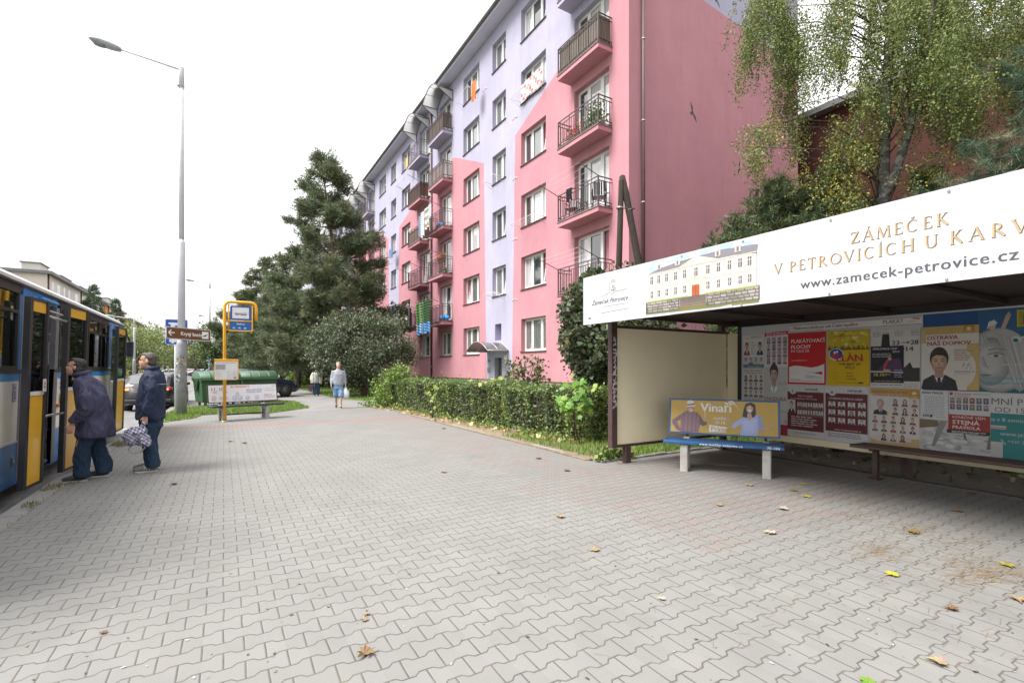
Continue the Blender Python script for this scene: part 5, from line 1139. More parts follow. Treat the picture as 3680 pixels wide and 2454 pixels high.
def flat_on(name, parent, o, ex, ey, n, w, h, th, m, edge=None):
    ex, ey, n = Vector(ex).normalized(), Vector(ey).normalized(), Vector(n).normalized(); o = Vector(o)
    c = []; r = min(w, h)*.10
    for cx, cy, a0 in ((w-r, r, -PI/2), (w-r, h-r, 0), (r, h-r, PI/2), (r, r, PI)):
        for i in range(5): c.append((cx+r*math.cos(a0+PI/2*i/4), cy+r*math.sin(a0+PI/2*i/4)))
    mb = MB(); mb.prism([tuple(o+ex*x+ey*y) for x, y in c], tuple(-n*th), m)
    p = mb.build(name, parent); F = Flat(o, ex, ey, n, step=.002); F.W, F.H, F.part = w, h, p
    return F
def street_lamp(x, y, h, label, arm_z, base=True, prm=1.0):
    t = thing('street_lamp', label, 'street lamp', (x, y, -0.02), 0, 'street lamps along the kerb')
    mb = MB()
    mb.tube([(x, y, -0.05), (x, y, 2.30), (x, y, 2.46)], [.150, .145, .105], 'lamp_base', 16)
    mb.tube([(x, y, 2.44), (x, y, 5.60), (x, y, 5.72)], [.105, .102, .076], 'lamp_grey', 16)
    mb.tube([(x, y, 5.70), (x, y, h-.02)], [.076, .064], 'lamp_grey', 14)
    pole = mb.build('pole', t)
    mb = MB(); mb.tube([(x, y, h-.55), (x, y, h+.12), (x, y, h+.17)], [.084, .08, .05], 'lamp_grey', 14); mb.tube([(x-.02, y, h-.50), (x-.02, y, h-.47)], .10, 'lamp_head', 10)
    mb.tube([(x, y, h+.04), (x-1.62, y, h+.20)], .030, 'lamp_grey', 8); mb.build('arm', t)
    mb = MB(); prof = [(-1.54, .06, .05), (-1.62, .11, .075), (-1.82, .155, .09), (-2.05, .165, .085), (-2.24, .12, .06), (-2.32, .03, .02)]
    rg = []
    for dx, w, hh in prof:
        zc = h+.20+(-dx-1.62)*.13
        rg.append([(x+dx, y+w*math.cos(q), zc+hh*(math.sin(q) if math.sin(q) > 0 else 1.25*math.sin(q))) for q in [2*PI*k/14 for k in range(14)]])
    mb.loft(rg, 'lamp_head'); hd = mb.build('lamp_head', t)
    mb = MB(); mb.ball((x-2.02, y, h+.20+.05-.085), (.20, .12, .055), 'lamp_glass', seg=14, rings=6); mb.build('lens', hd)
    return t, pole
LX, LY = -1.183, 19.046
t, pole = street_lamp(LX, LY, 11.2, 'tall grey street lamp at the verge with torn stickers on its lower pole', 11.2)
mb = MB(); rg = random.Random(8)                       # torn bills round the pole
for i in range(70):
    a = rg.uniform(-PI, PI); z = rg.uniform(1.02, 1.92); w = rg.uniform(.12, .5); hh = rg.uniform(.02, .09); r_ = .1535+.0008*rg.randrange(6); g = rg.choice([.05, .10, .22, .40, .5, .42, .30])
    c = (g, g, g*1.02) if rg.random() < .86 else (.42, .30, .03)
    for s_ in range(3):
        a0, a1 = a+w*s_/3, a+w*(s_+1)/3
        mb.add([(LX+r_*math.cos(a0), LY+r_*math.sin(a0), z), (LX+r_*math.cos(a1), LY+r_*math.sin(a1), z+rg.uniform(-.004, .004)), (LX+r_*math.cos(a1), LY+r_*math.sin(a1), z+hh+rg.uniform(-.008, .008)), (LX+r_*math.cos(a0), LY+r_*math.sin(a0), z+hh)], [(0, 1, 2, 3)], 'paper', c)
mb.build('stickers', pole)
p2 = at(754, 1322, 55.5); street_lamp(p2[0], p2[1], 11.2, 'second street lamp down the road with two blue traffic signs on it', 11.2)
P2 = p2
p3 = at(767, 1322, 92); street_lamp(p3[0], p3[1], 11.2, 'smallest and farthest street lamp in the row beyond the stop pole', 11.2)
p4 = at(465, 1322, 50); street_lamp(p4[0]+.4, p4[1], 6.6, 'short street lamp across the road behind the bus mirror', 6.6)
# brown direction sign on the lamp
ds = thing('direction_sign', 'brown arrow sign reading Krytý bazén clamped on the tall grey lamp', 'direction sign', (LX, 18.84, 2.4))
L_, R_ = Vector((-1.56, 18.62, 2.475)), Vector((-.375, 19.19, 2.435)); ex = (R_-L_); ey = Vector((0, 0, 1)); nn = ex.cross(ey).normalized()
F = flat_on('plate', ds, L_-nn*.0, ex, ey, nn, ex.length, .385, .02, 'sign_white')
W, H = F.W, F.H
F.rect(.022, .022, W-.022, H-.022, (.135, .060, .022), 1); BWN = (.72, .72, .72)
F.line(.07, H*.52, .24, H*.52, .032, BWN, 2); F.line(.072, H*.52, .15, H*.76, .032, BWN, 2); F.line(.072, H*.52, .15, H*.28, .032, BWN, 2)
F.text('Krytý bazén', .41, H*.36, .165, BWN, 2, bold=.022, xs=.82); F.rect(W-.275, H*.20, W-.075, H*.80, BWN, 2)
F.poly([(W-.25, H*.44), (W-.19, H*.50), (W-.12, H*.60), (W-.10, H*.57), (W-.16, H*.46), (W-.12, H*.42), (W-.25, H*.38)], (.03, .03, .03), 3); F.build('sign_print', F.part)
mb = MB(); mb.tube([(LX, LY, 2.56), (LX, LY, 2.60)], .118, 'zinc', 14); mb.tube([(LX, LY, 2.72), (LX, LY, 2.76)], .118, 'zinc', 14); mb.box(LX-.04, LX+.04, 18.84, 18.95, 2.54, 2.78, 'zinc'); mb.build('clamp', ds)
# blue parking sign on a thin post behind the lamp
px, py, _ = gnd(631, 1480)
ps = thing('parking_sign', 'blue parking sign on a thin grey post hidden behind the tall lamp', 'traffic sign', (px, py, 0))
mb = MB(); mb.tube([(px, py, -.1), (px, py, 3.2)], .038, 'lamp_grey', 10); mb.build('post', ps)
F = flat_on('plate', ps, (px-.30, py-.05, 2.36), (1, 0, 0), (0, 0, 1), (0, -1, 0), .66, .90, .01, 'sign_white'); BL_ = (.012, .085, .38)
F.rect(.02, .02, .64, .88, BL_, 1); F.rect(.10, .72, .56, .78, (.7, .7, .72), 2); F.rect(.16, .40, .26, .78, (.7, .7, .72), 2); F.disc(.33, .62, .14, .13, (.7, .7, .72), 2, 16); F.disc(.33, .62, .07, .06, BL_, 3, 12); F.rect(.12, .10, .54, .20, (.7, .7, .72), 2); F.rect(.20, .20, .46, .27, (.7, .7, .72), 2); F.disc(.22, .10, .05, .05, (.7, .7, .72), 3, 10); F.disc(.44, .10, .05, .05, (.7, .7, .72), 3, 10); F.build('sign_print', F.part)
# two blue signs at the second lamp
fz = 55.2/1738
def sgn(u0, v0, u1, v1, name, label, f=55.0):
    a = at(u0, v1, f); b = at(u1, v1, f); h = (v1-v0)*f/1738
    th = thing(name, label, 'traffic sign', ((a[0]+b[0])/2, (a[1]+b[1])/2, a[2])); ex = Vector(b)-Vector(a)
    n = ex.cross(Vector((0, 0, 1))).normalized()
    F = flat_on('plate', th, a, ex, (0, 0, 1), n, ex.length, h, .02, 'sign_white')
    mb = MB(); c = (Vector(a)+Vector(b))/2; mb.tube([tuple(c-n*.04+Vector((0, 0, h*.3))), (P2[0], P2[1], a[2]+h*.3)], .03, 'zinc', 6); mb.tube([tuple(c-n*.04+Vector((0, 0, h*.7))), (P2[0], P2[1], a[2]+h*.7)], .03, 'zinc', 6); mb.build('bracket', th)
    return F
WT = (.72, .72, .74)
F = sgn(740, 1268, 758, 1297, 'parking_sign', 'small blue sign with a white letter P beside the lane sign'); F.rect(.02, .02, F.W-.02, F.H-.02, WT, 1); F.rect(.03, .28, F.W-.03, F.H-.03, BL_, 2); F.text('P', .14, .38, .50, WT, 4, bold=.03); F.rect(.05, .06, F.W-.05, .22, BL_, 2); F.words(.1, F.W-.1, .11, .08, WT, rg, 4); F.build('sign_print', F.part)
F = sgn(759, 1264, 795, 1310, 'lane_sign', 'larger blue sign with white lane arrows beside the small P sign'); F.rect(.03, .03, F.W-.03, F.H-.03, BL_, 1)
F.line(.40, .12, .40, .75, .12, WT, 3); F.line(.40, .75, .20, 1.1, .12, WT, 3); F.poly([(.08, 1.06), (.14, 1.28), (.33, 1.16)], WT, 3); F.line(.78, .12, .78, 1.05, .12, WT, 3); F.poly([(.62, 1.02), (.78, 1.28), (.94, 1.02)], WT, 3); F.line(.58, .1, .58, 1.3, .02, WT, 3); F.rect(.88, .40, 1.05, .62, WT, 3); F.build('sign_print', F.part)

# yellow stop pole
X0, Y0 = 0.021, 16.071
st = thing('stop_pole', 'yellow tubular bus stop pole with a blue stop plate and a timetable', 'bus stop sign', (X0, Y0, 0))
mb = MB(); r_ = .042; top = 3.45; wd_ = .80
pts = [(X0, Y0, 0.0), (X0, Y0, top-.14)]+[(X0+.14-.14*math.cos(a), Y0, top-.14+.14*math.sin(a)) for a in (PI/6, PI/3, PI/2)]+[(X0+wd_-.14, Y0, top)]+[(X0+wd_-.14+.14*math.sin(a), Y0, top-.14+.14*math.cos(a)) for a in (PI/6, PI/3, PI/2)]+[(X0+wd_, Y0, top-.52)]
mb.tube(pts, r_, 'yellow_paint', 12); mb.build('post', st)
mb = MB(); mb.tube([(X0, Y0, 0.0), (X0, Y0, .035)], .10, 'zinc', 14); mb.box(X0-.12, X0+.12, Y0-.10, Y0+.10, -.01, .012, 'concrete'); mb.build('foot', st)
mb = MB(); fx0, fx1, fz0, fz1 = X0+.10, X0+.70, 2.62, 3.37; q = .022
mb.tube([(fx0, Y0, fz0), (fx1, Y0, fz0), (fx1, Y0, fz1), (fx0, Y0, fz1), (fx0, Y0, fz0)], q, 'yellow_paint', 8); mb.tube([(fx0, Y0, 2.905), (fx1, Y0, 2.905)], q, 'yellow_paint', 8)
for z in (fz0+.02, 2.92): mb.tube([(X0, Y0, z), (fx0, Y0, z)], .014, 'yellow_paint', 6)
mb.tube([(fx1, Y0, fz1-.03), (X0+wd_, Y0, fz1-.03)], .014, 'yellow_paint', 6); mb.build('plate_frame', st)
F = flat_on('stop_plate', st, (fx0+.035, Y0-.012, 2.935), (1, 0, 0), (0, 0, 1), (0, -1, 0), .53, .405, .02, 'sign_blue')
F.rect(.055, .045, .475, .36, (.66, .66, .68), 1); F.rect(.115, .155, .42, .215, (.03, .03, .03), 2); F.rect(.123, .178, .412, .207, (.62, .62, .63), 3)
for i in range(7): F.rect(.128+i*.041, .180, .131+i*.041, .205, (.03, .03, .03), 4)
for x in (.17, .30, .37): F.disc(x, .155, .020, .020, (.03, .03, .03), 4, 10)
F.build('stop_print', F.part)
F = flat_on('name_plate', st, (fx0+.035, Y0-.012, 2.645), (1, 0, 0), (0, 0, 1), (0, -1, 0), .53, .235, .02, 'sign_blue')
F.rect(.012, .005, .518, .115, (.012, .10, .34), 1); F.rect(.012, .125, .518, .230, (.012, .10, .34), 1); F.text('Slavíkova', .265, .155, .062, (.7, .7, .72), 2, align='CENTER', bold=.02, xs=.9)
for i, s_ in enumerate(('43', '46', '58')): F.text(s_, .06+i*.14, .035, .066, (.7, .7, .72), 2, bold=.02)
F.build('stop_print', F.part)
F = flat_on('timetable', st, (X0-.255, Y0-.055, 1.205), (1, 0, 0), (0, 0, 1), (0, -1, 0), .60, .555, .02, 'yellow_paint')
F.rect(.02, .02, .575, .52, (.62, .61, .62), 1); F.rect(.03, .30, .28, .45, (.40, .41, .44), 2); F.words(.04, .56, .485, .022, (.15, .25, .5), rg, 2)
for i in range(5): F.words(.04, .27, .31+i*.028, .016, (.3, .08, .1) if i % 2 else (.2, .2, .25), rg, 3)
for x0 in (.05, .31, .45):
    for i in range(9): F.words(x0, x0+.11, .06+i*.024, .010, (.45, .45, .47), rg, 2)
F.rect(.48, .04, .55, .09, (.2, .25, .4), 2); F.build('timetable_print', F.part)
mb = MB(); mb.box(X0-.25, X0+.34, Y0-.057, Y0+.02, 1.762, 1.80, 'yellow_paint', bev=.008); mb.build('timetable_hood', st)

# two green refuse containers
def container(name, label, c, ang):
    t = thing(name, label, 'waste container', (c[0], c[1], 0), ang, 'waste containers')
    mb = MB(); w0, w1, d0, d1 = .62, .685, .44, .52
    rg_ = [[(-a, -b, z), (a, -b, z), (a, b, z), (-a, b, z)] for a, b, z in ((w0-.03, d0-.03, .19), (w0, d0, .24), (w1, d1, 1.02), (w1+.03, d1+.03, 1.03), (w1+.03, d1+.03, 1.09), (w1-.02, d1-.02, 1.095))]
    mb.loft(rg_, 'bin_green', smooth=False)
    for x in (-.45, -.15, .15, .45): mb.prism([(x-.03, -d0-.005, .28), (x+.03, -d0-.005, .28), (x+.03, -d1-.005, .98), (x-.03, -d1-.005, .98)], (0, -.018, 0), 'bin_green')
    body = mb.build('body', t, world=False)
    mb = MB(); n = 14; e0, e1 = -.74, .74
    ring = lambda x, s: [(x, -.58*s*math.cos(PI*i/n), 1.085+.34*s*math.sin(PI*i/n)) for i in range(n+1)]
    mb.loft([ring(e0, .90), ring(e0+.03, 1), ring(e1-.03, 1), ring(e1, .90)], 'bin_lid', closed=True)
    for x in (-.38, 0, .38): mb.loft([[(p[0], p[1]*1.012, p[2]+.008) for p in ring(x-.03, 1)], [(p[0], p[1]*1.012, p[2]+.008) for p in ring(x+.03, 1)]], 'bin_lid')
    mb.box(e0+.02, e1-.02, -.63, -.575, 1.06, 1.10, 'bin_lid', bev=.01)
    mb.build('lid', t, world=False)
    for x in (e0-.005, e1-.03):
        mb = MB(); mb.add([(x, -.30, 1.12), (x, .30, 1.12), (x, .10, .72), (x, -.02, .60), (x, -.12, .72)], [(0, 1, 2, 3, 4)], 'bin_green'); mb.prism([(x, -.30, 1.12), (x, .30, 1.12), (x, .10, .72), (x, -.02, .60), (x, -.12, .72)], (.035, 0, 0), 'bin_green')
        mb.tube([(x-.03, -.0, .86), (x+.05, 0, .86)], .035, 'rubber', 10); mb.build('lid_arm', t, world=False)
    for x in (-.5, .5):
        for y in (-.36, .36):
            mb = MB(); mb.tube([(x-.025, y, .10), (x+.025, y, .10)], .095, 'rubber', 14); mb.box(x-.04, x+.04, y-.05, y+.05, .16, .20, 'zinc'); mb.build('wheel', t, world=False)
    return t
c0 = at(778, 1322, 19.6); container('waste_container', 'green wheeled container with arched lid at the left of the pair, beside the lamp post', c0, R(18))
c1 = at(922, 1322, 21.4); container('waste_container', 'green wheeled container with arched lid half hidden by the white advert bench', c1, R(12))

# old timber pole with a raking strut
pp = thing('timber_pole', 'weathered timber pole with a leaning strut rising out of the ivy', 'pole', (7.45, 8.02, 0))
F0 = 1738
def px_on(u, v, f): return at(u, v, f)
mb = MB(); mb.tube([px_on(2208, 1500, 10.9), px_on(2226, 900, 10.9), px_on(2233, 650, 10.9), px_on(2233, 644, 10.9)], [.085, .068, .062, .045], 'old_wood', 12); mb.build('upright', pp)
mb = MB(); mb.tube([px_on(2360, 1450, 10.6), px_on(2296, 950, 10.85), px_on(2250, 700, 10.9), px_on(2236, 636, 10.95), px_on(2234, 631, 10.95)], [.085, .082, .075, .070, .04], 'old_wood', 12); mb.build('strut', pp)
mb = MB(); a, b = px_on(2228, 748, 10.9), px_on(2262, 756, 10.9)
mb.tube([(a[0], a[1], a[2]-.02), (a[0], a[1], a[2]+.02)], .076, 'zinc', 12); mb.tube([(b[0], b[1], b[2]-.02), (b[0]-.01, b[1], b[2]+.02)], .088, 'iron_rail', 12); mb.tube([px_on(2215, 748, 10.85), px_on(2282, 750, 10.85)], .014, 'iron_rail', 6); mb.build('clamp', pp)
# ------------------------------------------------------------------ the bus
def bus_glass():
    m = bpy.data.materials.new("tinted_glass"); m.use_nodes = True; n = m.node_tree
    t = n.nodes.new("ShaderNodeBsdfTransparent"); t.inputs[0].default_value = (0.50, 0.55, 0.53, 1)
    g = n.nodes.new("ShaderNodeBsdfGlossy"); g.inputs['Roughness'].default_value = 0.03; g.inputs[0].default_value = (0.85, 0.9, 0.9, 1)
    fr = n.nodes.new("ShaderNodeFresnel"); fr.inputs[0].default_value = 1.75
    mx = n.nodes.new("ShaderNodeMixShader"); n.links.new(fr.outputs[0], mx.inputs[0]); n.links.new(t.outputs[0], mx.inputs[1]); n.links.new(g.outputs[0], mx.inputs[2])
    n.links.new(mx.outputs[0], n.nodes["Material Output"].inputs[0]); M['bus_glass'] = m
bus_glass()
mat('bus_blue', (0.012, 0.19, 0.56), 0.32, 0.10, 1.5, coat=.4, dirt=((0.05, 0.12, 0.25), 1.4, 0.60))
mat('bus_white', (0.86, 0.86, 0.845), 0.38, 0.06, 1.2, coat=.3, dirt=((0.66, 0.65, 0.62), 1.6, 0.62))
mat('bus_belt', (0.015, 0.26, 0.62), 0.35, 0.08, 2)
mat('bus_black', (0.022, 0.021, 0.024), 0.45, 0.25, 5)
mat('bus_grey', (0.17, 0.17, 0.20), 0.45, 0.2, 5)
mat('bus_rail', (0.60, 0.61, 0.63), 0.35, 0.08, 6)
mat('bus_yellow', (0.68, 0.38, 0.025), 0.35, 0.10, 2, coat=.3, dirt=((0.45, 0.26, 0.04), 2, 0.64))
mat('seat_red', (0.10, 0.025, 0.045), 0.8, 0.3, 9)
mat('bus_inside', (0.10, 0.095, 0.10), 0.8, 0.2, 3)
mat('steel', (0.45, 0.46, 0.47), 0.3, 0.1, 6, metal=.7)
mat('lamp_orange', (0.75, 0.25, 0.02), 0.35, 0.05, 4)
bus = thing('city_bus', 'blue and white city bus with yellow folding doors standing open at the kerb', 'bus', (-2.30, 10.0, -0.15), rot=(0, R(1.7), 0))
ZO = 0.15; YO = 10.0
def bb(mb, x0, x1, Y0, Y1, z0, z1, m, **k): mb.box(x0, x1, Y0-YO, Y1-YO, z0+ZO, z1+ZO, m, **k)
YR, YF = 4.3, 16.0; D1 = (8.62, 10.02); D2 = (14.42, 15.40); WID = 2.46
SEGS = [(YR, D1[0]), (D1[1], D2[0]), (D2[1], YF)]
mb = MB()
for i, (a, b) in enumerate(SEGS):
    bb(mb, -.05, 0, a, b, .07, .598, 'bus_blue'); bb(mb, -.05, .004, a, b, .600, .625, 'bus_rail'); bb(mb, -.05, -.003, a, b, .627, 1.388, 'bus_white'); bb(mb, -.05, .0, a, b, 1.390, 1.482, 'bus_belt'); bb(mb, -.05, .008, a, b, 1.484, 1.53, 'bus_black')
bb(mb, -.05, 0, D1[0]-.03, D1[1]+.05, 2.485, 2.598, 'bus_blue'); bb(mb, -.05, 0, 13.98, YF, 2.485, 2.598, 'bus_blue')
bb(mb, -.05, .002, 14.06, D2[0]-.02, 1.532, 2.484, 'bus_blue'); bb(mb, -.06, .006, D1[1], D1[1]+.17, .09, 2.484, 'bus_grey'); bb(mb, -.06, .006, D1[0]-.055, D1[0], .09, 2.484, 'bus_grey')
bb(mb, -.05, .0, 8.49, D1[0]-.056, 1.532, 2.484, 'bus_blue')
for a, b in ((YR, D1[0]-.031), (D1[1]+.051, 13.979)): bb(mb, -.05, -.002, a, b, 2.53, 2.598, 'bus_black')
# white gutter and the curved roof
bb(mb, -.06, .022, YR, YF-.1, 2.60, 2.628, 'bus_black'); bb(mb, -.05, .012, YR, YF-.15, 2.629, 2.672, 'bus_rail')
n = 10; prof = [(-WID/2+WID/2*math.cos(PI*i/n), 2.66+.20*math.sin(PI*i/n)**.9) for i in range(n+1)]
mb.loft([[(x, y-YO, z+ZO) for x, z in prof] for y in (YR+.02, YF-.35)]+[[(x*.99-.01, YF-.05-YO, 2.60+(z-2.66)*.75+ZO) for x, z in prof]], 'bus_rail', smooth=True, closed=False)
# far side, ends, floor, ceiling
for Y0, Y1, z0, z1, m in ((YR, YF, .07, 1.5, 'bus_inside'), (YR, YF, 2.3, 2.66, 'bus_inside')): bb(mb, -WID, -WID+.05, Y0, Y1, z0, z1, m)
for k in range(8): bb(mb, -WID, -WID+.05, YR+k*1.66, YR+k*1.66+.10, 1.501, 2.299, 'bus_inside')
bb(mb, -WID+.051, -.051, YR, YR+.05, .07, 2.66, 'bus_blue'); bb(mb, -WID+.051, -.051, YF-.05, YF, .07, 1.2, 'bus_white'); bb(mb, -WID+.051, -.051, YF-.05, YF, 2.35, 2.66, 'bus_blue')
bb(mb, -WID+.051, -.45, YR+.06, YF-.06, .40, .46, 'bus_inside'); bb(mb, -.449, -.052, YR+.06, D1[0], .40, .46, 'bus_inside'); bb(mb, -.449, -.052, D1[1], D2[0], .40, .46, 'bus_inside')
for d in (D1, D2): bb(mb, -.449, -.03, d[0]+.01, d[1]-.01, .12, .16, 'bus_grey'); bb(mb, -.46, -.449, d[0], d[1], .12, .40, 'bus_inside')
bb(mb, -WID+.06, -.06, YR+.06, YF-.06, 2.52, 2.56, 'bus_inside')
bb(mb, -WID+.1, -.08, YR+.1, YF-.1, .0, .06, 'bus_black')
body = mb.build('body', bus, world=False)
def side_window(a, b):
    mb = MB(); x0, x1 = -.03, .010
    for (p, q, r_, s_) in ((a, a+.055, 1.532, 2.528), (b-.055, b, 1.532, 2.528), (a+.056, b-.056, 1.532, 1.572), (a+.056, b-.056, 2.488, 2.528), (a+.056, b-.056, 2.235, 2.275)): bb(mb, x0, x1, p, q, r_, s_, 'bus_black')
    c = (a+b)/2; bb(mb, x0, x1-.003, c-.02, c+.02, 2.276, 2.487, 'bus_black')
    f = mb.build('window', bus, world=False); mb = MB(); bb(mb, -.018, -.014, a+.056, b-.056, 1.573, 2.234, 'bus_glass'); bb(mb, -.018, -.014, a+.056, b-.056, 2.276, 2.487, 'bus_glass'); mb.build('pane', f, world=False)
for a, b in ((4.45, 6.35), (6.40, 8.46), (10.22, 12.08), (12.12, 14.04)): side_window(a, b)
def leaf(p0, p1, z0, z1, name='door_leaf'):
    (xa, ya), (xb, yb) = p0, p1; L_ = math.hypot(xb-xa, yb-ya); ang = math.atan2(yb-ya, xb-xa)
    Mx = Matrix.Translation((xa, ya-YO, ZO)) @ Matrix.Rotation(ang, 4, 'Z'); t = .022; h = z1-z0
    def bx(mb, a, b, c, d, m, tt=t): mb.box(a, b, -tt, tt, c, d, m)
    mb = MB(); w = .055
    bx(mb, 0, w+.02, z0, z1, 'bus_black', .03); bx(mb, L_-w, L_, z0, z1, 'bus_black', .03); bx(mb, w+.021, L_-w-.001, z0, z0+.03, 'bus_black'); bx(mb, w+.021, L_-w-.001, z1-.03, z1, 'bus_black'); bx(mb, w+.021, L_-w-.001, z0+h*.485, z0+h*.505, 'bus_rail')
    mb.xf(Mx); o = mb.build(name, bus, world=False)
    mb = MB(); bx(mb, w+.021, L_-w-.001, z0+.031, z0+h*.484, 'bus_yellow', .012); mb.xf(Mx); mb.build('door_panel', o, world=False)
    mb = MB(); bx(mb, w+.021, L_-w-.001, z1-.16, z1-.031, 'bus_yellow', .012); mb.xf(Mx); mb.build('door_band', o, world=False)
    mb = MB(); bx(mb, w+.021, L_-w-.001, z0+h*.506, z1-.161, 'bus_glass', .004); mb.xf(Mx); mb.build('pane', o, world=False)
    return o, Mx
l1, M1 = leaf((.22, 7.90), (.27, 8.42), .10, 2.41); l2, M2_ = leaf((.29, 9.20), (.38, 9.92), .07, 2.46); l3, _ = leaf((.24, 13.35), (.27, 14.20), .15, 2.46); l4, _ = leaf((.10, 14.30), (.20, 14.50), .15, 2.46)
mb = MB()
for z in (2.23, .93): mb.tube([(.27, 8.44-YO, z+ZO), (.28, 8.8-YO, z-.004+ZO), (.30, 9.2-YO, z-.01+ZO)], .017, 'steel', 8)
mb.tube([(.1, 8.8-YO, 2.36+ZO), (.1, 9.9-YO, 2.36+ZO)], .014, 'steel', 8); mb.build('grab_rail', bus, world=False)
mb = MB()
for q in (8.7, 9.9, 14.5): mb.tube([(-.5, q-YO, .3+ZO), (-.5, q-YO, 2.5+ZO)], .018, 'bus_yellow', 8)
mb.build('stanchion', bus, world=False)
for i, y in enumerate((5.0, 5.9, 6.8, 7.7, 10.9, 11.8, 12.7)):
    for x in (-.55, -1.9):
        mb = MB(); bb(mb, x-.40, x+.40, y, y+.42, .80, .88, 'seat_red', bev=.03); bb(mb, x-.40, x+.40, y-.06, y+.02, .86, 1.58, 'seat_red', bev=.03); bb(mb, x-.05, x+.05, y+.1, y+.2, .46, .80, 'bus_grey'); mb.build('seat', bus, world=False)
for y in (6.1, 12.9):
    mb = MB(); c = (-.16, y-YO, .36+ZO-.01); n = 24
    mb.poly([(.0052, y-YO+.60*math.cos(PI*i/n), .36+ZO+.60*math.sin(PI*i/n)) for i in range(n+1)]+[(.0052, y-YO-.60, .08+ZO), (.0052, y-YO+.60, .08+ZO)], 'bus_black'); mb.tube([(-.30, c[1], c[2]), (.012, c[1], c[2])], .49, 'rubber', 24); mb.tube([(.0125, c[1], c[2]), (.016, c[1], c[2])], .27, 'bus_grey', 18); mb.build('wheel', bus, world=False)
mb = MB(); mb.box(-.02, .13, 16.42-YO, 16.60-YO, 1.84+ZO, 2.28+ZO, 'bus_black', bev=.03); mb.box(.0, .11, 16.41-YO, 16.418-YO, 1.88+ZO, 2.24+ZO, 'glass_dark'); mb.tube([(.05, 16.5-YO, 2.27+ZO), (.0, 16.3-YO, 2.45+ZO), (-.1, 15.95-YO, 2.5+ZO)], .02, 'bus_black', 6); mb.build('mirror', bus, world=False)
mb = MB(); bb(mb, -WID+.12, -.12, YF+.001, YF+.006, 1.22, 2.33, 'bus_glass'); mb.build('windscreen', bus, world=False)
F = Flat((0.0005, 8.37-YO, 1.13+ZO), (0, -1, 0), (0, 0, 1), (1, 0, 0)); F = Flat((0.0005, 8.36-YO, 1.13+ZO), (0, 1, 0), (0, 0, 1), (1, 0, 0))
F.rect(0, 0, .13, .22, (.08, .16, .36), 1); F.rect(.008, .008, .122, .212, (.66, .66, .66), 2); F.rect(.048, .03, .082, .13, (.03, .10, .36), 3); F.rect(.035, .03, .095, .045, (.03, .10, .36), 3); F.rect(.035, .115, .07, .13, (.03, .10, .36), 3); F.disc(.065, .168, .02, .022, (.03, .10, .36), 3, 12); F.build('info_sticker', bus, world=False)
F = Flat((0.0005, 10.24-YO, .95+ZO), (0, 1, 0), (0, 0, 1), (1, 0, 0)); F.rect(.12, .0, .22, .18, (.55, .36, .02), 1); F.rect(.14, .02, .20, .10, (.12, .08, .01), 2)
for q in range(3): F.rect(.14, .26+q*.075, .20, .315+q*.075, (.12, .16, .30), 1); F.rect(.15, .265+q*.075, .17, .31+q*.075, (.5, .5, .55), 2)
F.build('door_sticker', bus, world=False)
mb = MB(); mb.box(.0, .035, 10.22-YO, 10.30-YO, .93+ZO, .985+ZO, 'lamp_orange', bev=.008); mb.build('door_button', bus, world=False)
F = Flat((.30+.0, 8.28-YO, 1.26+ZO), (.1, 1, 0), (0, 0, 1), (1, -.1, 0), step=.004); F.rect(-.03, 0, .07, .16, (.62, .60, .58), 1); F.poly([(.0, .09), (.04, .09), (.02, .135)], (.45, .03, .05), 2); F.poly([(.0, .075), (.04, .075), (.02, .03)], (.45, .03, .05), 2); F.build('arrow_sticker', l1, world=False)
mb = MB(); mb.box(.0, .012, 8.40-YO, 8.46-YO, .31+ZO, .43+ZO, 'bus_grey', bev=.005); mb.tube([(.012, 8.43-YO, .37+ZO), (.018, 8.43-YO, .37+ZO)], .022, 'steel', 12); mb.build('filler_flap', bus, world=False)
def glow(name, col, st):
    m = bpy.data.materials.new(name); m.use_nodes = True; P = m.node_tree.nodes["Principled BSDF"]; P.inputs['Base Color'].default_value = col+(1,); P.inputs['Emission Color'].default_value = col+(1,); P.inputs['Emission Strength'].default_value = st; M[name] = m
glow('lamp_on', (1.0, 0.72, 0.35), 3.0); glow('tail_on', (1.0, 0.25, 0.08), 1.6); glow('white_on', (1.0, 0.98, 0.95), 4.0)
mb = MB(); bb(mb, -.42, -.36, 8.66, 8.80, .43, .46, 'lamp_on'); mb.build('step_light', bus, world=False)
mb = MB(); bb(mb, -.2, -.08, 14.55, 14.75, 2.40, 2.45, 'white_on'); mb.build('door_light', bus, world=False)
mb = MB(); mb.box(.0, .05, 9.2-YO, 9.95-YO, 2.505+ZO, 2.545+ZO, 'bus_belt', bev=.01); mb.build('door_hood', bus, world=False)

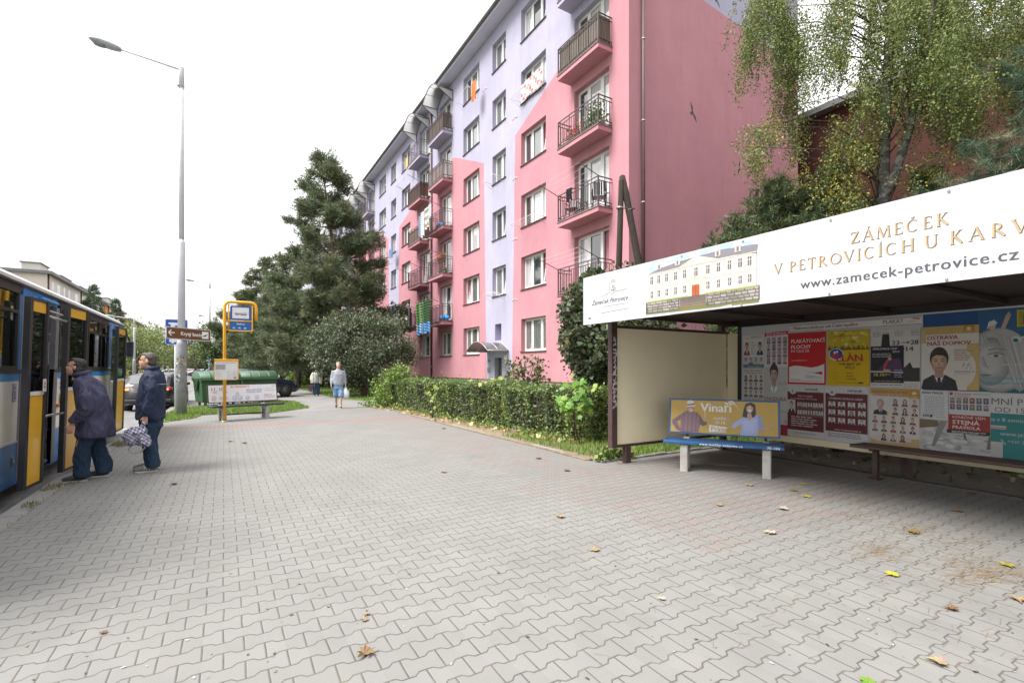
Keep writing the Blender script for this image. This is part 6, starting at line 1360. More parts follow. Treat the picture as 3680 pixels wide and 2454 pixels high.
# ------------------------------------------------------------------ cars
mat('car_dark', (0.016, 0.014, 0.018), 0.35, 0.10, 1, coat=.35, spec=.4)
mat('car_navy', (0.014, 0.018, 0.040), 0.28, 0.10, 1, coat=1.0, spec=.6)
mat('car_silver', (0.45, 0.46, 0.48), 0.3, 0.06, 1, coat=.8)
mat('car_white', (0.66, 0.66, 0.66), 0.3, 0.04, 1, coat=.8)
mat('car_red', (0.30, 0.02, 0.03), 0.3, 0.06, 1, coat=.8)
mat('car_blue', (0.06, 0.12, 0.25), 0.3, 0.06, 1, coat=.8)
mat('tail_red', (0.33, 0.008, 0.012), 0.2, 0.1, 3, coat=.6)
mat('rim_dark', (0.055, 0.055, 0.06), 0.4, 0.2, 8)
mat('rim_steel', (0.30, 0.30, 0.31), 0.4, 0.2, 8, metal=.5)
def car(name, label, loc, rz, paint, kind='estate', group=None, rim='rim_steel', brake=False):
    """local: nose +Y, length 4.5, width 1.76"""
    t = thing(name, label, 'car', loc, rz, group)
    L_, Wd = 4.5, .87
    if kind == 'estate': roofl = [(-2.22, .92), (-2.12, 1.05), (-1.75, 1.43), (-.9, 1.50), (.15, 1.48), (.45, 1.41), (1.12, 1.00), (2.05, .80), (2.25, .62)]
    elif kind == 'hatch': roofl = [(-2.22, .95), (-2.14, 1.05), (-1.62, 1.42), (-.8, 1.50), (.15, 1.47), (.45, 1.40), (1.10, 1.00), (2.02, .82), (2.25, .62)]
    else: roofl = [(-2.22, .80), (-2.16, 1.00), (-1.55, 1.06), (-.85, 1.40), (.0, 1.46), (.35, 1.42), (1.12, .98), (2.05, .80), (2.25, .62)]
    def zr(y):
        for (a, b), (c, d) in zip(roofl, roofl[1:]):
            if a <= y <= c: return b+(d-b)*(y-a)/(c-a)
        return roofl[0][1] if y < roofl[0][0] else roofl[-1][1]
    def belt(y): return min(zr(y), .93+.02*max(0, -y))
    ysx = [-2.25, -2.22, -2.14, -2.0, -1.8, -1.55, -1.2, -.8, -.4, 0, .3, .5, .8, 1.12, 1.4, 1.7, 1.95, 2.1, 2.2, 2.25]
    rings = []
    for y in ysx:
        k = 1-.17*(max(0, abs(y)-1.75)/.5)**2; zt = zr(y); zb = min(belt(y), zt-.004) if zt > .93 else zt-.03; w = Wd*k
        hw = w*(.80 if zt > 1.25 else .80+.17*(1.25-zt)/.35 if zt > .9 else .97)
        lo = .24+.10*(max(0, abs(y)-2.0)/.25)
        rings.append([(-hw*.55, y, zt), (-hw, y, zt-.05*(zt-zb > .2)-.008), (-w*.975, y, zb), (-w, y, (zb+lo)/2+.08), (-w*.985, y, lo+.08), (-w*.93, y, lo), (w*.93, y, lo), (w*.985, y, lo+.08), (w, y, (zb+lo)/2+.08), (w*.975, y, zb), (hw, y, zt-.05*(zt-zb > .2)-.008), (hw*.55, y, zt)])
    mb = MB(); mb.loft(rings, paint); body = mb.build('body', t, world=False)
    gl = MB()
    def side_glass(ya, yb):
        n = 6
        for s in (-1, 1):
            for i in range(n):
                y0, y1 = ya+(yb-ya)*i/n, ya+(yb-ya)*(i+1)/n; q = []
                for y, f in ((y0, .10), (y1, .10), (y1, .84), (y0, .84)):
                    zt = zr(y); zb = belt(y); k = 1-.17*(max(0, abs(y)-1.75)/.5)**2; w = Wd*k*.975; hw = Wd*k*.80
                    ff = f if zt-zb > .25 else f*.8
                    q.append((s*(w+(hw-w)*ff+.006), y, zb+(zt-.05-zb)*ff))
                gl.add(q, [(0, 1, 2, 3)] if s > 0 else [(3, 2, 1, 0)], 'glass_dark')
    side_glass(-.30, .78); side_glass(-1.28, -.36)
    if kind == 'estate': side_glass(-1.86, -1.34)
    gl.build('side_window', t, world=False)
    def screen(y0, y1, nm):
        mb = MB(); n = 5
        for i in range(n):
            a, b = y0+(y1-y0)*i/n, y0+(y1-y0)*(i+1)/n; s = .006; hwa = Wd*.80*.86; 
            mb.add([(-hwa, a, zr(a)+s), (hwa, a, zr(a)+s), (hwa*(.94 if i == n-1 else 1), b, zr(b)+s), (-hwa*(.94 if i == n-1 else 1), b, zr(b)+s)], [(0, 1, 2, 3)], 'glass_dark')
        return mb.build(nm, t, world=False)
    screen(1.08, .50, 'windscreen'); screen(-2.10 if kind != 'saloon' else -1.50, -1.78 if kind != 'saloon' else -.92, 'rear_window')
    for y in (-1.34, 1.38):
        for s in (-1, 1):
            mb = MB(); x0, x1 = s*.66, s*.868
            mb.tube([(x0, y, .31), (x1, y, .31)], .315, 'rubber', 20); n = 16
            mb.poly([(s*.8715, y+.37*math.cos(PI*i/n), .31+.37*math.sin(PI*i/n)) for i in range(n+1)]+[(s*.8715, y-.37, .24), (s*.8715, y+.37, .24)], 'bus_black')
            mb.tube([(s*.862, y, .31), (s*.882, y, .31)], .318, 'rubber', 20); w = mb.build('wheel', t, world=False)
            mb = MB(); mb.tube([(s*.880, y, .31), (s*.887, y, .31)], .205, rim, 16)
            for q in range(7): a = 2*PI*q/7; mb.box(s*.885 if s > 0 else -.892, s*.892 if s > 0 else -.885, y-.02+.12*math.cos(a), y+.02+.12*math.cos(a), .29+.12*math.sin(a), .33+.12*math.sin(a), 'rubber')
            mb.build('rim', w, world=False)
    for s in (-1, 1):
        mb = MB(); xs_ = sorted((s*.52, s*.79)); mb.box(xs_[0], xs_[1], -2.245, -2.06, .80, .95, 'tail_red', bev=.03); xs_ = sorted((s*.70, s*.815)); mb.box(xs_[0], xs_[1], -2.23, -1.98, .82, .94, 'tail_red', bev=.03)
        if brake: xs_ = sorted((s*.56, s*.70)); mb.box(xs_[0], xs_[1], -2.252, -2.246, .83, .89, 'tail_on')
        mb.build('tail_light', t, world=False)
        mb = MB(); xs_ = sorted((s*.45, s*.74)); mb.box(xs_[0], xs_[1], 2.06, 2.20, .60, .72, 'lamp_glass', bev=.03); mb.build('headlight', t, world=False)
        mb = MB(); mb.ball((s*.98, .68, 1.0), (.10, .06, .075), paint, seg=8, rings=6); mb.build('wing_mirror', t, world=False)
    mb = MB(); mb.box(-.80, .80, -2.29, -2.20, .33, .47, 'bus_black', bev=.03); mb.box(-.42, .42, -2.262, -2.246, .745, .765, 'steel'); mb.build('bumper', t, world=False)
    mb = MB(); mb.box(-.26, .26, -2.268, -2.25, .60, .71, 'car_white'); mb.build('number_plate', t, world=False)
    return t
cp = gnd(562, 1474, -.15); car('estate_car', 'dark estate car with a glowing tail light passing in front of the bus', (cp[0]-.10, cp[1]+1.75, -.15), R(-4), 'car_dark', 'estate', brake=True)
c2 = at(905, 1322, 25.2); car('hatchback_car', 'dark blue car with its nose showing past the right end of the white advert bench', (c2[0], c2[1], 0), R(-62), 'car_navy', 'estate', rim='rim_dark')
rng = random.Random(3)
lab = {'car_silver': 'silver', 'car_white': 'white', 'car_red': 'red', 'car_blue': 'blue'}
for i, (u, f, p, rz) in enumerate([(600, 86, 'car_silver', 85), (622, 90, 'car_white', 92), (726, 96, 'car_blue', 60), (712, 104, 'car_white', 70), (700, 112, 'car_red', 65), (668, 118, 'car_silver', 80)]):
    c = at(u, 1322, f); car('parked_car', ['silver car parked far down the road left of the tall lamp', 'white car parked far off just beside the tall lamp', 'blue car parked far off near the second lamp post', 'white car parked far off beyond the blue one', 'red car parked far off, partly behind the white one', 'silver car parked farthest off, right of the tall lamp'][i], (c[0], c[1], -.02 if c[0] > -2 else -.15), R(rz), p, rng.choice(['hatch', 'saloon', 'estate']), group='cars parked far down the road')
# ------------------------------------------------------------------ people
from mathutils import noise as mnoise
mat('skin', (0.50, 0.285, 0.205), 0.5, 0.10, 14, 0.15, 120)
mat('skin_pale', (0.56, 0.35, 0.27), 0.5, 0.08, 14, 0.15, 120)
mat('hair_dark', (0.022, 0.018, 0.017), 0.6, 0.5, 40, 0.6, 90)
mat('hair_grey', (0.065, 0.055, 0.05), 0.6, 0.5, 40, 0.6, 90)
mat('hair_blond', (0.26, 0.19, 0.11), 0.6, 0.4, 40, 0.6, 90)
mat('jacket_plum', (0.036, 0.037, 0.080), 0.75, 0.22, 5, 0.25, 70)
mat('jacket_navy', (0.010, 0.019, 0.052), 0.8, 0.25, 6, 0.3, 120)
mat('jeans_dark', (0.009, 0.027, 0.060), 0.9, 0.35, 6, 0.4, 140)
mat('jeans_light', (0.14, 0.24, 0.40), 0.9, 0.30, 10, 0.4, 120)
mat('jeans_mid', (0.045, 0.085, 0.16), 0.9, 0.35, 8, 0.4, 120)
mat('sweater', (0.30, 0.32, 0.38), 0.9, 0.10, 12, 0.4, 90)
mat('coat_cream', (0.50, 0.46, 0.40), 0.9, 0.10, 8, 0.3, 60)
mat('top_pale', (0.42, 0.46, 0.40), 0.9, 0.10, 8)
mat('shoe_dark', (0.035, 0.034, 0.038), 0.7, 0.25, 12)
mat('shoe_grey', (0.17, 0.165, 0.165), 0.8, 0.20, 15)
mat('sole_white', (0.46, 0.45, 0.43), 0.7, 0.10, 12)
mat('bag_purple', (0.085, 0.020, 0.075), 0.5, 0.2, 8)
mat('bag_white', (0.68, 0.70, 0.74), 0.4, 0.08, 12)
mat('seam_grey', (0.34, 0.34, 0.38), 0.7, 0.1, 9)
def fused(name, mb, m, parent, vox=0.012, smooth=5, fold=None, colf=None):
    """one continuous surface grown over the shapes in mb (local coordinates of the parent)"""
    me = bpy.data.meshes.new("tmp"); me.from_pydata(mb.v, [], mb.f); o = bpy.data.objects.new("tmp", me); COL.objects.link(o)
    r = o.modifiers.new("r", 'REMESH'); r.mode = 'VOXEL'; r.voxel_size = vox
    s = o.modifiers.new("s", 'SMOOTH'); s.iterations = smooth; s.factor = 0.5
    dg = bpy.context.evaluated_depsgraph_get(); nm = bpy.data.meshes.new_from_object(o.evaluated_get(dg)); bpy.data.objects.remove(o); bpy.data.meshes.remove(me)
    nm.name = name; nm.materials.clear(); nm.materials.append(M[m])
    if fold:
        amp, fx, fz, sd = fold
        nm.update(); N = [v.normal.copy() for v in nm.vertices]
        for v, q in zip(nm.vertices, N):
            p = v.co; a = mnoise.noise(Vector((p.x*fx+sd, p.y*fx, p.z*fz+p.x*3))); b = mnoise.noise(Vector((p.x*fx*2.3, p.y*fx*2.3+sd, p.z*fz*2.1)))
            v.co = p+q*(amp*(a*1.2-abs(b)*.8))
    nm.polygons.foreach_set('use_smooth', [True]*len(nm.polygons))
    if colf:
        ca = nm.color_attributes.new('Col', 'FLOAT_COLOR', 'POINT'); arr = []
        for v in nm.vertices: arr.extend(list(colf(v.co))+[1.0])
        ca.data.foreach_set('color', arr)
    nm.update(); ob = bpy.data.objects.new(name, nm); COL.objects.link(ob); ob.parent = parent
    return ob
def head(mb, c, pitch=0.0, s=1.0):
    Mx = Matrix.Translation(c) @ Matrix.Rotation(-pitch, 4, 'X') @ Matrix.Scale(s, 4); q = MB()
    q.ball((0, -.012, .035), (.076, .097, .095), 'skin', seg=18, rings=12); q.ball((0, .022, -.035), (.062, .074, .088), 'skin', seg=16, rings=10); q.ball((0, .042, -.090), (.042, .046, .034), 'skin'); q.ball((0, .075, .028), (.052, .018, .012), 'skin')
    q.tube([(0, .086, .015), (0, .098, -.014), (0, .104, -.028), (0, .088, -.036)], [.007, .009, .0115, .008], 'skin', 8); q.ball((0, .084, -.070), (.022, .008, .008), 'skin')
    for x in (-.040, .040): q.ball((x, .052, -.030), (.018, .022, .024), 'skin')
    for x in (-.079, .079): q.ball((x, -.008, -.012), (.009, .019, .028), 'skin')
    q.tube([(0, -.03, -.06), (0, -.055, -.18)], [.056, .060], 'skin', 12); q.xf(Mx); mb.add(q.v, q.f, 'skin'); return Mx
def hair_on(t, Mx, m, style='short'):
    q = MB(); q.ball((0, -.024, .048), (.081, .098, .088), m, seg=18, rings=12); q.ball((0, -.052, -.012), (.074, .066, .078), m, seg=16)
    if style == 'long': q.ball((0, -.04, -.03), (.092, .072, .105), m, seg=16); q.ball((0, .035, .095), (.06, .05, .035), m)
    else: q.ball((0, .030, .092), (.062, .050, .030), m)
    q.xf(Mx); return fused('hair', q, m, t, .010, 3, (.006, 40, 30, 3))
def eyes_on(t, Mx):
    for x in (-.030, .030):
        q = MB(); q.ball((x, .083, .008), (.011, .008, .006), 'decal_black', seg=8, rings=6); q.xf(Mx); q.build('eye', t, world=False)
def hand(mb, w, d, side, curl=0.5, fwd=(0, 1, 0)):
    """palm, five fingers; w wrist point, d pointing direction of the hand, side +1 right hand"""
    w = Vector(w); d = Vector(d).normalized(); f = Vector(fwd); f = (f-d*f.dot(d)).normalized(); n = d.cross(f)*side   # n: palm normal (towards the body)
    n = -n if n.x*side > 0 else n
    q = []
    c = w+d*.045
    for k in (-1, 0, 1): mb.tube([tuple(w+f*(.012*k)), tuple(w+d*.05+f*(.022*k)), tuple(w+d*.088+f*(.025*k))], [.018, .017, .014], 'skin', 8)
    for i, (o, L_) in enumerate(((.034, .070), (.012, .078), (-.011, .073), (-.032, .058))):
        b = w+d*.085+f*o; a1 = curl*.9; a2 = curl*1.9
        p1 = b+(d*math.cos(a1*.5)+n*math.sin(a1*.5))*L_*.45; p2 = p1+(d*math.cos(a1*1.3)+n*math.sin(a1*1.3))*L_*.32; p3 = p2+(d*math.cos(a2)+n*math.sin(a2))*L_*.28
        mb.tube([tuple(b), tuple(p1), tuple(p2), tuple(p3)], [.0095, .009, .0085, .007], 'skin', 8)
    b = w+d*.03+f*.030; p1 = b+(d*.6+f*.7+n*.25).normalized()*.035; p2 = p1+(d*.85+f*.25+n*.45).normalized()*.032
    mb.tube([tuple(b), tuple(p1), tuple(p2)], [.013, .011, .008], 'skin', 8)
def stack(mb, rows, n=20):
    rg = []
    for z, cy, rx, ry in rows: rg.append([(rx*math.copysign(abs(math.cos(a))**.85, math.cos(a)), cy+ry*math.copysign(abs(math.sin(a))**.85, math.sin(a)), z) for a in [2*PI*k/n for k in range(n)]])
    mb.loft(rg, 'skin')
def shoe(t, x, y, m, ang=0.0, stripes=False, s=1.0):
    Mx = Matrix.Translation((x, y, 0)) @ Matrix.Rotation(ang, 4, 'Z') @ Matrix.Scale(s, 4)
    q = MB(); q.tube([(0, -.09, .075), (0, -.06, .060), (0, .02, .058), (0, .10, .048), (0, .165, .040), (0, .185, .036)], [.030, .040, .042, .042, .034, .016], m, 12); q.tube([(0, -.055, .06), (0, -.06, .11)], [.042, .040], m, 12)
    q.xf(Mx); o = fused('shoe', q, m, t, .009, 3)
    q = MB(); out = [(.036, -.09), (.040, -.02), (.037, .03), (.045, .10), (.034, .165), (.0, .195), (-.034, .165), (-.045, .10), (-.037, .03), (-.040, -.02), (-.036, -.09), (0, -.105)]
    q.prism([(a*.93, b*.96, .0) for a, b in reversed(out)], (0, 0, .020), 'sole_white'); q.xf(Mx); q.build('sole', o, world=False)
    if stripes:
        q = MB()
        for k in range(3):
            for sd in (-1, 1): q.tube([(sd*.043, .00+k*.03, .028), (sd*.036, -.02+k*.03, .082)], .006, 'sole_white', 6)
        q.xf(Mx); q.build('stripes', o, world=False)
    return o
# the hunched man boarding
t = thing('person', 'heavy set man in a baggy plum jacket stooping towards the open bus door', 'person', (-1.60, 8.82, 0.0), R(88))
b = MB(); Mh = head(b, (0, .165, 1.600), -.22)
b.tube([(0, .0, 1.25), (0, .07, 1.40), (0, .115, 1.51)], [.08, .06, .055], 'skin', 12); stack(b, [(.85, -.03, .14, .10), (1.05, -.02, .14, .10), (1.20, -.02, .13, .09), (1.30, .0, .10, .07)])
for s in (-1, 1):
    b.tube([(s*.12, .0, 1.27), (s*.20, .0, 1.22), (s*.29, .00, 1.06), (s*.275, .14, .82)], [.05, .05, .048, .033], 'skin', 10); hand(b, (s*.275, .14, .82), (0, .25, -.97), s, .75)
    b.tube([(s*.09, -.03, .90), (s*.11, .02+s*-.06, .50), (s*.115, -.02+s*-.10, .10)], [.085, .06, .045], 'skin', 10)
fused('body', b, 'skin', t, .0085, 3); hair_on(t, Mh, 'hair_dark', 'long'); eyes_on(t, Mh)
j = MB(); stack(j, [(.60, -.060, .275, .215), (.66, -.055, .285, .225), (.80, -.055, .28, .218), (1.00, -.04, .27, .200), (1.18, -.02, .265, .190), (1.31, .01, .25, .168), (1.40, .04, .20, .138), (1.465, .08, .125, .11), (1.51, .10, .10, .095)], 24)
for s in (-1, 1): j.tube([(s*.13, .03, 1.36), (s*.20, .02, 1.31), (s*.28, .0, 1.16), (s*.315, -.01, 1.02), (s*.305, .06, .92), (s*.28, .12, .835)], [.09, .105, .105, .098, .082, .064], 'skin', 14)
fused('jacket', j, 'jacket_plum', t, .012, 4, (.034, 8, 3.0, 2.0))
j = MB(); j.tube([(.088*math.cos(a), .098+.085*math.sin(a), 1.505-.022*math.sin(a)) for a in [2*PI*k/18 for k in range(19)]], .034, 'skin', 8); fused('collar', j, 'jacket_plum', t, .010, 2)
p = MB(); stack(p, [(.60, -.03, .20, .17), (.80, -.03, .19, .16), (.95, -.03, .17, .14)])
for s in (-1, 1): p.tube([(s*.095, -.03, .75), (s*.112, .0+s*-.06, .46), (s*.118, -.03+s*-.10, .16), (s*.118, -.035+s*-.10, .055)], [.125, .105, .098, .102], 'skin', 14)
fused('trousers', p, 'jeans_dark', t, .013, 5, (.024, 9, 5, 5.0))
shoe(t, -.12, .10, 'shoe_dark', R(4)); shoe(t, .12, -.10, 'shoe_dark', R(-6))
t.scale = (.97, .95, .975)
# the man waiting with a checked bag
t = thing('person', 'man in a navy work jacket and jeans waiting behind the stooping man', 'person', (-.945, 9.08, 0.0), R(84))
b = MB(); Mh = head(b, (0, .045, 1.675), -.08, 1.06)
b.tube([(0, -.03, 1.38), (0, -.01, 1.58)], [.07, .058], 'skin', 12); stack(b, [(.85, .0, .14, .11), (1.05, .02, .14, .11), (1.25, .0, .15, .10), (1.40, -.03, .11, .07)])
b.tube([(-.10, -.03, 1.36), (-.20, -.04, 1.34), (-.265, -.05, 1.15), (-.25, .015, .855)], [.05, .05, .05, .034], 'skin', 10); hand(b, (-.25, .015, .855), (0, .12, -.99), -1, 1.15)
b.tube([(.10, -.03, 1.36), (.20, -.03, 1.34), (.265, -.03, 1.15), (.25, .01, .86)], [.05, .05, .05, .034], 'skin', 10); hand(b, (.25, .01, .86), (0, .2, -.97), 1, .6)
for s in (-1, 1): b.tube([(s*.09, -.02, .88), (s*.10, .03-s*.0, .48), (s*.10, -.03+s*.02, .10)], [.085, .06, .045], 'skin', 10)
fused('body', b, 'skin', t, .0085, 3); hair_on(t, Mh, 'hair_grey'); eyes_on(t, Mh)
j = MB(); stack(j, [(.785, .010, .225, .180), (.82, .010, .235, .190), (1.0, .010, .23, .188), (1.22, -.01, .245, .178), (1.38, -.03, .245, .158), (1.47, -.035, .205, .13), (1.53, -.03, .125, .11), (1.56, -.02, .10, .095)], 24)
for s in (-1, 1): j.tube([(s*.13, -.035, 1.46), (s*.20, -.04, 1.42), (s*.255, -.05, 1.26), (s*.280, -.055, 1.12), (s*.270, -.02, .99), (s*.252, .01, .86)], [.075, .09, .088, .078, .070, .058], 'skin', 14)
jk = fused('jacket', j, 'jacket_navy', t, .012, 4, (.024, 8, 4.2, 8.0))
j = MB(); j.tube([(.080*math.cos(a), -.018+.078*math.sin(a), 1.565-.015*math.sin(a)) for a in [2*PI*k/18 for k in range(19)]], .034, 'skin', 8); fused('collar', j, 'jacket_navy', t, .010, 2)
q = MB(); q.tube([(.20*math.cos(a)*1.18, -.02+.178*math.sin(a)*1.10, 1.325) for a in [PI+.25+(PI-.5)*k/14 for k in range(15)]], .0045, 'seam_grey', 5); q.build('reflective_piping', jk, world=False)
F = Flat((-.10, -.236, 1.36), (1, 0, 0), (0, 0, 1), (0, -1, 0), 'paper', step=.003); F.words(0, .2, .03, .03, (.16, .15, .30), random.Random(1), 1); F.words(.02, .18, .0, .02, (.16, .15, .30), random.Random(2), 1); F.build('back_print', jk, world=False)
p = MB(); stack(p, [(.66, -.0, .18, .15), (.80, .0, .185, .16), (.95, .0, .17, .14)])
for s in (-1, 1): p.tube([(s*.09, -.01, .74), (s*.105, .025, .48), (s*.105, -.02+s*.02, .16), (s*.105, -.03+s*.02, .06)], [.120, .100, .096, .104], 'skin', 14)
fused('trousers', p, 'jeans_dark', t, .013, 5, (.018, 9, 5, 3.0))
shoe(t, -.105, .0, 'shoe_grey', R(5), True, 1.08); shoe(t, .105, .06, 'shoe_grey', R(-6), True, 1.08)
t.scale = (.97, .95, .985)
# his checked bag, held in the left hand (towards the camera)
a84 = R(84); hx, hy = -.945+(-.25*math.cos(a84)-.02*math.sin(a84)), 9.08+(-.25*math.sin(a84)+.02*math.cos(a84))
bag = thing('checked_bag', 'crumpled blue and white checked cloth bag held by the man in navy', 'bag', (hx, hy, .545), R(84))
q = MB(); rg = random.Random(31)
for i in range(16): q.ball((rg.uniform(-.06, .06), .085+rg.uniform(-.12, .11), rg.uniform(-.085, .085)-.01), (rg.uniform(.05, .08), rg.uniform(.055, .09), rg.uniform(.05, .08)), 'skin', seg=10, rings=7)
q.tube([(0, .0, .22), (0, .03, .14), (0, .07, .05)], [.030, .05, .09], 'skin', 10); q.tube([(0, .20, .03), (0, .24, .0), (0, .26, .03)], [.05, .04, .03], 'skin', 8)
def plaid(p):
    a = (p.y*.8+p.z*.6+.02*math.sin(p.z*30))/.036; c = (p.z*.8-p.y*.6+.3*p.x)/.040
    s = (1 if (a % 1) < .45 else 0)+(1 if (c % 1) < .45 else 0)
    return [(.50, .49, .53), (.22, .22, .33), (.075, .07, .15)][s]
fused('cloth', q, 'cloth', bag, .010, 3, (.030, 16, 14, 1.0), plaid)
q = MB(); q.tube([(0, .16, -.12), (.01, .20, -.19), (.0, .13, -.235), (0, .05, -.22), (0, .0, -.16), (0, .02, -.12)], .010, 'seam_grey', 6); q.build('strap', bag, world=False)
# the walker coming up the path
bx_, by_, _ = gnd(1216, 1466)
t = thing('person', 'walker in a grey sweater and denim shorts carrying a white plastic bag along the path', 'person', (bx_, by_, 0), R(170))
b = MB(); Mh = head(b, (0, .03, 1.665), -.1)
b.tube([(0, -.02, 1.40), (0, -.01, 1.55)], [.09, .06], 'skin', 10); stack(b, [(.88, 0, .16, .12), (1.1, 0, .16, .12), (1.3, 0, .19, .12), (1.45, -.01, .16, .09)])
for s, ly in ((-1, -.02), (1, .03)): b.tube([(s*.18, 0, 1.44), (s*.245, -.02, 1.15), (s*.26, .05+ly, .90)], [.055, .045, .032], 'skin', 10); hand(b, (s*.26, .05+ly, .90), (0, .1, -1), s, 1.1 if s < 0 else .6)
b.tube([(-.09, 0, .90), (-.095, .14, .50), (-.085, .12, .09), (-.085, .20, .045)], [.085, .058, .042, .035], 'skin', 10); b.tube([(.09, 0, .90), (.085, -.04, .50), (.075, -.32, .18), (.075, -.30, .08)], [.085, .058, .042, .035], 'skin', 10)
fused('body', b, 'skin_pale', t, .012, 3); hair_on(t, Mh, 'hair_blond'); eyes_on(t, Mh)
j = MB(); stack(j, [(.88, 0, .185, .145), (.95, 0, .20, .155), (1.15, 0, .205, .15), (1.32, 0, .215, .14), (1.44, -.01, .17, .11), (1.50, -.01, .08, .075)])
for s, ly in ((-1, -.02), (1, .03)): j.tube([(s*.17, 0, 1.42), (s*.235, -.02, 1.18), (s*.258, .04+ly, .93)], [.082, .070, .052], 'skin', 12)
fused('sweater', j, 'sweater', t, .016, 5, (.012, 8, 5, 1.0))
p = MB(); stack(p, [(.75, 0, .175, .14), (.95, 0, .175, .14)])
p.tube([(-.09, 0, .80), (-.095, .12, .52), (-.095, .135, .44)], [.12, .105, .105], 'skin', 12); p.tube([(.09, 0, .80), (.088, -.02, .52), (.085, -.07, .44)], [.12, .105, .105], 'skin', 12); fused('shorts', p, 'jeans_light', t, .015, 4, (.008, 10, 8, 2.0))
shoe(t, -.085, .10, 'shoe_dark', 0, False, .95); q = MB(); q.tube([(.075, -.33, .10), (.075, -.25, .055), (.075, -.16, .03)], [.045, .045, .03], 'shoe_dark', 10); fused('shoe', q, 'shoe_dark', t, .012, 3)
a = R(170); hx, hy = bx_+(-.26*math.cos(a)-.05*math.sin(a)), by_+(-.26*math.sin(a)+.05*math.cos(a))
bag = thing('plastic_bag', 'white plastic carrier bag hanging from the walker\'s hand', 'bag', (hx, hy, .40), a)
q = MB(); rg_ = [[(rx*math.cos(k*2*PI/12)+.012*math.sin(k*5+z*30), ry*math.sin(k*2*PI/12), z) for k in range(12)] for z, rx, ry in ((-.02, .07, .05), (.0, .12, .085), (.12, .15, .10), (.24, .13, .08), (.33, .06, .04), (.40, .02, .02), (.44, .015, .015))]
q.loft(rg_, 'bag_white'); q.build('sack', bag, world=False)
# the woman farther back
wx, wy, _ = gnd(1137, 1422)
t = thing('person', 'woman in an open cream jacket and jeans walking far down the path', 'person', (wx, wy, 0), R(172))
b = MB(); Mh = head(b, (0, .02, 1.49), -.05, .96)
b.tube([(0, -.02, 1.25), (0, -.01, 1.40)], [.08, .055], 'skin', 10); stack(b, [(.80, 0, .17, .13), (1.0, 0, .16, .13), (1.2, 0, .17, .12), (1.30, -.01, .14, .08)])
for s in (-1, 1): b.tube([(s*.16, 0, 1.28), (s*.25, -.02, 1.02), (s*.255, .08, .80)], [.05, .042, .03], 'skin', 10); hand(b, (s*.255, .08, .80), (0, .1, -1), s, .9); b.tube([(s*.085, 0, .80), (s*.09, .06*s, .45), (s*.09, .10*s, .08)], [.085, .06, .042], 'skin', 10)
fused('body', b, 'skin_pale', t, .013, 3); hair_on(t, Mh, 'hair_dark', 'long'); eyes_on(t, Mh)
j = MB(); stack(j, [(.72, .0, .18, .150), (1.0, .0, .17, .148), (1.2, .0, .175, .135), (1.33, -.01, .10, .08)]); fused('top', j, 'top_pale', t, .016, 4)
j = MB()
for s in (-1, 1):
    j.tube([(s*.15, 0, 1.27), (s*.25, -.02, 1.04), (s*.262, .06, .84)], [.080, .074, .060], 'skin', 12); j.tube([(s*.14, -.01, 1.27), (s*.165, -.01, 1.0), (s*.175, -.01, .70)], [.10, .12, .135], 'skin', 12, flat=1.1)
j.tube([(0, -.075, 1.28), (0, -.09, 1.0), (0, -.09, .70)], [.085, .09, .10], 'skin', 12); fused('jacket', j, 'coat_cream', t, .016, 4, (.012, 8, 5, 4.0))
p = MB(); stack(p, [(.68, 0, .175, .14), (.85, 0, .17, .14)])
for s in (-1, 1): p.tube([(s*.088, 0, .72), (s*.095, .05*s, .42), (s*.095, .10*s, .08)], [.115, .092, .082], 'skin', 12)
fused('trousers', p, 'jeans_mid', t, .015, 4, (.010, 9, 7, 6.0)); shoe(t, -.09, -.08, 'shoe_dark', 0, False, .88); shoe(t, .09, .12, 'shoe_dark', 0, False, .88)
a = R(172); hx, hy = wx+(.29*math.cos(a)-.09*math.sin(a)), wy+(.29*math.sin(a)+.09*math.cos(a))
bag = thing('handbag', 'purple bag hanging by the side of the woman in cream', 'bag', (hx, hy, .27), a)
q = MB(); q.loft([[(x*.085, y*.15*s_, z) for x, y in ((-1, -1), (1, -1), (1, 1), (-1, 1))] for z, s_ in ((0, .9), (.03, 1), (.30, .85), (.33, .7))], 'bag_purple', smooth=False); q.tube([(0, -.08, .32), (0, -.05, .48), (0, .05, .48), (0, .08, .32)], .010, 'bag_purple', 6); q.build('pouch', bag, world=False)
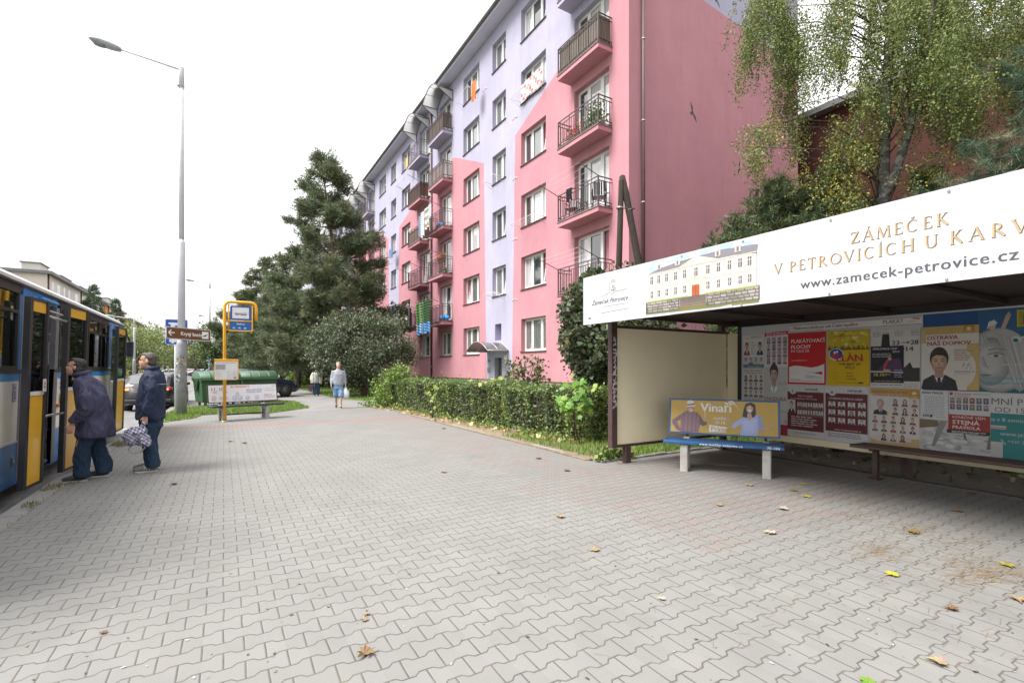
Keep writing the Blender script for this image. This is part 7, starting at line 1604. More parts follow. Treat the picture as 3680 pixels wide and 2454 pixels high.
# ------------------------------------------------------------------ trees and shrubs
mat('bark_pine', (0.155, 0.082, 0.055), 0.95, 0.40, 6, 0.9, 18, stretch=(3, 3, .6))
mat('bark_dark', (0.050, 0.040, 0.034), 0.95, 0.40, 8, 0.8, 22, stretch=(3, 3, .5))
mat('bark_brown', (0.13, 0.095, 0.070), 0.95, 0.35, 8, 0.8, 22, stretch=(3, 3, .5))
mat('bark_birch', (0.115, 0.108, 0.098), 0.85, 0.35, 6, 0.8, 30, stretch=(2.2, 2.2, 3), dirt=((0.028, 0.026, 0.024), 2.6, 0.40))
mat('twig', (0.055, 0.040, 0.032), 0.9, 0.3, 8)
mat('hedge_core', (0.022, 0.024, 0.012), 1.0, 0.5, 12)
def unit(v): return v/np.maximum(np.linalg.norm(v, axis=-1, keepdims=True), 1e-9)
def leaves(name, P, size, cols, parent, seed, aspect=.34, jit=.35, bias=(0, 0, -.25), kinds=None):
    g = np.random.default_rng(seed); P = np.asarray(P, float); N = len(P)
    d = unit(g.normal(size=(N, 3))+np.array(bias)); s = unit(np.cross(d, g.normal(size=(N, 3)))); L_ = size*g.uniform(.6, 1.35, (N, 1)); W = L_*aspect
    nrm = np.cross(d, s)*L_*.10
    V = np.stack([P, P+d*L_*.45+s*W+nrm, P+d*L_, P+d*L_*.45-s*W+nrm], 1)
    cols = np.asarray(cols); C = cols[kinds if kinds is not None else g.integers(0, len(cols), N)]*g.uniform(1-jit, 1+jit, (N, 1))
    return np_mesh(name, V, 4, 'leaf', C, parent)
def needles(name, P, D, k, length, width, cols, parent, seed, spread=.9, jit=.3):
    g = np.random.default_rng(seed); P = np.repeat(np.asarray(P, float), k, 0); D = np.repeat(unit(np.asarray(D, float)), k, 0); N = len(P)
    d = unit(D*.75+g.normal(size=(N, 3))*spread*.6); s = unit(np.cross(d, g.normal(size=(N, 3)))); L_ = length*g.uniform(.55, 1.25, (N, 1)); w = width*g.uniform(.7, 1.4, (N, 1))
    B = P+g.normal(size=(N, 3))*length*.18
    V = np.stack([B-s*w, B+s*w, B+d*L_], 1); cols = np.asarray(cols); C = cols[g.integers(0, len(cols), N//k).repeat(k)]*g.uniform(1-jit, 1+jit, (N, 1))
    return np_mesh(name, V, 3, 'leaf', C, parent)
def clumps(g, c, rad, n, m, tight=.22, shell=.55):
    """m points in n clumps through an ellipsoid, more towards its skin"""
    rad = np.array(rad); d = unit(g.normal(size=(n, 3))); r = g.uniform(shell, 1.0, (n, 1))**.6; K = d*r; w = g.uniform(.5, 1.5, n); w /= w.sum()
    i = g.choice(n, m, p=w); q = K[i]+g.normal(size=(m, 3))*tight*g.uniform(.5, 1.2, n)[i][:, None]
    return np.array(c)+q*rad
PCOL = [(0.062, 0.092, 0.054), (0.084, 0.114, 0.062), (0.105, 0.126, 0.064), (0.074, 0.086, 0.048), (0.115, 0.115, 0.060)]
def conifer(name, label, cat, base, h, R_, seed, crown0=.12, cols=PCOL, tilt=0.0, tufts=1.0, nl=.26, nw=.020, bark='bark_dark', group=None, open_=False, up=.15):
    g = np.random.default_rng(seed); t = thing(name, label, cat, base, 0, group); b = np.array(base, float); ax = np.array([-CP, SP, 0])*tilt
    tr = lambda s: b+np.array([0, 0, h*s])+ax*s**1.5*1.0+np.array([.12*math.sin(s*7+seed), .12*math.cos(s*5+seed), 0])*(1-s)
    mb = MB(); r0 = .012*h+.05
    mb.tube([tr(s)-(np.array([0, 0, .1]) if s == 0 else 0) for s in np.linspace(0, .99, 12)], [r0*(1-s*.93) for s in np.linspace(0, 1, 12)], bark, 9)
    P, D = [], []; nb = int((74 if open_ else 72)*max(.7, h/12))
    for i in range(nb):
        s = crown0+(1-crown0)*((i+g.uniform(0, 1))/nb)**.92; a = g.uniform(0, 2*PI) if open_ else i*2.4+g.uniform(-.4, .4)
        prof = (1-s)/(1-crown0)
        ln = R_*(min(1.0, .10+prof**.8*1.15) if not open_ else min(1.0, .10+1.2*prof**.85))*g.uniform(.55, 1.15)
        o = np.array([math.cos(a), math.sin(a), 0.0]); p0 = tr(s); upk = up+.25*(s-.4)+g.uniform(-.12, .12)
        pts = [p0+o*ln*q+np.array([0, 0, ln*(upk*q-(.28 if not open_ else .10)*q*q+.10*q**3)]) for q in (0, .35, .7, 1.0)]
        mb.tube(pts, [max(.012, .030*ln*(1-q*.85)*.5+.008) for q in (0, .35, .7, 1)], bark, 5)
        n = max(4, int(ln*(9 if open_ else 8)*tufts))
        for _ in range(n):
            q = g.uniform(.30, 1.02)**.75; sd = g.normal()*.20*ln*(1.15-q)+g.normal()*.10; pp = p0+o*ln*q+np.array([0, 0, ln*(upk*q-(.28 if not open_ else .10)*q*q+.10*q**3)])
            pp = pp+np.array([-o[1], o[0], 0])*sd+np.array([0, 0, g.normal()*(.20 if open_ else .10)+.02]); k = 3 if open_ else 2
            for _k in range(k):
                P.append(pp+g.normal(size=3)*np.array([.14, .14, .08])); D.append(o*.6+np.array([-o[1], o[0], 0])*np.sign(sd)*.5+np.array([0, 0, .30+g.normal()*.2]))
    for _ in range(int(30*tufts)): s = 1-abs(g.normal())*.05; P.append(tr(min(.995, s))+g.normal(size=3)*.10); D.append(np.array([g.normal()*.4, g.normal()*.4, 1.0]))
    mb.build('trunk', t); needles('crown', P, D, 8, nl, nw, cols, t, seed+1); return t
def broadleaf(name, label, cat, base, h, rad, n, size, cols, seed, trunk_h=None, clump=40, bark='bark_dark', group=None, r0=None, cz=None, stems=1, tight=.22, shell=.5, aspect=.34):
    g = np.random.default_rng(seed); t = thing(name, label, cat, base, 0, group); b = np.array(base, float); cz = cz if cz else h-rad[2]; c = b+np.array([0, 0, cz]); r0 = r0 or .02*h+.03
    mb = MB()
    for k in range(stems):
        o = np.array([g.normal()*.25, g.normal()*.25, 0])*(k > 0 or stems > 1)
        mb.tube([b+o*.3-np.array([0, 0, .1]), b+o*.6+np.array([0, 0, cz*.35]), b+o+np.array([g.normal()*.1, g.normal()*.1, cz*.75]), c+o], [r0*1.25/stems**.5, r0/stems**.5, r0*.8/stems**.5, r0*.5/stems**.5], bark, 9)
    for i in range(16):
        d = unit(g.normal(size=3)+np.array([0, 0, .35])); e = c+d*np.array(rad)*g.uniform(.55, .9); s = b+np.array([0, 0, cz*g.uniform(.55, 1.0)])
        mb.tube([s, (s+e)/2+np.array([0, 0, -.05*rad[2]]), e], [r0*.45, r0*.28, .012], bark, 5)
    mb.build('trunk', t); P = clumps(g, c, rad, clump, n, tight, shell); P = P[P[:, 2] > b[2]+.03]
    leaves('crown', P, size, cols, t, seed+1, aspect=aspect); return t
def on_ground(u, f, z=0.0): p = at(u, 1322, f); return (p[0], p[1], z)
# the tall pine and its neighbours
conifer('pine_tree', 'tallest pine with a reddish trunk and ragged top, in front of the pink block', 'tree', on_ground(1232, 30), 14.7, 3.9, 11, crown0=.13, tilt=1.35, tufts=2.5, bark='bark_pine', open_=True, nl=.30, nw=.021, group='conifers beside the path')
conifer('pine_tree', 'broad dark pine just left of the tallest one', 'tree', on_ground(1075, 37), 10.6, 3.9, 12, crown0=.10, tilt=.3, tufts=2.3, open_=True, nl=.30, nw=.024, group='conifers beside the path')
conifer('pine_tree', 'dark pointed conifer at the left edge of the clump, nearest the stop pole', 'tree', on_ground(958, 45), 11.6, 3.9, 13, crown0=.08, tufts=2.0, nl=.34, nw=.030, group='conifers beside the path')
conifer('pine_tree', 'lowest conifer of the clump, reaching out to the left', 'tree', on_ground(885, 50), 9.3, 3.8, 14, crown0=.10, tilt=-.2, tufts=2.0, open_=True, nl=.36, nw=.032, group='conifers beside the path')
conifer('pine_tree', 'shaded conifer behind the tallest pine, its crown against the block', 'tree', on_ground(1165, 45), 9.6, 3.6, 15, crown0=.10, tufts=2.0, open_=True, nl=.34, nw=.030, group='conifers beside the path')
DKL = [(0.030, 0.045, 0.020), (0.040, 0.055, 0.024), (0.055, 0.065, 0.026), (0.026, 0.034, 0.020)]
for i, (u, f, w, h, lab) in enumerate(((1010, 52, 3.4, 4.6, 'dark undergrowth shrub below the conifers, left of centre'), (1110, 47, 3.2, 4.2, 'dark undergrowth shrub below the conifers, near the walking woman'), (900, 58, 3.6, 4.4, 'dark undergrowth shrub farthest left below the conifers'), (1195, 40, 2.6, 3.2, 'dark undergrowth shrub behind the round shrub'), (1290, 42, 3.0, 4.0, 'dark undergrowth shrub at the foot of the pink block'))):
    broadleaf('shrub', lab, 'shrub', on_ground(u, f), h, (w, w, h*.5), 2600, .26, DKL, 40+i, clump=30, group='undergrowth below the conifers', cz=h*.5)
RL = [(0.055, 0.078, 0.042), (0.070, 0.090, 0.052), (0.095, 0.112, 0.072), (0.045, 0.062, 0.034), (0.15, 0.165, 0.13), (0.080, 0.088, 0.036)]
bp = gnd(1308, 1424)
broadleaf('round_tree', 'round crowned shrubby tree with a short crooked trunk, left of the hedge', 'tree', (bp[0], bp[1], 0), 4.5, (2.62, 2.62, 1.95), 34000, .115, RL, 61, clump=170, bark='bark_brown', r0=.16, cz=2.58, tight=.13, shell=.62)
broadleaf('box_bush', 'small clipped bright green bush beside the path', 'shrub', on_ground(1074, 41.5), 1.25, (.85, .75, .62), 2600, .11, [(0.10, 0.15, 0.03), (0.07, 0.12, 0.025), (0.14, 0.19, 0.04)], 63, clump=40, cz=.62)
broadleaf('street_tree', 'small green tree behind the blue lane sign', 'tree', on_ground(778, 49), 5.9, (2.0, 2.0, 2.1), 4200, .20, [(0.070, 0.105, 0.030), (0.095, 0.13, 0.035), (0.05, 0.08, 0.025)], 64, clump=44, tight=.17)
# far side of the road
conifer('spruce_tree', 'slim spruce in front of the pale apartment block, left of two', 'tree', on_ground(316, 72, -.15), 11.9, 2.4, 71, tufts=.7, nl=.42, nw=.04, group='spruces across the road', cols=[(0.055, 0.085, 0.055), (0.07, 0.10, 0.06)])
conifer('spruce_tree', 'slim spruce in front of the pale apartment block, right of two', 'tree', on_ground(336, 74, -.15), 14.2, 2.6, 72, tufts=.7, nl=.42, nw=.04, group='spruces across the road', cols=[(0.055, 0.085, 0.055), (0.07, 0.10, 0.06)])
conifer('spruce_tree', 'thin spruce in front of the orange building', 'tree', on_ground(416, 98, -.15), 15.5, 2.6, 73, tufts=.6, nl=.5, nw=.05, group='spruces across the road', cols=[(0.065, 0.095, 0.065), (0.08, 0.11, 0.07)])
conifer('spruce_tree', 'lower spruce between the orange building and the leafy trees', 'tree', on_ground(452, 104, -.15), 10.5, 2.6, 74, tufts=.6, nl=.5, nw=.05, group='spruces across the road', cols=[(0.065, 0.095, 0.065), (0.08, 0.11, 0.07)])
GL = [(0.10, 0.145, 0.040), (0.13, 0.17, 0.055), (0.085, 0.12, 0.04), (0.17, 0.17, 0.06)]
DL = [(0.065, 0.085, 0.045), (0.08, 0.095, 0.05), (0.10, 0.10, 0.055)]
for i, (u, f, h, w, cl, lab) in enumerate(((490, 66, 7.3, 3.4, GL, 'leafy green street tree behind the bus mirror'), (545, 76, 8.3, 3.8, GL, 'largest leafy street tree across the road, behind the man in navy'), (592, 92, 8.2, 3.4, DL, 'dark leafy street tree just left of the tall lamp'), (470, 110, 9.4, 4.6, DL, 'dull green tree farther off behind the bus mirror'), (655, 120, 7.6, 3.0, GL, 'pale green tree right beside the tall lamp far off'), (690, 135, 10.0, 3.8, [(0.06, 0.055, 0.07), (0.075, 0.07, 0.08), (0.05, 0.055, 0.05)], 'purplish dark tree at the end of the road'), (722, 128, 7.2, 3.6, DL, 'dull tree at the end of the road near the second lamp'), (640, 150, 8.0, 4.5, DL, 'farthest tree at the end of the road'), (740, 105, 5.2, 2.6, DL, 'low dark tree behind the parking sign'))):
    broadleaf('street_tree', lab, 'tree', on_ground(u, f, -.15), h, (w, w, h*.40), 3400, .30 if f < 100 else .42, cl, 80+i, clump=42, group='leafy trees across the road', cz=h*.60)
conifer('spruce_tree', 'tiny pointed spruce far off at the end of the road', 'tree', on_ground(683, 150), 12.5, 2.0, 75, tufts=.5, nl=.6, nw=.07, group='spruces across the road')

# the clipped hedge
hg = thing('hedge', 'long clipped hedge in mixed greens along the edge of the pavement', 'hedge', (6.1, 13.0, 0))
A_, B_ = np.array([6.40, 7.62]), np.array([5.62, 19.0]); ex = (B_-A_)/np.linalg.norm(B_-A_); nx = np.array([-ex[1], ex[0]]); LH = np.linalg.norm(B_-A_); TH = 0.95
if nx[0] < 0: nx = -nx
HH = lambda s: 1.10+.05*np.sin(s*2.1)+.04*np.sin(s*5.3+1)
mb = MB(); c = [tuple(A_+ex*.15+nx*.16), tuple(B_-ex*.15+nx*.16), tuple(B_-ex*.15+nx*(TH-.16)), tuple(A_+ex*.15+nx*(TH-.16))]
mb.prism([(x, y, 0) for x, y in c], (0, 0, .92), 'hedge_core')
g = np.random.default_rng(90)
for i in range(260):
    s, w = g.uniform(.1, LH-.1), g.uniform(.04, .25); p = A_+ex*s+nx*w; mb.tube([(p[0], p[1], 0), (p[0]+g.normal()*.08, p[1]+g.normal()*.08, g.uniform(.5, .95))], .007, 'twig', 4)
mb.build('stems', hg)
N = 46000; s = g.uniform(-.02, LH+.02, N); face = g.uniform(0, 1, N); w = np.where(face < .56, np.abs(g.normal(size=N))*.085, g.uniform(0, TH, N)); hz = HH(s)
bump = .055*np.sin(s*3.3+1.7)+.05*np.sin(s*7.9)+.03*np.sin(s*17)
z = np.where(face < .56, hz*g.uniform(.03, 1.0, N)**.85, hz-np.abs(g.normal(size=N))*.075)
w = w+np.where(face < .56, bump*np.clip(z/.8, 0, 1)-.06*(z/1.1)+.05, 0)
end = (face > .90); s = np.where(end & (g.uniform(0, 1, N) < .4), np.abs(g.normal(size=N))*.10, s); z = np.where(end, hz*g.uniform(.05, 1, N), z)
z = z+np.where((face > .56) & (face < .9) & (g.uniform(0, 1, N) < .05), np.abs(g.normal(size=N))*.11, 0)
P = np.stack([A_[0]+ex[0]*s+nx[0]*w, A_[1]+ex[1]*s+nx[1]*w, z], 1)
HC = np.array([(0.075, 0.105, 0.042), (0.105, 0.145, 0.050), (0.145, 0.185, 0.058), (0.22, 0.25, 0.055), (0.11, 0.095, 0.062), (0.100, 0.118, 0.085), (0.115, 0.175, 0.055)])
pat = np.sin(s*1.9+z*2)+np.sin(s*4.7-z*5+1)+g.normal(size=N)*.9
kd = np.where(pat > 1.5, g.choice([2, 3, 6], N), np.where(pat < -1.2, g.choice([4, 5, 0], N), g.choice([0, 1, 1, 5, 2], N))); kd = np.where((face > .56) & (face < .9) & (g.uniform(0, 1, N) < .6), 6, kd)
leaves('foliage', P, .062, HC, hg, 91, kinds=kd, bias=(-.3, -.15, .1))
# bright creeper at the hedge's far end, shoots and weeds along its foot
g = np.random.default_rng(95); cr = thing('creeper', 'bright green creeper overgrowing the far left end of the hedge', 'plant', (5.6, 19.0, 0))
P = np.concatenate([clumps(g, (5.75, 18.9, .70), (.75, .8, .75), 40, 3600, .2, .3), clumps(g, (5.9, 18.3, 1.25), (.35, .7, .50), 16, 900, .25, .3), clumps(g, (5.35, 19.3, .18), (.7, .9, .2), 20, 1100, .3, .3)]); P = P[P[:, 2] > .02]
leaves('foliage', P, .095, [(0.10, 0.165, 0.036), (0.13, 0.20, 0.042), (0.16, 0.20, 0.045), (0.075, 0.125, 0.034)], cr, 96)
mb = MB()
for i in range(22): a = g.normal(size=2)*.35; mb.tube([(5.75+a[0]*.4, 18.8+a[1]*.5, 0), (5.8+a[0], 18.8+a[1], g.uniform(.8, 1.7))], .010, 'twig', 4)
mb.build('stems', cr)
def weed_row(name, label, s0, s1, n, hgt, off, seed, cols, size=.07):
    g = np.random.default_rng(seed); t = thing(name, label, 'weeds', tuple((A_+ex*(s0+s1)/2))+(0,)); s = g.uniform(s0, s1, n); w = off+g.normal(size=n)*.10
    P = np.stack([A_[0]+ex[0]*s+nx[0]*w, A_[1]+ex[1]*s+nx[1]*w, .02+np.abs(g.normal(size=n))*hgt], 1); leaves('foliage', P, size, cols, t, seed+1, bias=(0, 0, .6)); t['group'] = 'weeds along the hedge'
WC = [(0.10, 0.16, 0.04), (0.14, 0.19, 0.05), (0.18, 0.17, 0.06), (0.075, 0.11, 0.035)]
for i, (a, b, n, h, off, lab) in enumerate(((0, 2.2, 420, .07, -.32, 'leafy weeds at the hedge foot nearest the shelter'), (2.5, 5.2, 420, .06, -.28, 'leafy weeds under the middle of the hedge, nearer the shelter'), (5.4, 8.2, 380, .07, -.24, 'leafy weeds under the middle of the hedge, nearer the creeper'), (8.4, 10.9, 420, .10, -.22, 'leafy weeds at the hedge foot next to the creeper'))): weed_row('weed_patch', lab, a, b, n, h, off, 100+i*3, WC)
g = np.random.default_rng(118); t = thing('weed_patch', 'low leafy weeds round the corner post of the shelter', 'weeds', (5.5, 6.2, 0)); P = np.stack([g.uniform(5.28, 6.0, 420), 6.06+np.abs(g.normal(size=420))*.12, .02+np.abs(g.normal(size=420))*.10], 1); leaves('foliage', P, .085, WC, t, 119, bias=(0, 0, .5))
# maple saplings: lobed leaves
def maple_leaves(name, P, size, cols, parent, seed, face=(-.6, -.5, .8)):
    g = random.Random(seed); mb = MB(); sh = [(0, 0), (.30, -.05), (.22, .12), (.52, .28), (.34, .36), (.36, .62), (.16, .52), (0, 1.0), (-.16, .52), (-.36, .62), (-.34, .36), (-.52, .28), (-.22, .12), (-.30, -.05)]
    for p in P:
        n = (Vector(face)+Vector((g.gauss(0, .5), g.gauss(0, .5), g.gauss(0, .3)))).normalized(); d = n.cross(Vector((g.gauss(0, 1), g.gauss(0, 1), g.gauss(0, .5)))).normalized(); d = (d+Vector((0, 0, -.5))).normalized(); d = (d-n*d.dot(n)).normalized(); x = d.cross(n); s = size*g.uniform(.6, 1.25); c = cols[g.randrange(len(cols))]; k = g.uniform(.8, 1.25)
        mb.add([tuple(Vector(p)+x*a*s+d*b*s-n*(abs(a)*.12*s)) for a, b in sh], [(0, 1, 2, 3, 4, 5, 6, 7), (0, 7, 8, 9, 10, 11, 12, 13)], 'leaf', tuple(q*k for q in c))
    return mb.build(name, parent)
MC = [(0.085, 0.18, 0.03), (0.11, 0.21, 0.036), (0.07, 0.15, 0.025), (0.15, 0.21, 0.04)]
def sapling(label, c, rad, n, size, seed, cols=MC, yellow=0):
    g = np.random.default_rng(seed); t = thing('maple_sapling', label, 'plant', (c[0], c[1], 0)); P = clumps(g, c, rad, 12, n, .3, .2); mb = MB()
    for i in range(7): e = P[g.integers(0, n)]; mb.tube([(c[0]+g.normal()*.05, c[1]+g.normal()*.05, 0), ((c[0]+e[0])/2, (c[1]+e[1])/2, e[2]*.6), tuple(e)], .008, 'twig', 4)
    mb.build('stems', t); maple_leaves('foliage', [tuple(p) for p in P], size, cols, t, seed); return t
mp_ = at(2075, 1420, 9.7); sapling('maple sapling with broad bright green leaves at the shelter end of the hedge', (mp_[0], mp_[1], 1.0), (.36, .36, .36), 85, .17, 130)
mp_ = at(1760, 1375, 13.6); sapling('yellowish young plant with big leaves above the hedge, left of the entrance', (mp_[0], mp_[1], 1.12), (.45, .45, .20), 40, .15, 133, [(0.17, 0.20, 0.045), (0.13, 0.18, 0.04)])
mp_ = at(1560, 1480, 14.9); sapling('maple seedling with lime leaves growing through the hedge', (mp_[0]-.08, mp_[1], .75), (.12, .35, .40), 26, .13, 136, [(0.17, 0.21, 0.04), (0.12, 0.18, 0.04)])
sp_ = at(1885, 1345, 14.0)
broadleaf('entrance_shrub', 'thin open shrub with reddish green leaves in front of the entrance', 'shrub', (sp_[0], sp_[1], 0), 1.95, (.55, .55, .45), 420, .12, [(0.075, 0.085, 0.045), (0.12, 0.09, 0.05), (0.09, 0.12, 0.045)], 140, clump=16, cz=1.45, r0=.03, stems=3, tight=.25)
# ivy on the timber pole
iv = thing('ivy', 'dense dark ivy climbing the old timber pole beside the shelter', 'ivy', (7.35, 8.1, 0)); g = np.random.default_rng(150)
def ivy_c(z): u = np.interp(z, [0, .6, 1.4, 2.2, 3.0, 3.8], [2185, 2175, 2150, 2112, 2110, 2150]); return u
def ivy_r(z): return np.interp(z, [0, .5, 1.3, 2.0, 2.7, 3.3, 3.75], [.30, .36, .46, .60, .62, .46, .14])
mb = MB(); mb.tube([at(float(ivy_c(z)), 1322-(z-1.55)*1738/10.9, 10.9) for z in np.linspace(0, 3.55, 10)], [float(ivy_r(z))*.62 for z in np.linspace(0, 3.55, 10)], 'hedge_core', 10); mb.build('stems', iv)
n = 9500; z = g.uniform(0.02, 3.72, n); a = g.uniform(0, 2*PI, n); lump = 1+.16*np.sin(a*3+z*4)+.12*np.sin(a*5-z*7); r = ivy_r(z)*lump*g.uniform(.70, 1.05, n)
cc = np.array([at(float(ivy_c(q)), 1322-(q-1.55)*1738/10.9, 10.9) for q in z]); P = cc+np.stack([np.cos(a)*r, np.sin(a)*r, g.normal(size=n)*.05], 1)
ex_ = np.array([at(2250+g.normal()*28, 990+g.normal()*16, 10.7) for _ in range(420)]); P = np.concatenate([P, ex_+g.normal(size=ex_.shape)*.06])
ex2 = np.stack([np.interp(g.uniform(0, 1, 1500), [0, 1], [6.2, 7.9]), 6.5+np.abs(g.normal(size=1500))*.5, 2.35+g.normal(size=1500)*.22], 1)
P = np.concatenate([P, ex2])
leaves('foliage', P, .105, [(0.030, 0.052, 0.024), (0.042, 0.068, 0.030), (0.060, 0.082, 0.045), (0.085, 0.10, 0.075), (0.10, 0.085, 0.035)], iv, 151, aspect=.42, bias=(-.2, -.2, -.6))
# ------------------------------------------------------------------ behind the shelter: birch, junipers, pine
bi = thing('birch_tree', 'weeping birch with yellowing leaves towering behind the bus shelter', 'tree', on_ground(3168, 10.4)); g = np.random.default_rng(200)
FB = 10.4
mb = MB(); main = [at(3158, 1560, FB), at(3165, 1100, FB), at(3172, 740, FB), at(3180, 480, FB+.1), at(3192, 240, FB+.2), at(3203, 20, FB+.3), at(3215, -260, FB+.4), at(3190, -560, FB+.5)]
mb.tube(main, [.19, .155, .12, .10, .092, .083, .066, .03], 'bark_birch', 14); sec = [at(3170, 720, FB), at(3205, 660, FB-.05), at(3240, 555, FB-.1), at(3268, 470, FB-.2), at(3300, 300, FB-.3), at(3345, 60, FB-.5), at(3390, -200, FB-.6)]
mb.tube(sec, [.10, .095, .088, .078, .060, .042, .022], 'bark_birch', 12)
# groups of hanging shoots: u0 u1 v0 v1 (where the shoot starts), length in metres, how many, depth range, share of yellow
GRP = [(2700, 2860, -160, 120, (.7, 1.9), 58, (10.6, 12.2), .10), (2790, 2880, 100, 400, (.6, 1.6), 44, (10.8, 12.0), .14), (2880, 3180, -160, 160, (.5, 1.5), 88, (10.2, 12.4), .12), (2960, 3200, 120, 400, (.4, 1.2), 46, (10.2, 12.2), .16),
       (3200, 3480, -150, 250, (.7, 1.9), 120, (9.2, 12.2), .08), (3380, 3720, -150, 300, (.8, 1.9), 130, (9.0, 12.0), .10), (3250, 3480, 200, 430, (.5, 1.2), 62, (9.6, 11.5), .16), (3480, 3700, 180, 380, (.4, 1.1), 40, (9.4, 11.0), .20),
       (2680, 2860, 425, 540, (.3, .8), 44, (9.8, 11.0), .25), (2850, 3120, 400, 560, (.3, .9), 60, (9.9, 11.2), .34), (2960, 3130, 540, 700, (.3, 1.0), 40, (9.9, 11.0), .5), (2860, 2890, 520, 700, (.3, .7), 10, (10.2, 10.8), .6), (3260, 3400, 520, 700, (.2, .7), 22, (9.6, 10.6), .4), (3230, 3340, -120, 200, (.5, 1.1), 24, (9.3, 10.1), .10)]
P, K = [], []
for u0, u1, v0, v1, ln, n, fr, yl in GRP:
    n = int(n*(1.55 if v0 < 200 else .95)); cu = [(g.uniform(u0, u1), g.uniform(v0, v1), g.uniform(*fr)) for _ in range(max(3, n//17))]
    for (u, v, f) in cu:                                 # limb out to each bunch
        e = np.array(at(u, v, f)); stem = main if g.uniform() < .65 or u < 3100 else sec; zz = e[2]-g.uniform(.4, 1.6); zz = max(zz, 4.2); zs_ = [q[2] for q in stem]; s = tuple(np.interp(zz, zs_, [q[i_] for q in stem]) for i_ in range(3)); m_ = (np.array(s)+e)/2+np.array([0, 0, .35])
        mb.tube([s, tuple(m_), tuple(e)], [.020, .011, .005], 'twig', 5)
    for i in range(n):
        u, v, f = cu[i % len(cu)]; p = np.array(at(u+g.normal()*(u1-u0)*.17, v+g.normal()*(v1-v0)*.13, f+g.normal()*.25)); L_ = g.uniform(*ln); m = int(L_/.0082); q = np.linspace(0, 1, m)
        drift = g.normal(size=2)*.20; sway = g.uniform(0, 6)
        S = p+np.stack([drift[0]*q**.6+.04*np.sin(q*9+sway), drift[1]*q**.6+.04*np.cos(q*8+sway), -L_*q], 1); P.append(S+g.normal(size=(m, 3))*np.array([.068, .068, .02])); K.append(np.where(g.uniform(0, 1, m) < yl*g.uniform(.0, 1.6), g.choice([3, 4], m), g.choice([0, 1, 1, 2], m)))
        if i % 2 == 0: mb.tube([tuple(S[0]), tuple(S[m//2]), tuple(S[-1])], .0035, 'twig', 3)
mb.build('trunk', bi); P = np.concatenate(P); K = np.concatenate(K)
leaves('crown', P, .044, [(0.074, 0.106, 0.030), (0.096, 0.128, 0.038), (0.125, 0.148, 0.052), (0.26, 0.195, 0.022), (0.145, 0.14, 0.034)], bi, 201, kinds=K, aspect=.36, bias=(0, 0, -.7))
def juniper(label, u, vtop, f, R_, seed, cols, tuft=1.0):
    g = np.random.default_rng(seed); b = on_ground(u, f); h = 1.55+(1322-vtop)/1738*f; t = thing('juniper', label, 'conifer', b, 0, 'junipers behind the shelter'); mb = MB(); mb.tube([(b[0], b[1], -.1), (b[0], b[1], h*.5), (b[0]+g.normal()*.1, b[1]+g.normal()*.1, h*.95)], [.07, .05, .012], 'bark_dark', 7); P, D = [], []
    for i in range(96):
        s = g.uniform(.28, .98); a = g.uniform(0, 2*PI); ln = R_*(1-((s-.45)/.60)**2 if s > .45 else 1.0)*g.uniform(.45, 1.2); ln = max(ln, .12); o = np.array([math.cos(a), math.sin(a), 0]); p0 = np.array([b[0], b[1], h*s-ln*.5]); e = p0+o*ln+np.array([0, 0, ln*.75])
        mb.tube([tuple(p0), tuple((p0+e)/2-np.array([0, 0, .05])), tuple(e)], [.016, .010, .005], 'twig', 4)
        for _ in range(int(24*tuft)): q = g.uniform(.25, 1.0); P.append(p0+(e-p0)*q+g.normal(size=3)*np.array([.10, .10, .09])*(.6+.6*R_)); D.append(o*.5+np.array([0, 0, .75])+g.normal(size=3)*.4)
    mb.build('trunk', t); needles('crown', P, D, 8, .15, .012, cols, t, seed+1, spread=.8)
JC = [(0.040, 0.065, 0.030), (0.060, 0.085, 0.034), (0.085, 0.105, 0.040), (0.045, 0.055, 0.028)]
juniper('lowest juniper, its tip over the picture end of the banner', 2640, 775, 10.4, .85, 210, JC); juniper('juniper beside the corner of the pink gable', 2775, 640, 10.9, 1.05, 213, JC); juniper('tall juniper in front of the dark red wall, left of the birch trunk', 2985, 605, 10.6, .75, 216, JC); juniper('juniper filling the gap left of the birch trunk', 2880, 690, 11.2, 1.0, 219, JC); juniper('low juniper directly behind the birch trunk', 3140, 705, 11.4, .7, 222, JC); juniper('small pointed conifer right of the birch trunk', 3335, 612, 10.6, .5, 225, [(0.055, 0.085, 0.035), (0.075, 0.10, 0.04)])
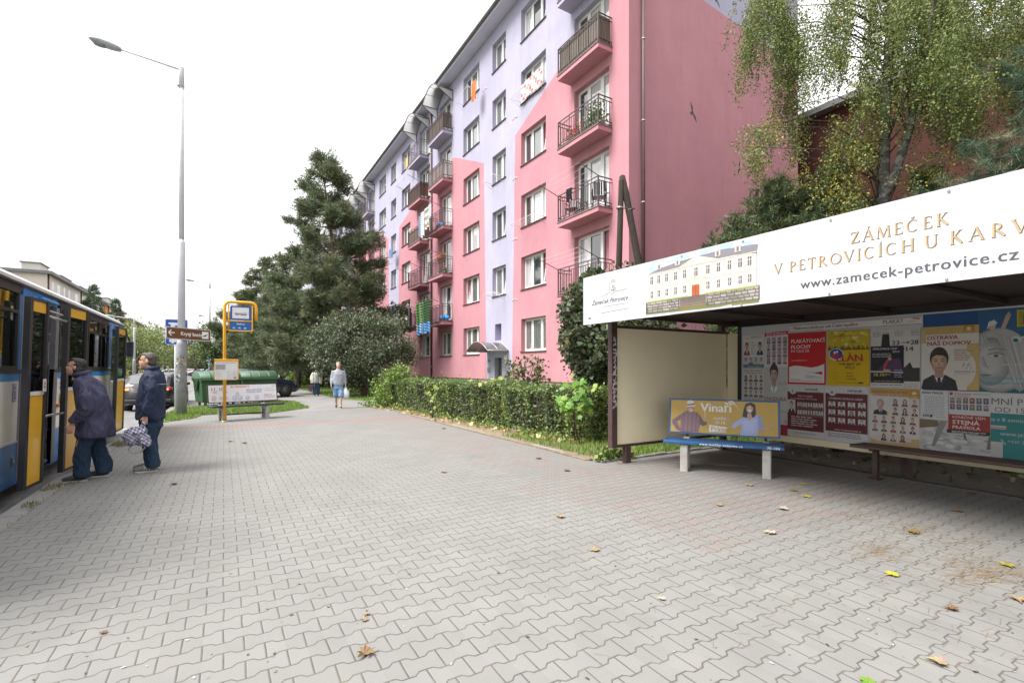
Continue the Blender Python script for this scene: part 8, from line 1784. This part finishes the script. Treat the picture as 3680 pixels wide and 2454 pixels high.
# long needled pine reaching in from the right
t = thing('pine_tree', 'long needled pine reaching in over the banner from the right edge', 'tree', on_ground(3990, 9.0)); g = np.random.default_rng(240); mb = MB(); tb = at(3990, 1322, 9.0); mb.tube([(tb[0], tb[1], -.1), (tb[0], tb[1], 3.5), (tb[0]+.1, tb[1], 8.0)], [.16, .13, .06], 'bark_pine', 9)
P, D = [], []
for (u, v, f, n) in ((3480, 525, 8.4, 5), (3530, 600, 8.2, 6), (3590, 500, 8.3, 6), (3650, 560, 8.2, 7), (3640, 430, 8.6, 6), (3560, 235, 8.8, 5), (3630, 280, 8.7, 7), (3680, 350, 8.6, 6), (3690, 180, 8.7, 6), (3600, 640, 8.2, 8), (3480, 655, 8.6, 7), (3380, 680, 9.0, 6), (3530, 660, 8.8, 8), (3670, 640, 8.2, 8), (3700, 480, 8.2, 6), (3290, 690, 9.6, 6), (3430, 672, 9.2, 7), (3610, 590, 8.6, 7)):
    e = np.array(at(u, v, f)); s = np.array([tb[0], tb[1], e[2]-g.uniform(.2, .8)]); m_ = (s+e)/2+np.array([0, 0, -.15]); mb.tube([tuple(s), tuple(m_), tuple(e)], [.035, .022, .007], 'bark_pine', 5)
    d = unit(e-m_)
    for i in range(n+3):
        pp = e-d*i*.085+g.normal(size=3)*.05
        for k in range(3): P.append(pp+g.normal(size=3)*.035); D.append(d*.5+g.normal(size=3)*.6+np.array([0, 0, .15]))
mb.build('trunk', t); needles('crown', P, D, 30, .20, .0042, [(0.042, 0.078, 0.050), (0.058, 0.10, 0.064), (0.035, 0.062, 0.038), (0.13, 0.13, 0.075)], t, 241, spread=1.1)
for i, (y, lab) in enumerate(((4.6, 'dark shrub behind the left end of the poster board'), (2.4, 'dark shrub behind the middle of the poster board'), (0.2, 'dark shrub behind the right part of the poster board'))): broadleaf('shrub', lab, 'shrub', (9.75+.2*i, y, 0), 3.0, (1.0, 1.5, 1.45), 2200, .11, [(0.045, 0.06, 0.028), (0.065, 0.08, 0.034), (0.10, 0.11, 0.04)], 250+i, clump=40, cz=1.5, group='shrubs behind the shelter')

# ------------------------------------------------------------------ other buildings
mat('red_render', (0.050, 0.0125, 0.008), 0.92, 0.14, .8, 0.4, 60, dirt=((0.042, 0.0115, 0.008), .5, 0.58))
mat('cream_render', (0.62, 0.555, 0.525), 0.92, 0.08, .4, 0.2, 30, dirt=((0.52, 0.47, 0.44), .3, 0.6))
mat('pale_render', (0.56, 0.54, 0.50), 0.92, 0.06, .4)
mat('orange_render', (0.62, 0.27, 0.08), 0.92, 0.08, .4)
mat('yellow_render', (0.60, 0.46, 0.22), 0.92, 0.08, .4)
rb = thing('red_block', 'plain dark red apartment block behind the birch', 'building', (24.0, 14.0, 0))
mb = MB(); mb.box(24.0, 36, -30, 15.0, -.2, 13.35, 'red_render'); mb.build('wall', rb); mb = MB(); mb.box(23.55, 36.5, -30.4, 15.4, 13.352, 13.62, 'roof_sheet'); mb.build('roof', rb); mb = MB(); mb.tube([(23.93, 13.4, .2), (23.93, 13.4, 13.3)], .07, 'brown_pipe', 8); mb.build('downpipe', rb)
def far_block(name, label, X, Y0, Y1, dep, h, m, rows, roofm, boxes=(), step=3.1, win_h=1.5, win_w=1.5):
    t = thing(name, label, 'building', (X, Y0, -.1), 0, 'apartment blocks across the road'); mb = MB(); mb.box(X-dep, X, Y0, Y1, -.2, h, m); mb.build('wall', t); mb = MB(); mb.box(X-dep-.6, X+.6, Y0-.5, Y1+.5, h+.005, h+.38, roofm); rf = mb.build('roof', t)
    for i, (a, b, c, d, hh) in enumerate(boxes): mb = MB(); mb.box(a, b, c, d, h+.385, h+.385+hh, 'pale_render'); mb.box(a-.15, b+.15, c-.15, d+.15, h+.39+hh, h+.53+hh, roofm); mb.build('lift_house', rf)
    k = 0; rgw = random.Random(int(Y0))
    for r_ in range(rows):
        y = Y0+2.0
        while y < Y1-2 and k < 95:
            z = h-2.2-2.8*r_; w = win_w if rgw.random() < .7 else win_w*.6; mb = MB(); mb.box(X-.02, X+.03, y, y+w, z, z+win_h, 'white_pvc'); f = mb.build('window', t); mb = MB(); mb.box(X+.031, X+.036, y+.08, y+w/2-.03, z+.08, z+win_h-.08, 'glass_curtain'); mb.box(X+.031, X+.036, y+w/2+.03, y+w-.08, z+.08, z+win_h-.08, 'glass_dark'); mb.build('pane', f); k += 1; y += step*rgw.choice([.8, 1, 1.25])
    mb = MB()
    for y in (Y0+.4, (Y0+Y1)/2): mb.tube([(X+.09, y, 0), (X+.09, y, h)], .09, 'brown_pipe', 6)
    mb.build('downpipe', t); return t
far_block('cream_block', 'long cream apartment block with a flat roof across the road behind the bus', -20.0, 86, 121, 13, 13.9, 'cream_render', 3, 'roof_sheet', [(-22.6, -20.8, 86.6, 90.2, 1.0), (-22.3, -20.8, 96, 101.5, .9), (-22.3, -20.8, 107, 112, .9)])
far_block('orange_block', 'orange apartment block beyond the cream one across the road', -21.0, 131, 150, 13, 14.6, 'orange_render', 3, 'roof_sheet', [(-24.5, -21.2, 133, 137, 1.4)])
far_block('yellow_block', 'pale yellow block at the far end of the opposite row', -21.0, 157, 186, 13, 14.0, 'yellow_render', 3, 'roof_sheet')
# fence and low wall glimpsed at the end of the road
mb = MB(); mb.box(-60, 30, 210, 210.6, -.1, 3.0, 'pale_render'); tt = mb.build('low_building', None, label='long low pale building closing the view at the end of the road', cat='building')

# ------------------------------------------------------------------ things on the balconies and window racks
def cloth(name, label, p0, p1, drop, colr, seed, group=None, m='cloth', stripes=None, wave=.03):
    g = random.Random(seed); p0, p1 = Vector(p0), Vector(p1); n, k = 12, 12; e = (p1-p0); nn = Vector((-1, 0, 0)); mb = MB(); ph = g.uniform(0, 6); V = []
    for i in range(n+1):
        for j in range(k+1):
            q = i/n; w = j/k; p = p0+e*q+Vector((0, 0, -drop*w*(1+.04*math.sin(q*9+ph))))+nn*(wave*math.sin(q*13+ph+w*1.5)*(.3+w)); V.append(p)
    b = thing(name, label, 'laundry', tuple(p0+e*.5+Vector((0, 0, -drop))), 0, group)
    for i in range(n):
        for j in range(k):
            c = colr
            if stripes: c = stripes(i/n, j/k)
            a = i*(k+1)+j; mb.add([V[a], V[a+1], V[a+k+2], V[a+k+1]], [(0, 1, 2, 3)], m, c, smooth=False)
    o = mb.build('fabric', b); o.data.polygons.foreach_set('use_smooth', [True]*len(o.data.polygons)); md = o.modifiers.new('th', 'SOLIDIFY'); md.thickness = .006
    return b
LG = 'laundry hung out on the pink block'; bx = BX-BD-.45
cloth('laundry', 'orange towel on a rack below a top floor window', (BX-.50, 22.15, FL[5]+.90), (BX-.50, 22.65, FL[5]+.90), .95, (.62, .20, .06), 1, LG)
cloth('laundry', 'white sheet with red blotches over the corner flat\'s window rack', (BX-.10, 16.75, FL[4]+1.60), (BX-.10, 18.45, FL[4]+1.60), .80, (.6, .56, .56), 2, LG, stripes=lambda a, b: (.62, .60, .60) if math.sin(a*17+b*9)+math.sin(a*31-b*14) < .8 else (.52, .20, .20), wave=.01)
cloth('laundry', 'blue trousers on the middle balcony line', (bx, 28.35, FL[3]+1.15), (bx, 28.95, FL[3]+1.15), 1.25, (.20, .27, .45), 3, LG); cloth('laundry', 'white sheets on the middle balcony line', (bx-.1, 27.7, FL[3]+1.18), (bx-.1, 28.3, FL[3]+1.18), 1.5, (.62, .63, .66), 4, LG)
cloth('laundry', 'towel striped in blue, orange and white on the middle balcony line', (bx-.15, 26.9, FL[3]+1.2), (bx-.15, 27.6, FL[3]+1.2), 1.25, (.6, .6, .6), 5, LG, stripes=lambda a, b: [(.62, .62, .62), (.10, .32, .42), (.60, .25, .06), (.62, .60, .55)][int(b*12) % 4]); cloth('laundry', 'pale shirt at the end of the middle balcony line', (bx-.2, 26.35, FL[3]+1.22), (bx-.2, 26.8, FL[3]+1.22), .8, (.50, .50, .55), 6, LG)
cloth('laundry', 'large towel printed in green and blue on the lowest balcony', (bx-.25, 27.55, FL[1]+1.25), (bx-.25, 28.75, FL[1]+1.25), 1.95, (.2, .3, .2), 7, LG, stripes=lambda a, b: ((.05, .14, .05) if math.sin(a*11+b*3) > 0 else (.16, .28, .10)) if b < .62 else ((.12, .30, .58) if math.sin(a*14) > -.2 else (.40, .50, .60))); cloth('laundry', 'dark green and blue towel beside the large printed one', (bx-.25, 26.35, FL[1]+1.25), (bx-.25, 27.45, FL[1]+1.25), 1.9, (.05, .10, .04), 8, LG, stripes=lambda a, b: (.035, .075, .03) if b < .6 else ((.10, .25, .50) if math.sin(a*9+1) > -.3 else (.03, .10, .20)))
cloth('laundry', 'mustard checked blanket on the lowest balcony, left of the printed towels', (bx-.20, 31.1, FL[1]+1.15), (bx-.20, 32.35, FL[1]+1.15), 1.65, (.42, .34, .14), 9, LG, stripes=lambda a, b: (.46, .38, .17) if (int(b*12) % 3) else (.24, .17, .08)); cloth('laundry', 'dark clothes hanging between the blanket and the printed towels', (bx-.1, 30.1, FL[1]+1.2), (bx-.1, 30.95, FL[1]+1.2), 1.2, (.07, .06, .07), 10, LG, stripes=lambda a, b: [(.05, .05, .06), (.42, .40, .42), (.10, .06, .08)][int(a*3.2) % 3])
cloth('laundry', 'small blue garments on a rack at the far stair window', (BX-.50, 36.4, FL[3]+.92), (BX-.50, 37.2, FL[3]+.92), .75, (.10, .22, .45), 11, LG, stripes=lambda a, b: [(.09, .20, .42), (.35, .42, .50), (.07, .14, .30)][int(a*3.2) % 3]); cloth('laundry', 'yellow and white cloth on a rack at the far top window', (BX-.5, 32.8, FL[5]+.92), (BX-.5, 33.3, FL[5]+.92), .75, (.6, .48, .2), 12, LG)
cloth('laundry', 'black garment over the corner balcony rail', (BX-BD-.03, 14.0, FL[2]+1.10), (BX-BD-.03, 14.35, FL[2]+1.12), .45, (.025, .025, .03), 13, LG)
def plastic_chair(label, x, y, z, rz):
    t = thing('garden_chair', label, 'chair', (x, y, z), rz, 'garden chairs on the corner balcony'); mb = MB(); mb.box(-.22, .22, -.21, .21, .40, .43, 'chair_dark', bev=.01); mb.build('seat', t, world=False); mb = MB()
    for i in range(5): mb.prism([(-.19+i*.08, .20, .44), (-.14+i*.08, .20, .44), (-.13+i*.078, .30, .86), (-.18+i*.078, .30, .86)], (0, .014, 0), 'chair_dark')
    mb.tube([(-.22, .19, .42), (-.21, .29, .84), (-.12, .31, .90), (.12, .31, .90), (.21, .29, .84), (.22, .19, .42)], .016, 'chair_dark', 6); mb.build('backrest', t, world=False)
    for sx_ in (-1, 1):
        for sy_ in (-1, 1): mb = MB(); mb.tube([(sx_*.20, sy_*.18, .40), (sx_*.24, sy_*.23, 0)], [.022, .014], 'chair_dark', 6); mb.build('leg', t, world=False)
        mb = MB(); mb.tube([(sx_*.23, -.20, .40), (sx_*.245, -.17, .63), (sx_*.235, .25, .64)], .018, 'chair_dark', 6); mb.build('armrest', t, world=False)
mat('chair_dark', (0.020, 0.026, 0.034), 0.4, 0.15, 5)
plastic_chair('dark garden chair at the left end of the corner balcony', BX-.30, 14.45, FL[2]+.055, R(-60)); plastic_chair('dark garden chair at the right end of the corner balcony, by the rail', BX-.28, 12.98, FL[2]+.055, R(140))
def flower_box(label, x, y, z, w, seed, red=True, tall=.3, n=170):
    g = np.random.default_rng(seed); t = thing('flower_box', label, 'flower box', (x, y, z), 0, 'flower boxes on the balconies'); mb = MB(); mb.box(x-.08, x+.08, y-w/2, y+w/2, z, z+.16, 'slab_edge', bev=.01); mb.build('trough', t); P = np.stack([x+g.normal(size=n)*.08, y+g.uniform(-w/2, w/2, n), z+.16+np.abs(g.normal(size=n))*tall*.5], 1); leaves('plant', P, .09, [(0.06, 0.11, 0.035), (0.09, 0.15, 0.045)], t, seed+1, aspect=.42, bias=(0, 0, .4))
    if red: P = np.stack([x-.06+g.normal(size=n)*.06, y+g.uniform(-w/2, w/2, n), z+.18+np.abs(g.normal(size=n))*tall*.5], 1); leaves('blossom', P, .055, [(0.55, 0.02, 0.03), (0.62, 0.05, 0.06), (0.45, .015, .04)], t, seed+2, aspect=.5)
flower_box('red geraniums in a trough on the corner balcony', BX-.42, 14.1, FL[3]+.06, 1.0, 300, tall=.42); flower_box('white flowering bushy plant on the corner balcony', BX-.38, 13.2, FL[3]+.06, .6, 305, red=False, tall=.85, n=420); flower_box('spiky green plant in a trough at the corner balcony\'s right end', BX-.40, 12.75, FL[3]+.06, .25, 310, red=False, tall=.8, n=120); flower_box('bright red flowers on the middle balcony rail', BX-.52, 26.7, FL[2]+.75, .8, 315, tall=.35); flower_box('wooden planter on the middle balcony under the red flowers', BX-.40, 26.7, FL[2]+.06, .9, 320, red=False, tall=.2)
for lab, y, k in (('blue tarpaulin bundle on the lowest middle balcony', 26.6, 1), ('blue plastic crate on the third floor middle balcony', 27.0, 3)):
    g_ = random.Random(k); t = thing('bundle', lab, 'bundle', (BX-.35, y, FL[k]+.06)); q = MB()
    for i in range(6): q.ball((BX-.38+g_.uniform(-.08, .08), y+g_.uniform(-.32, .32), FL[k]+.24+g_.uniform(-.06, .08)), (.16, .2, .15), 'bus_belt', seg=9, rings=6)
    q.build('tarpaulin', t)
t = thing('satellite_dish', 'pale round satellite dish beside the mustard blanket', 'satellite dish', (BX-.4, 32.5, FL[1]+1.1)); mb = MB(); mb.loft([[(BX-.62-.06*(1-r_), 32.55+.34*r_*math.cos(a), FL[1]+1.45+.36*r_*math.sin(a)) for a in [2*PI*k/18 for k in range(18)]] for r_ in (.02, .5, 1.0)], 'coat_cream'); mb.build('reflector', t); mb = MB(); mb.tube([(BX-.64, 32.55, FL[1]+1.4), (BX, 32.55, FL[1]+1.3)], .02, 'zinc', 6); mb.build('arm', t)

# ------------------------------------------------------------------ fallen leaves and litter on the paving
def lay_leaf(u, v, size, col, rz, label, curl=.25, name='fallen_leaf'):
    x, y, z = gnd(u, v); size *= .85; curl *= .45; rj = random.Random(int(u*7+v)); t_sh = [(0, -.12), (.03, 0), (.34, -.10), (.26, .12), (.55, .26), (.36, .36), (.40, .66), (.17, .52), (0, 1.0), (-.17, .52), (-.40, .66), (-.36, .36), (-.55, .26), (-.26, .12), (-.34, -.10), (-.03, 0)]
    mb = MB(); c, s_ = math.cos(rz), math.sin(rz); V = []
    for a, b in t_sh:
        h = .006+size*curl*(abs(a)*1.0+.35*abs(b-.4)**1.3)*1.0+rj.uniform(0, size*(.05+.35*curl)); a *= rj.uniform(.72, 1.05); b *= rj.uniform(.88, 1.05); V.append((size*(a*c-b*s_), size*(a*s_+b*c), h))
    cc = (size*(-.40*s_), size*(.40*c), .005); n = len(V); V.append(cc)
    for i in range(n): mb.add([V[i], V[(i+1) % n], V[n]], [(0, 1, 2)], 'leaf', tuple(q*rj.uniform(.72, 1.15) for q in col), smooth=False)
    o = mb.build(name, None); o.location = (x, y, .002); md = o.modifiers.new('th', 'SOLIDIFY'); md.thickness = .0012
    return props(o, label, 'leaf', 'fallen leaves on the paving')
YEL, TAN, BRN, PAL, GRNL = (.33, .27, .035), (.25, .185, .11), (.16, .092, .05), (.32, .285, .22), (.12, .20, .03)
FALL = [(1327, 2340, .115, BRN, 2.2, 'big brown curled leaf at the bottom left of the paving', .55), (3222, 2065, .135, YEL, 1.2, 'bright yellow lobed leaf in the right foreground', .12), (3640, 2036, .13, (.24, .20, .035), .6, 'yellow leaf near the right edge beside the needles', .18), (3655, 2150, .12, TAN, 2.0, 'tan leaf cut by the right edge', .3), (2785, 1916, .15, PAL, 1.0, 'pale leaf in the middle of the paving, right of the bench legs', .2), (3285, 1911, .14, (.16, .115, .035), 1.9, 'ochre leaf lying among needles in front of the shelter', .25), (3400, 2393, .11, TAN, .3, 'crumpled tan leaf near the bottom right corner', .5), (3130, 2447, .10, GRNL, 1.5, 'green leaf at the bottom edge', .1), (2692, 1742, .14, TAN, 2.4, 'tan leaf on the paving before the blue bench leg', .2), (2830, 1833, .14, PAL, .4, 'pale curled leaf left of the needle patches', .4), (2862, 1763, .13, (.19, .145, .04), 1.1, 'ochre leaf under the shelter eave', .2), (2893, 1783, .13, YEL, 2.6, 'yellow leaf below the shelter eave', .15), (2896, 1741, .11, YEL, .8, 'small yellow leaf deeper under the shelter', .15), (2150, 1976, .12, TAN, 1.4, 'tan leaf with a long stalk in mid paving', .25), (2026, 1859, .12, TAN, .9, 'small tan leaf in mid paving', .3), (3450, 1836, .13, (.17, .125, .04), 1.3, 'ochre leaf among the farther needles', .2), (2588, 1815, .10, TAN, 2.0, 'small tan leaf left of the pale curled one', .3), (634, 1741, .12, BRN, 1.1, 'dark brown leaf behind the two men', .4), (832, 1587, .15, TAN, .4, 'tan leaf far back near the red band', .3), (885, 1592, .14, BRN, 2.2, 'brown leaf far back near the red band', .3), (1600, 1699, .14, TAN, .2, 'tan leaf in front of the hedge', .3), (1944, 1648, .14, BRN, 1.4, 'brown leaf near the middle of the hedge foot', .3), (1598, 1541, .16, BRN, .2, 'brown leaf on the far paving by the hedge', .3), (2044, 1691, .13, BRN, 1.8, 'brown leaf near the shelter end of the hedge', .3), (1315, 2233, .06, TAN, .3, 'small tan scrap above the big brown leaf', .3), (1325, 2205, .05, TAN, 1.9, 'smallest tan scrap above the big brown leaf', .3), (2390, 2155, .07, PAL, .8, 'pale scrap of litter in the right foreground', .2), (3440, 2195, .09, BRN, .4, 'dry brown twiggy leaf at the right', .5), (380, 2276, .05, BRN, 1.0, 'brown scrap at the lower left', .2), (3505, 1775, .12, BRN, .7, 'brown leaf at the edge of the shelter shade', .2)]
for u, v, s_, c, rz, lab, cu in FALL: lay_leaf(u, v, s_, c, rz, lab, cu)
g = np.random.default_rng(400); n = 330; s = g.uniform(0, LH+.5, n)*1.0; w = -.42+g.normal(size=n)*.16
P = np.stack([A_[0]+ex[0]*s+nx[0]*w, A_[1]+ex[1]*s+nx[1]*w, np.full(n, .028)], 1); o = leaves('leaf_litter', P, .115, [(.36, .27, .15), (.24, .15, .08), (.42, .34, .18), (.30, .25, .08)], None, 401, aspect=.42, bias=(0, 0, .05)); props(o, 'dry leaf litter along the foot of the hedge', 'leaf litter', kind='stuff')
g = np.random.default_rng(404); P = np.stack([g.uniform(8.3, 12.5, 420), g.uniform(-1, 5.6, 420), np.full(420, .02)], 1); o = leaves('leaf_litter', P, .10, [(.07, .045, .025), (.045, .03, .018), (.11, .085, .055), (.03, .045, .014)], None, 405, aspect=.42, bias=(0, 0, .05)); props(o, 'old leaves on the bare soil behind the shelter', 'leaf litter', kind='stuff')
V, C = [], []; g = np.random.default_rng(410)
for (u, v, su, sv, n, th) in ((3280, 1905, 55, 12, 260, .2), (3080, 1855, 60, 12, 200, .0), (3150, 1985, 60, 18, 260, -.3), (3560, 2065, 110, 22, 620, -.55), (3460, 2010, 70, 20, 180, -.3), (3450, 1945, 60, 12, 130, -.4), (3490, 1880, 60, 12, 120, -.3), (3150, 1800, 60, 14, 180, 0), (2960, 1770, 70, 12, 120, 0), (3230, 1835, 60, 12, 120, 0), (2600, 1810, 60, 10, 60, 0), (3300, 1960, 220, 90, 260, 0), (3000, 1900, 220, 80, 160, 0), (3500, 2230, 160, 100, 70, 0), (2700, 2100, 300, 160, 60, 0)):
    for _ in range(int(n*.7)):
        p = np.array(gnd(u+g.normal()*su, v+g.normal()*sv)); a = th+g.normal()*.55; L_ = g.uniform(.05, .12); d = np.array([math.cos(a), math.sin(a), 0]); q = np.array([-d[1], d[0], 0])*.0011; z0 = np.array([0, 0, .004+.004*g.uniform()]); V.append([p-q+z0, p+q+z0, p+d*L_+q*.6+z0, p+d*L_-q*.6+z0]); c_ = [(.22, .145, .07), (.17, .11, .055), (.27, .19, .10)][g.integers(0, 3)]; C.append(c_)
o = np_mesh('pine_needles', np.array(V), 4, 'leaf', np.array(C)); props(o, 'dry brown pine needles scattered in front of the shelter', 'pine needles', kind='stuff')
V, C = [], []
for _ in range(170):
    u, v = g.uniform(0, 3680), g.uniform(1620, 2454); p = np.array(gnd(u, v))
    if p[0] < -1.75: continue
    s = g.uniform(.004, .012); a = g.uniform(0, PI); d = np.array([math.cos(a), math.sin(a), 0])*s; q = np.array([-d[1], d[0], 0])*.5; z0 = np.array([0, 0, .005]); V.append([p-d-q+z0, p+d-q+z0, p+d+q+z0, p-d+q+z0]); C.append([(.34, .33, .31), (.17, .15, .12), (.07, .06, .055)][g.integers(0, 3)])
o = np_mesh('grit', np.array(V), 4, 'leaf', np.array(C)); props(o, 'specks of grit and paper over the paving', 'grit', kind='stuff')
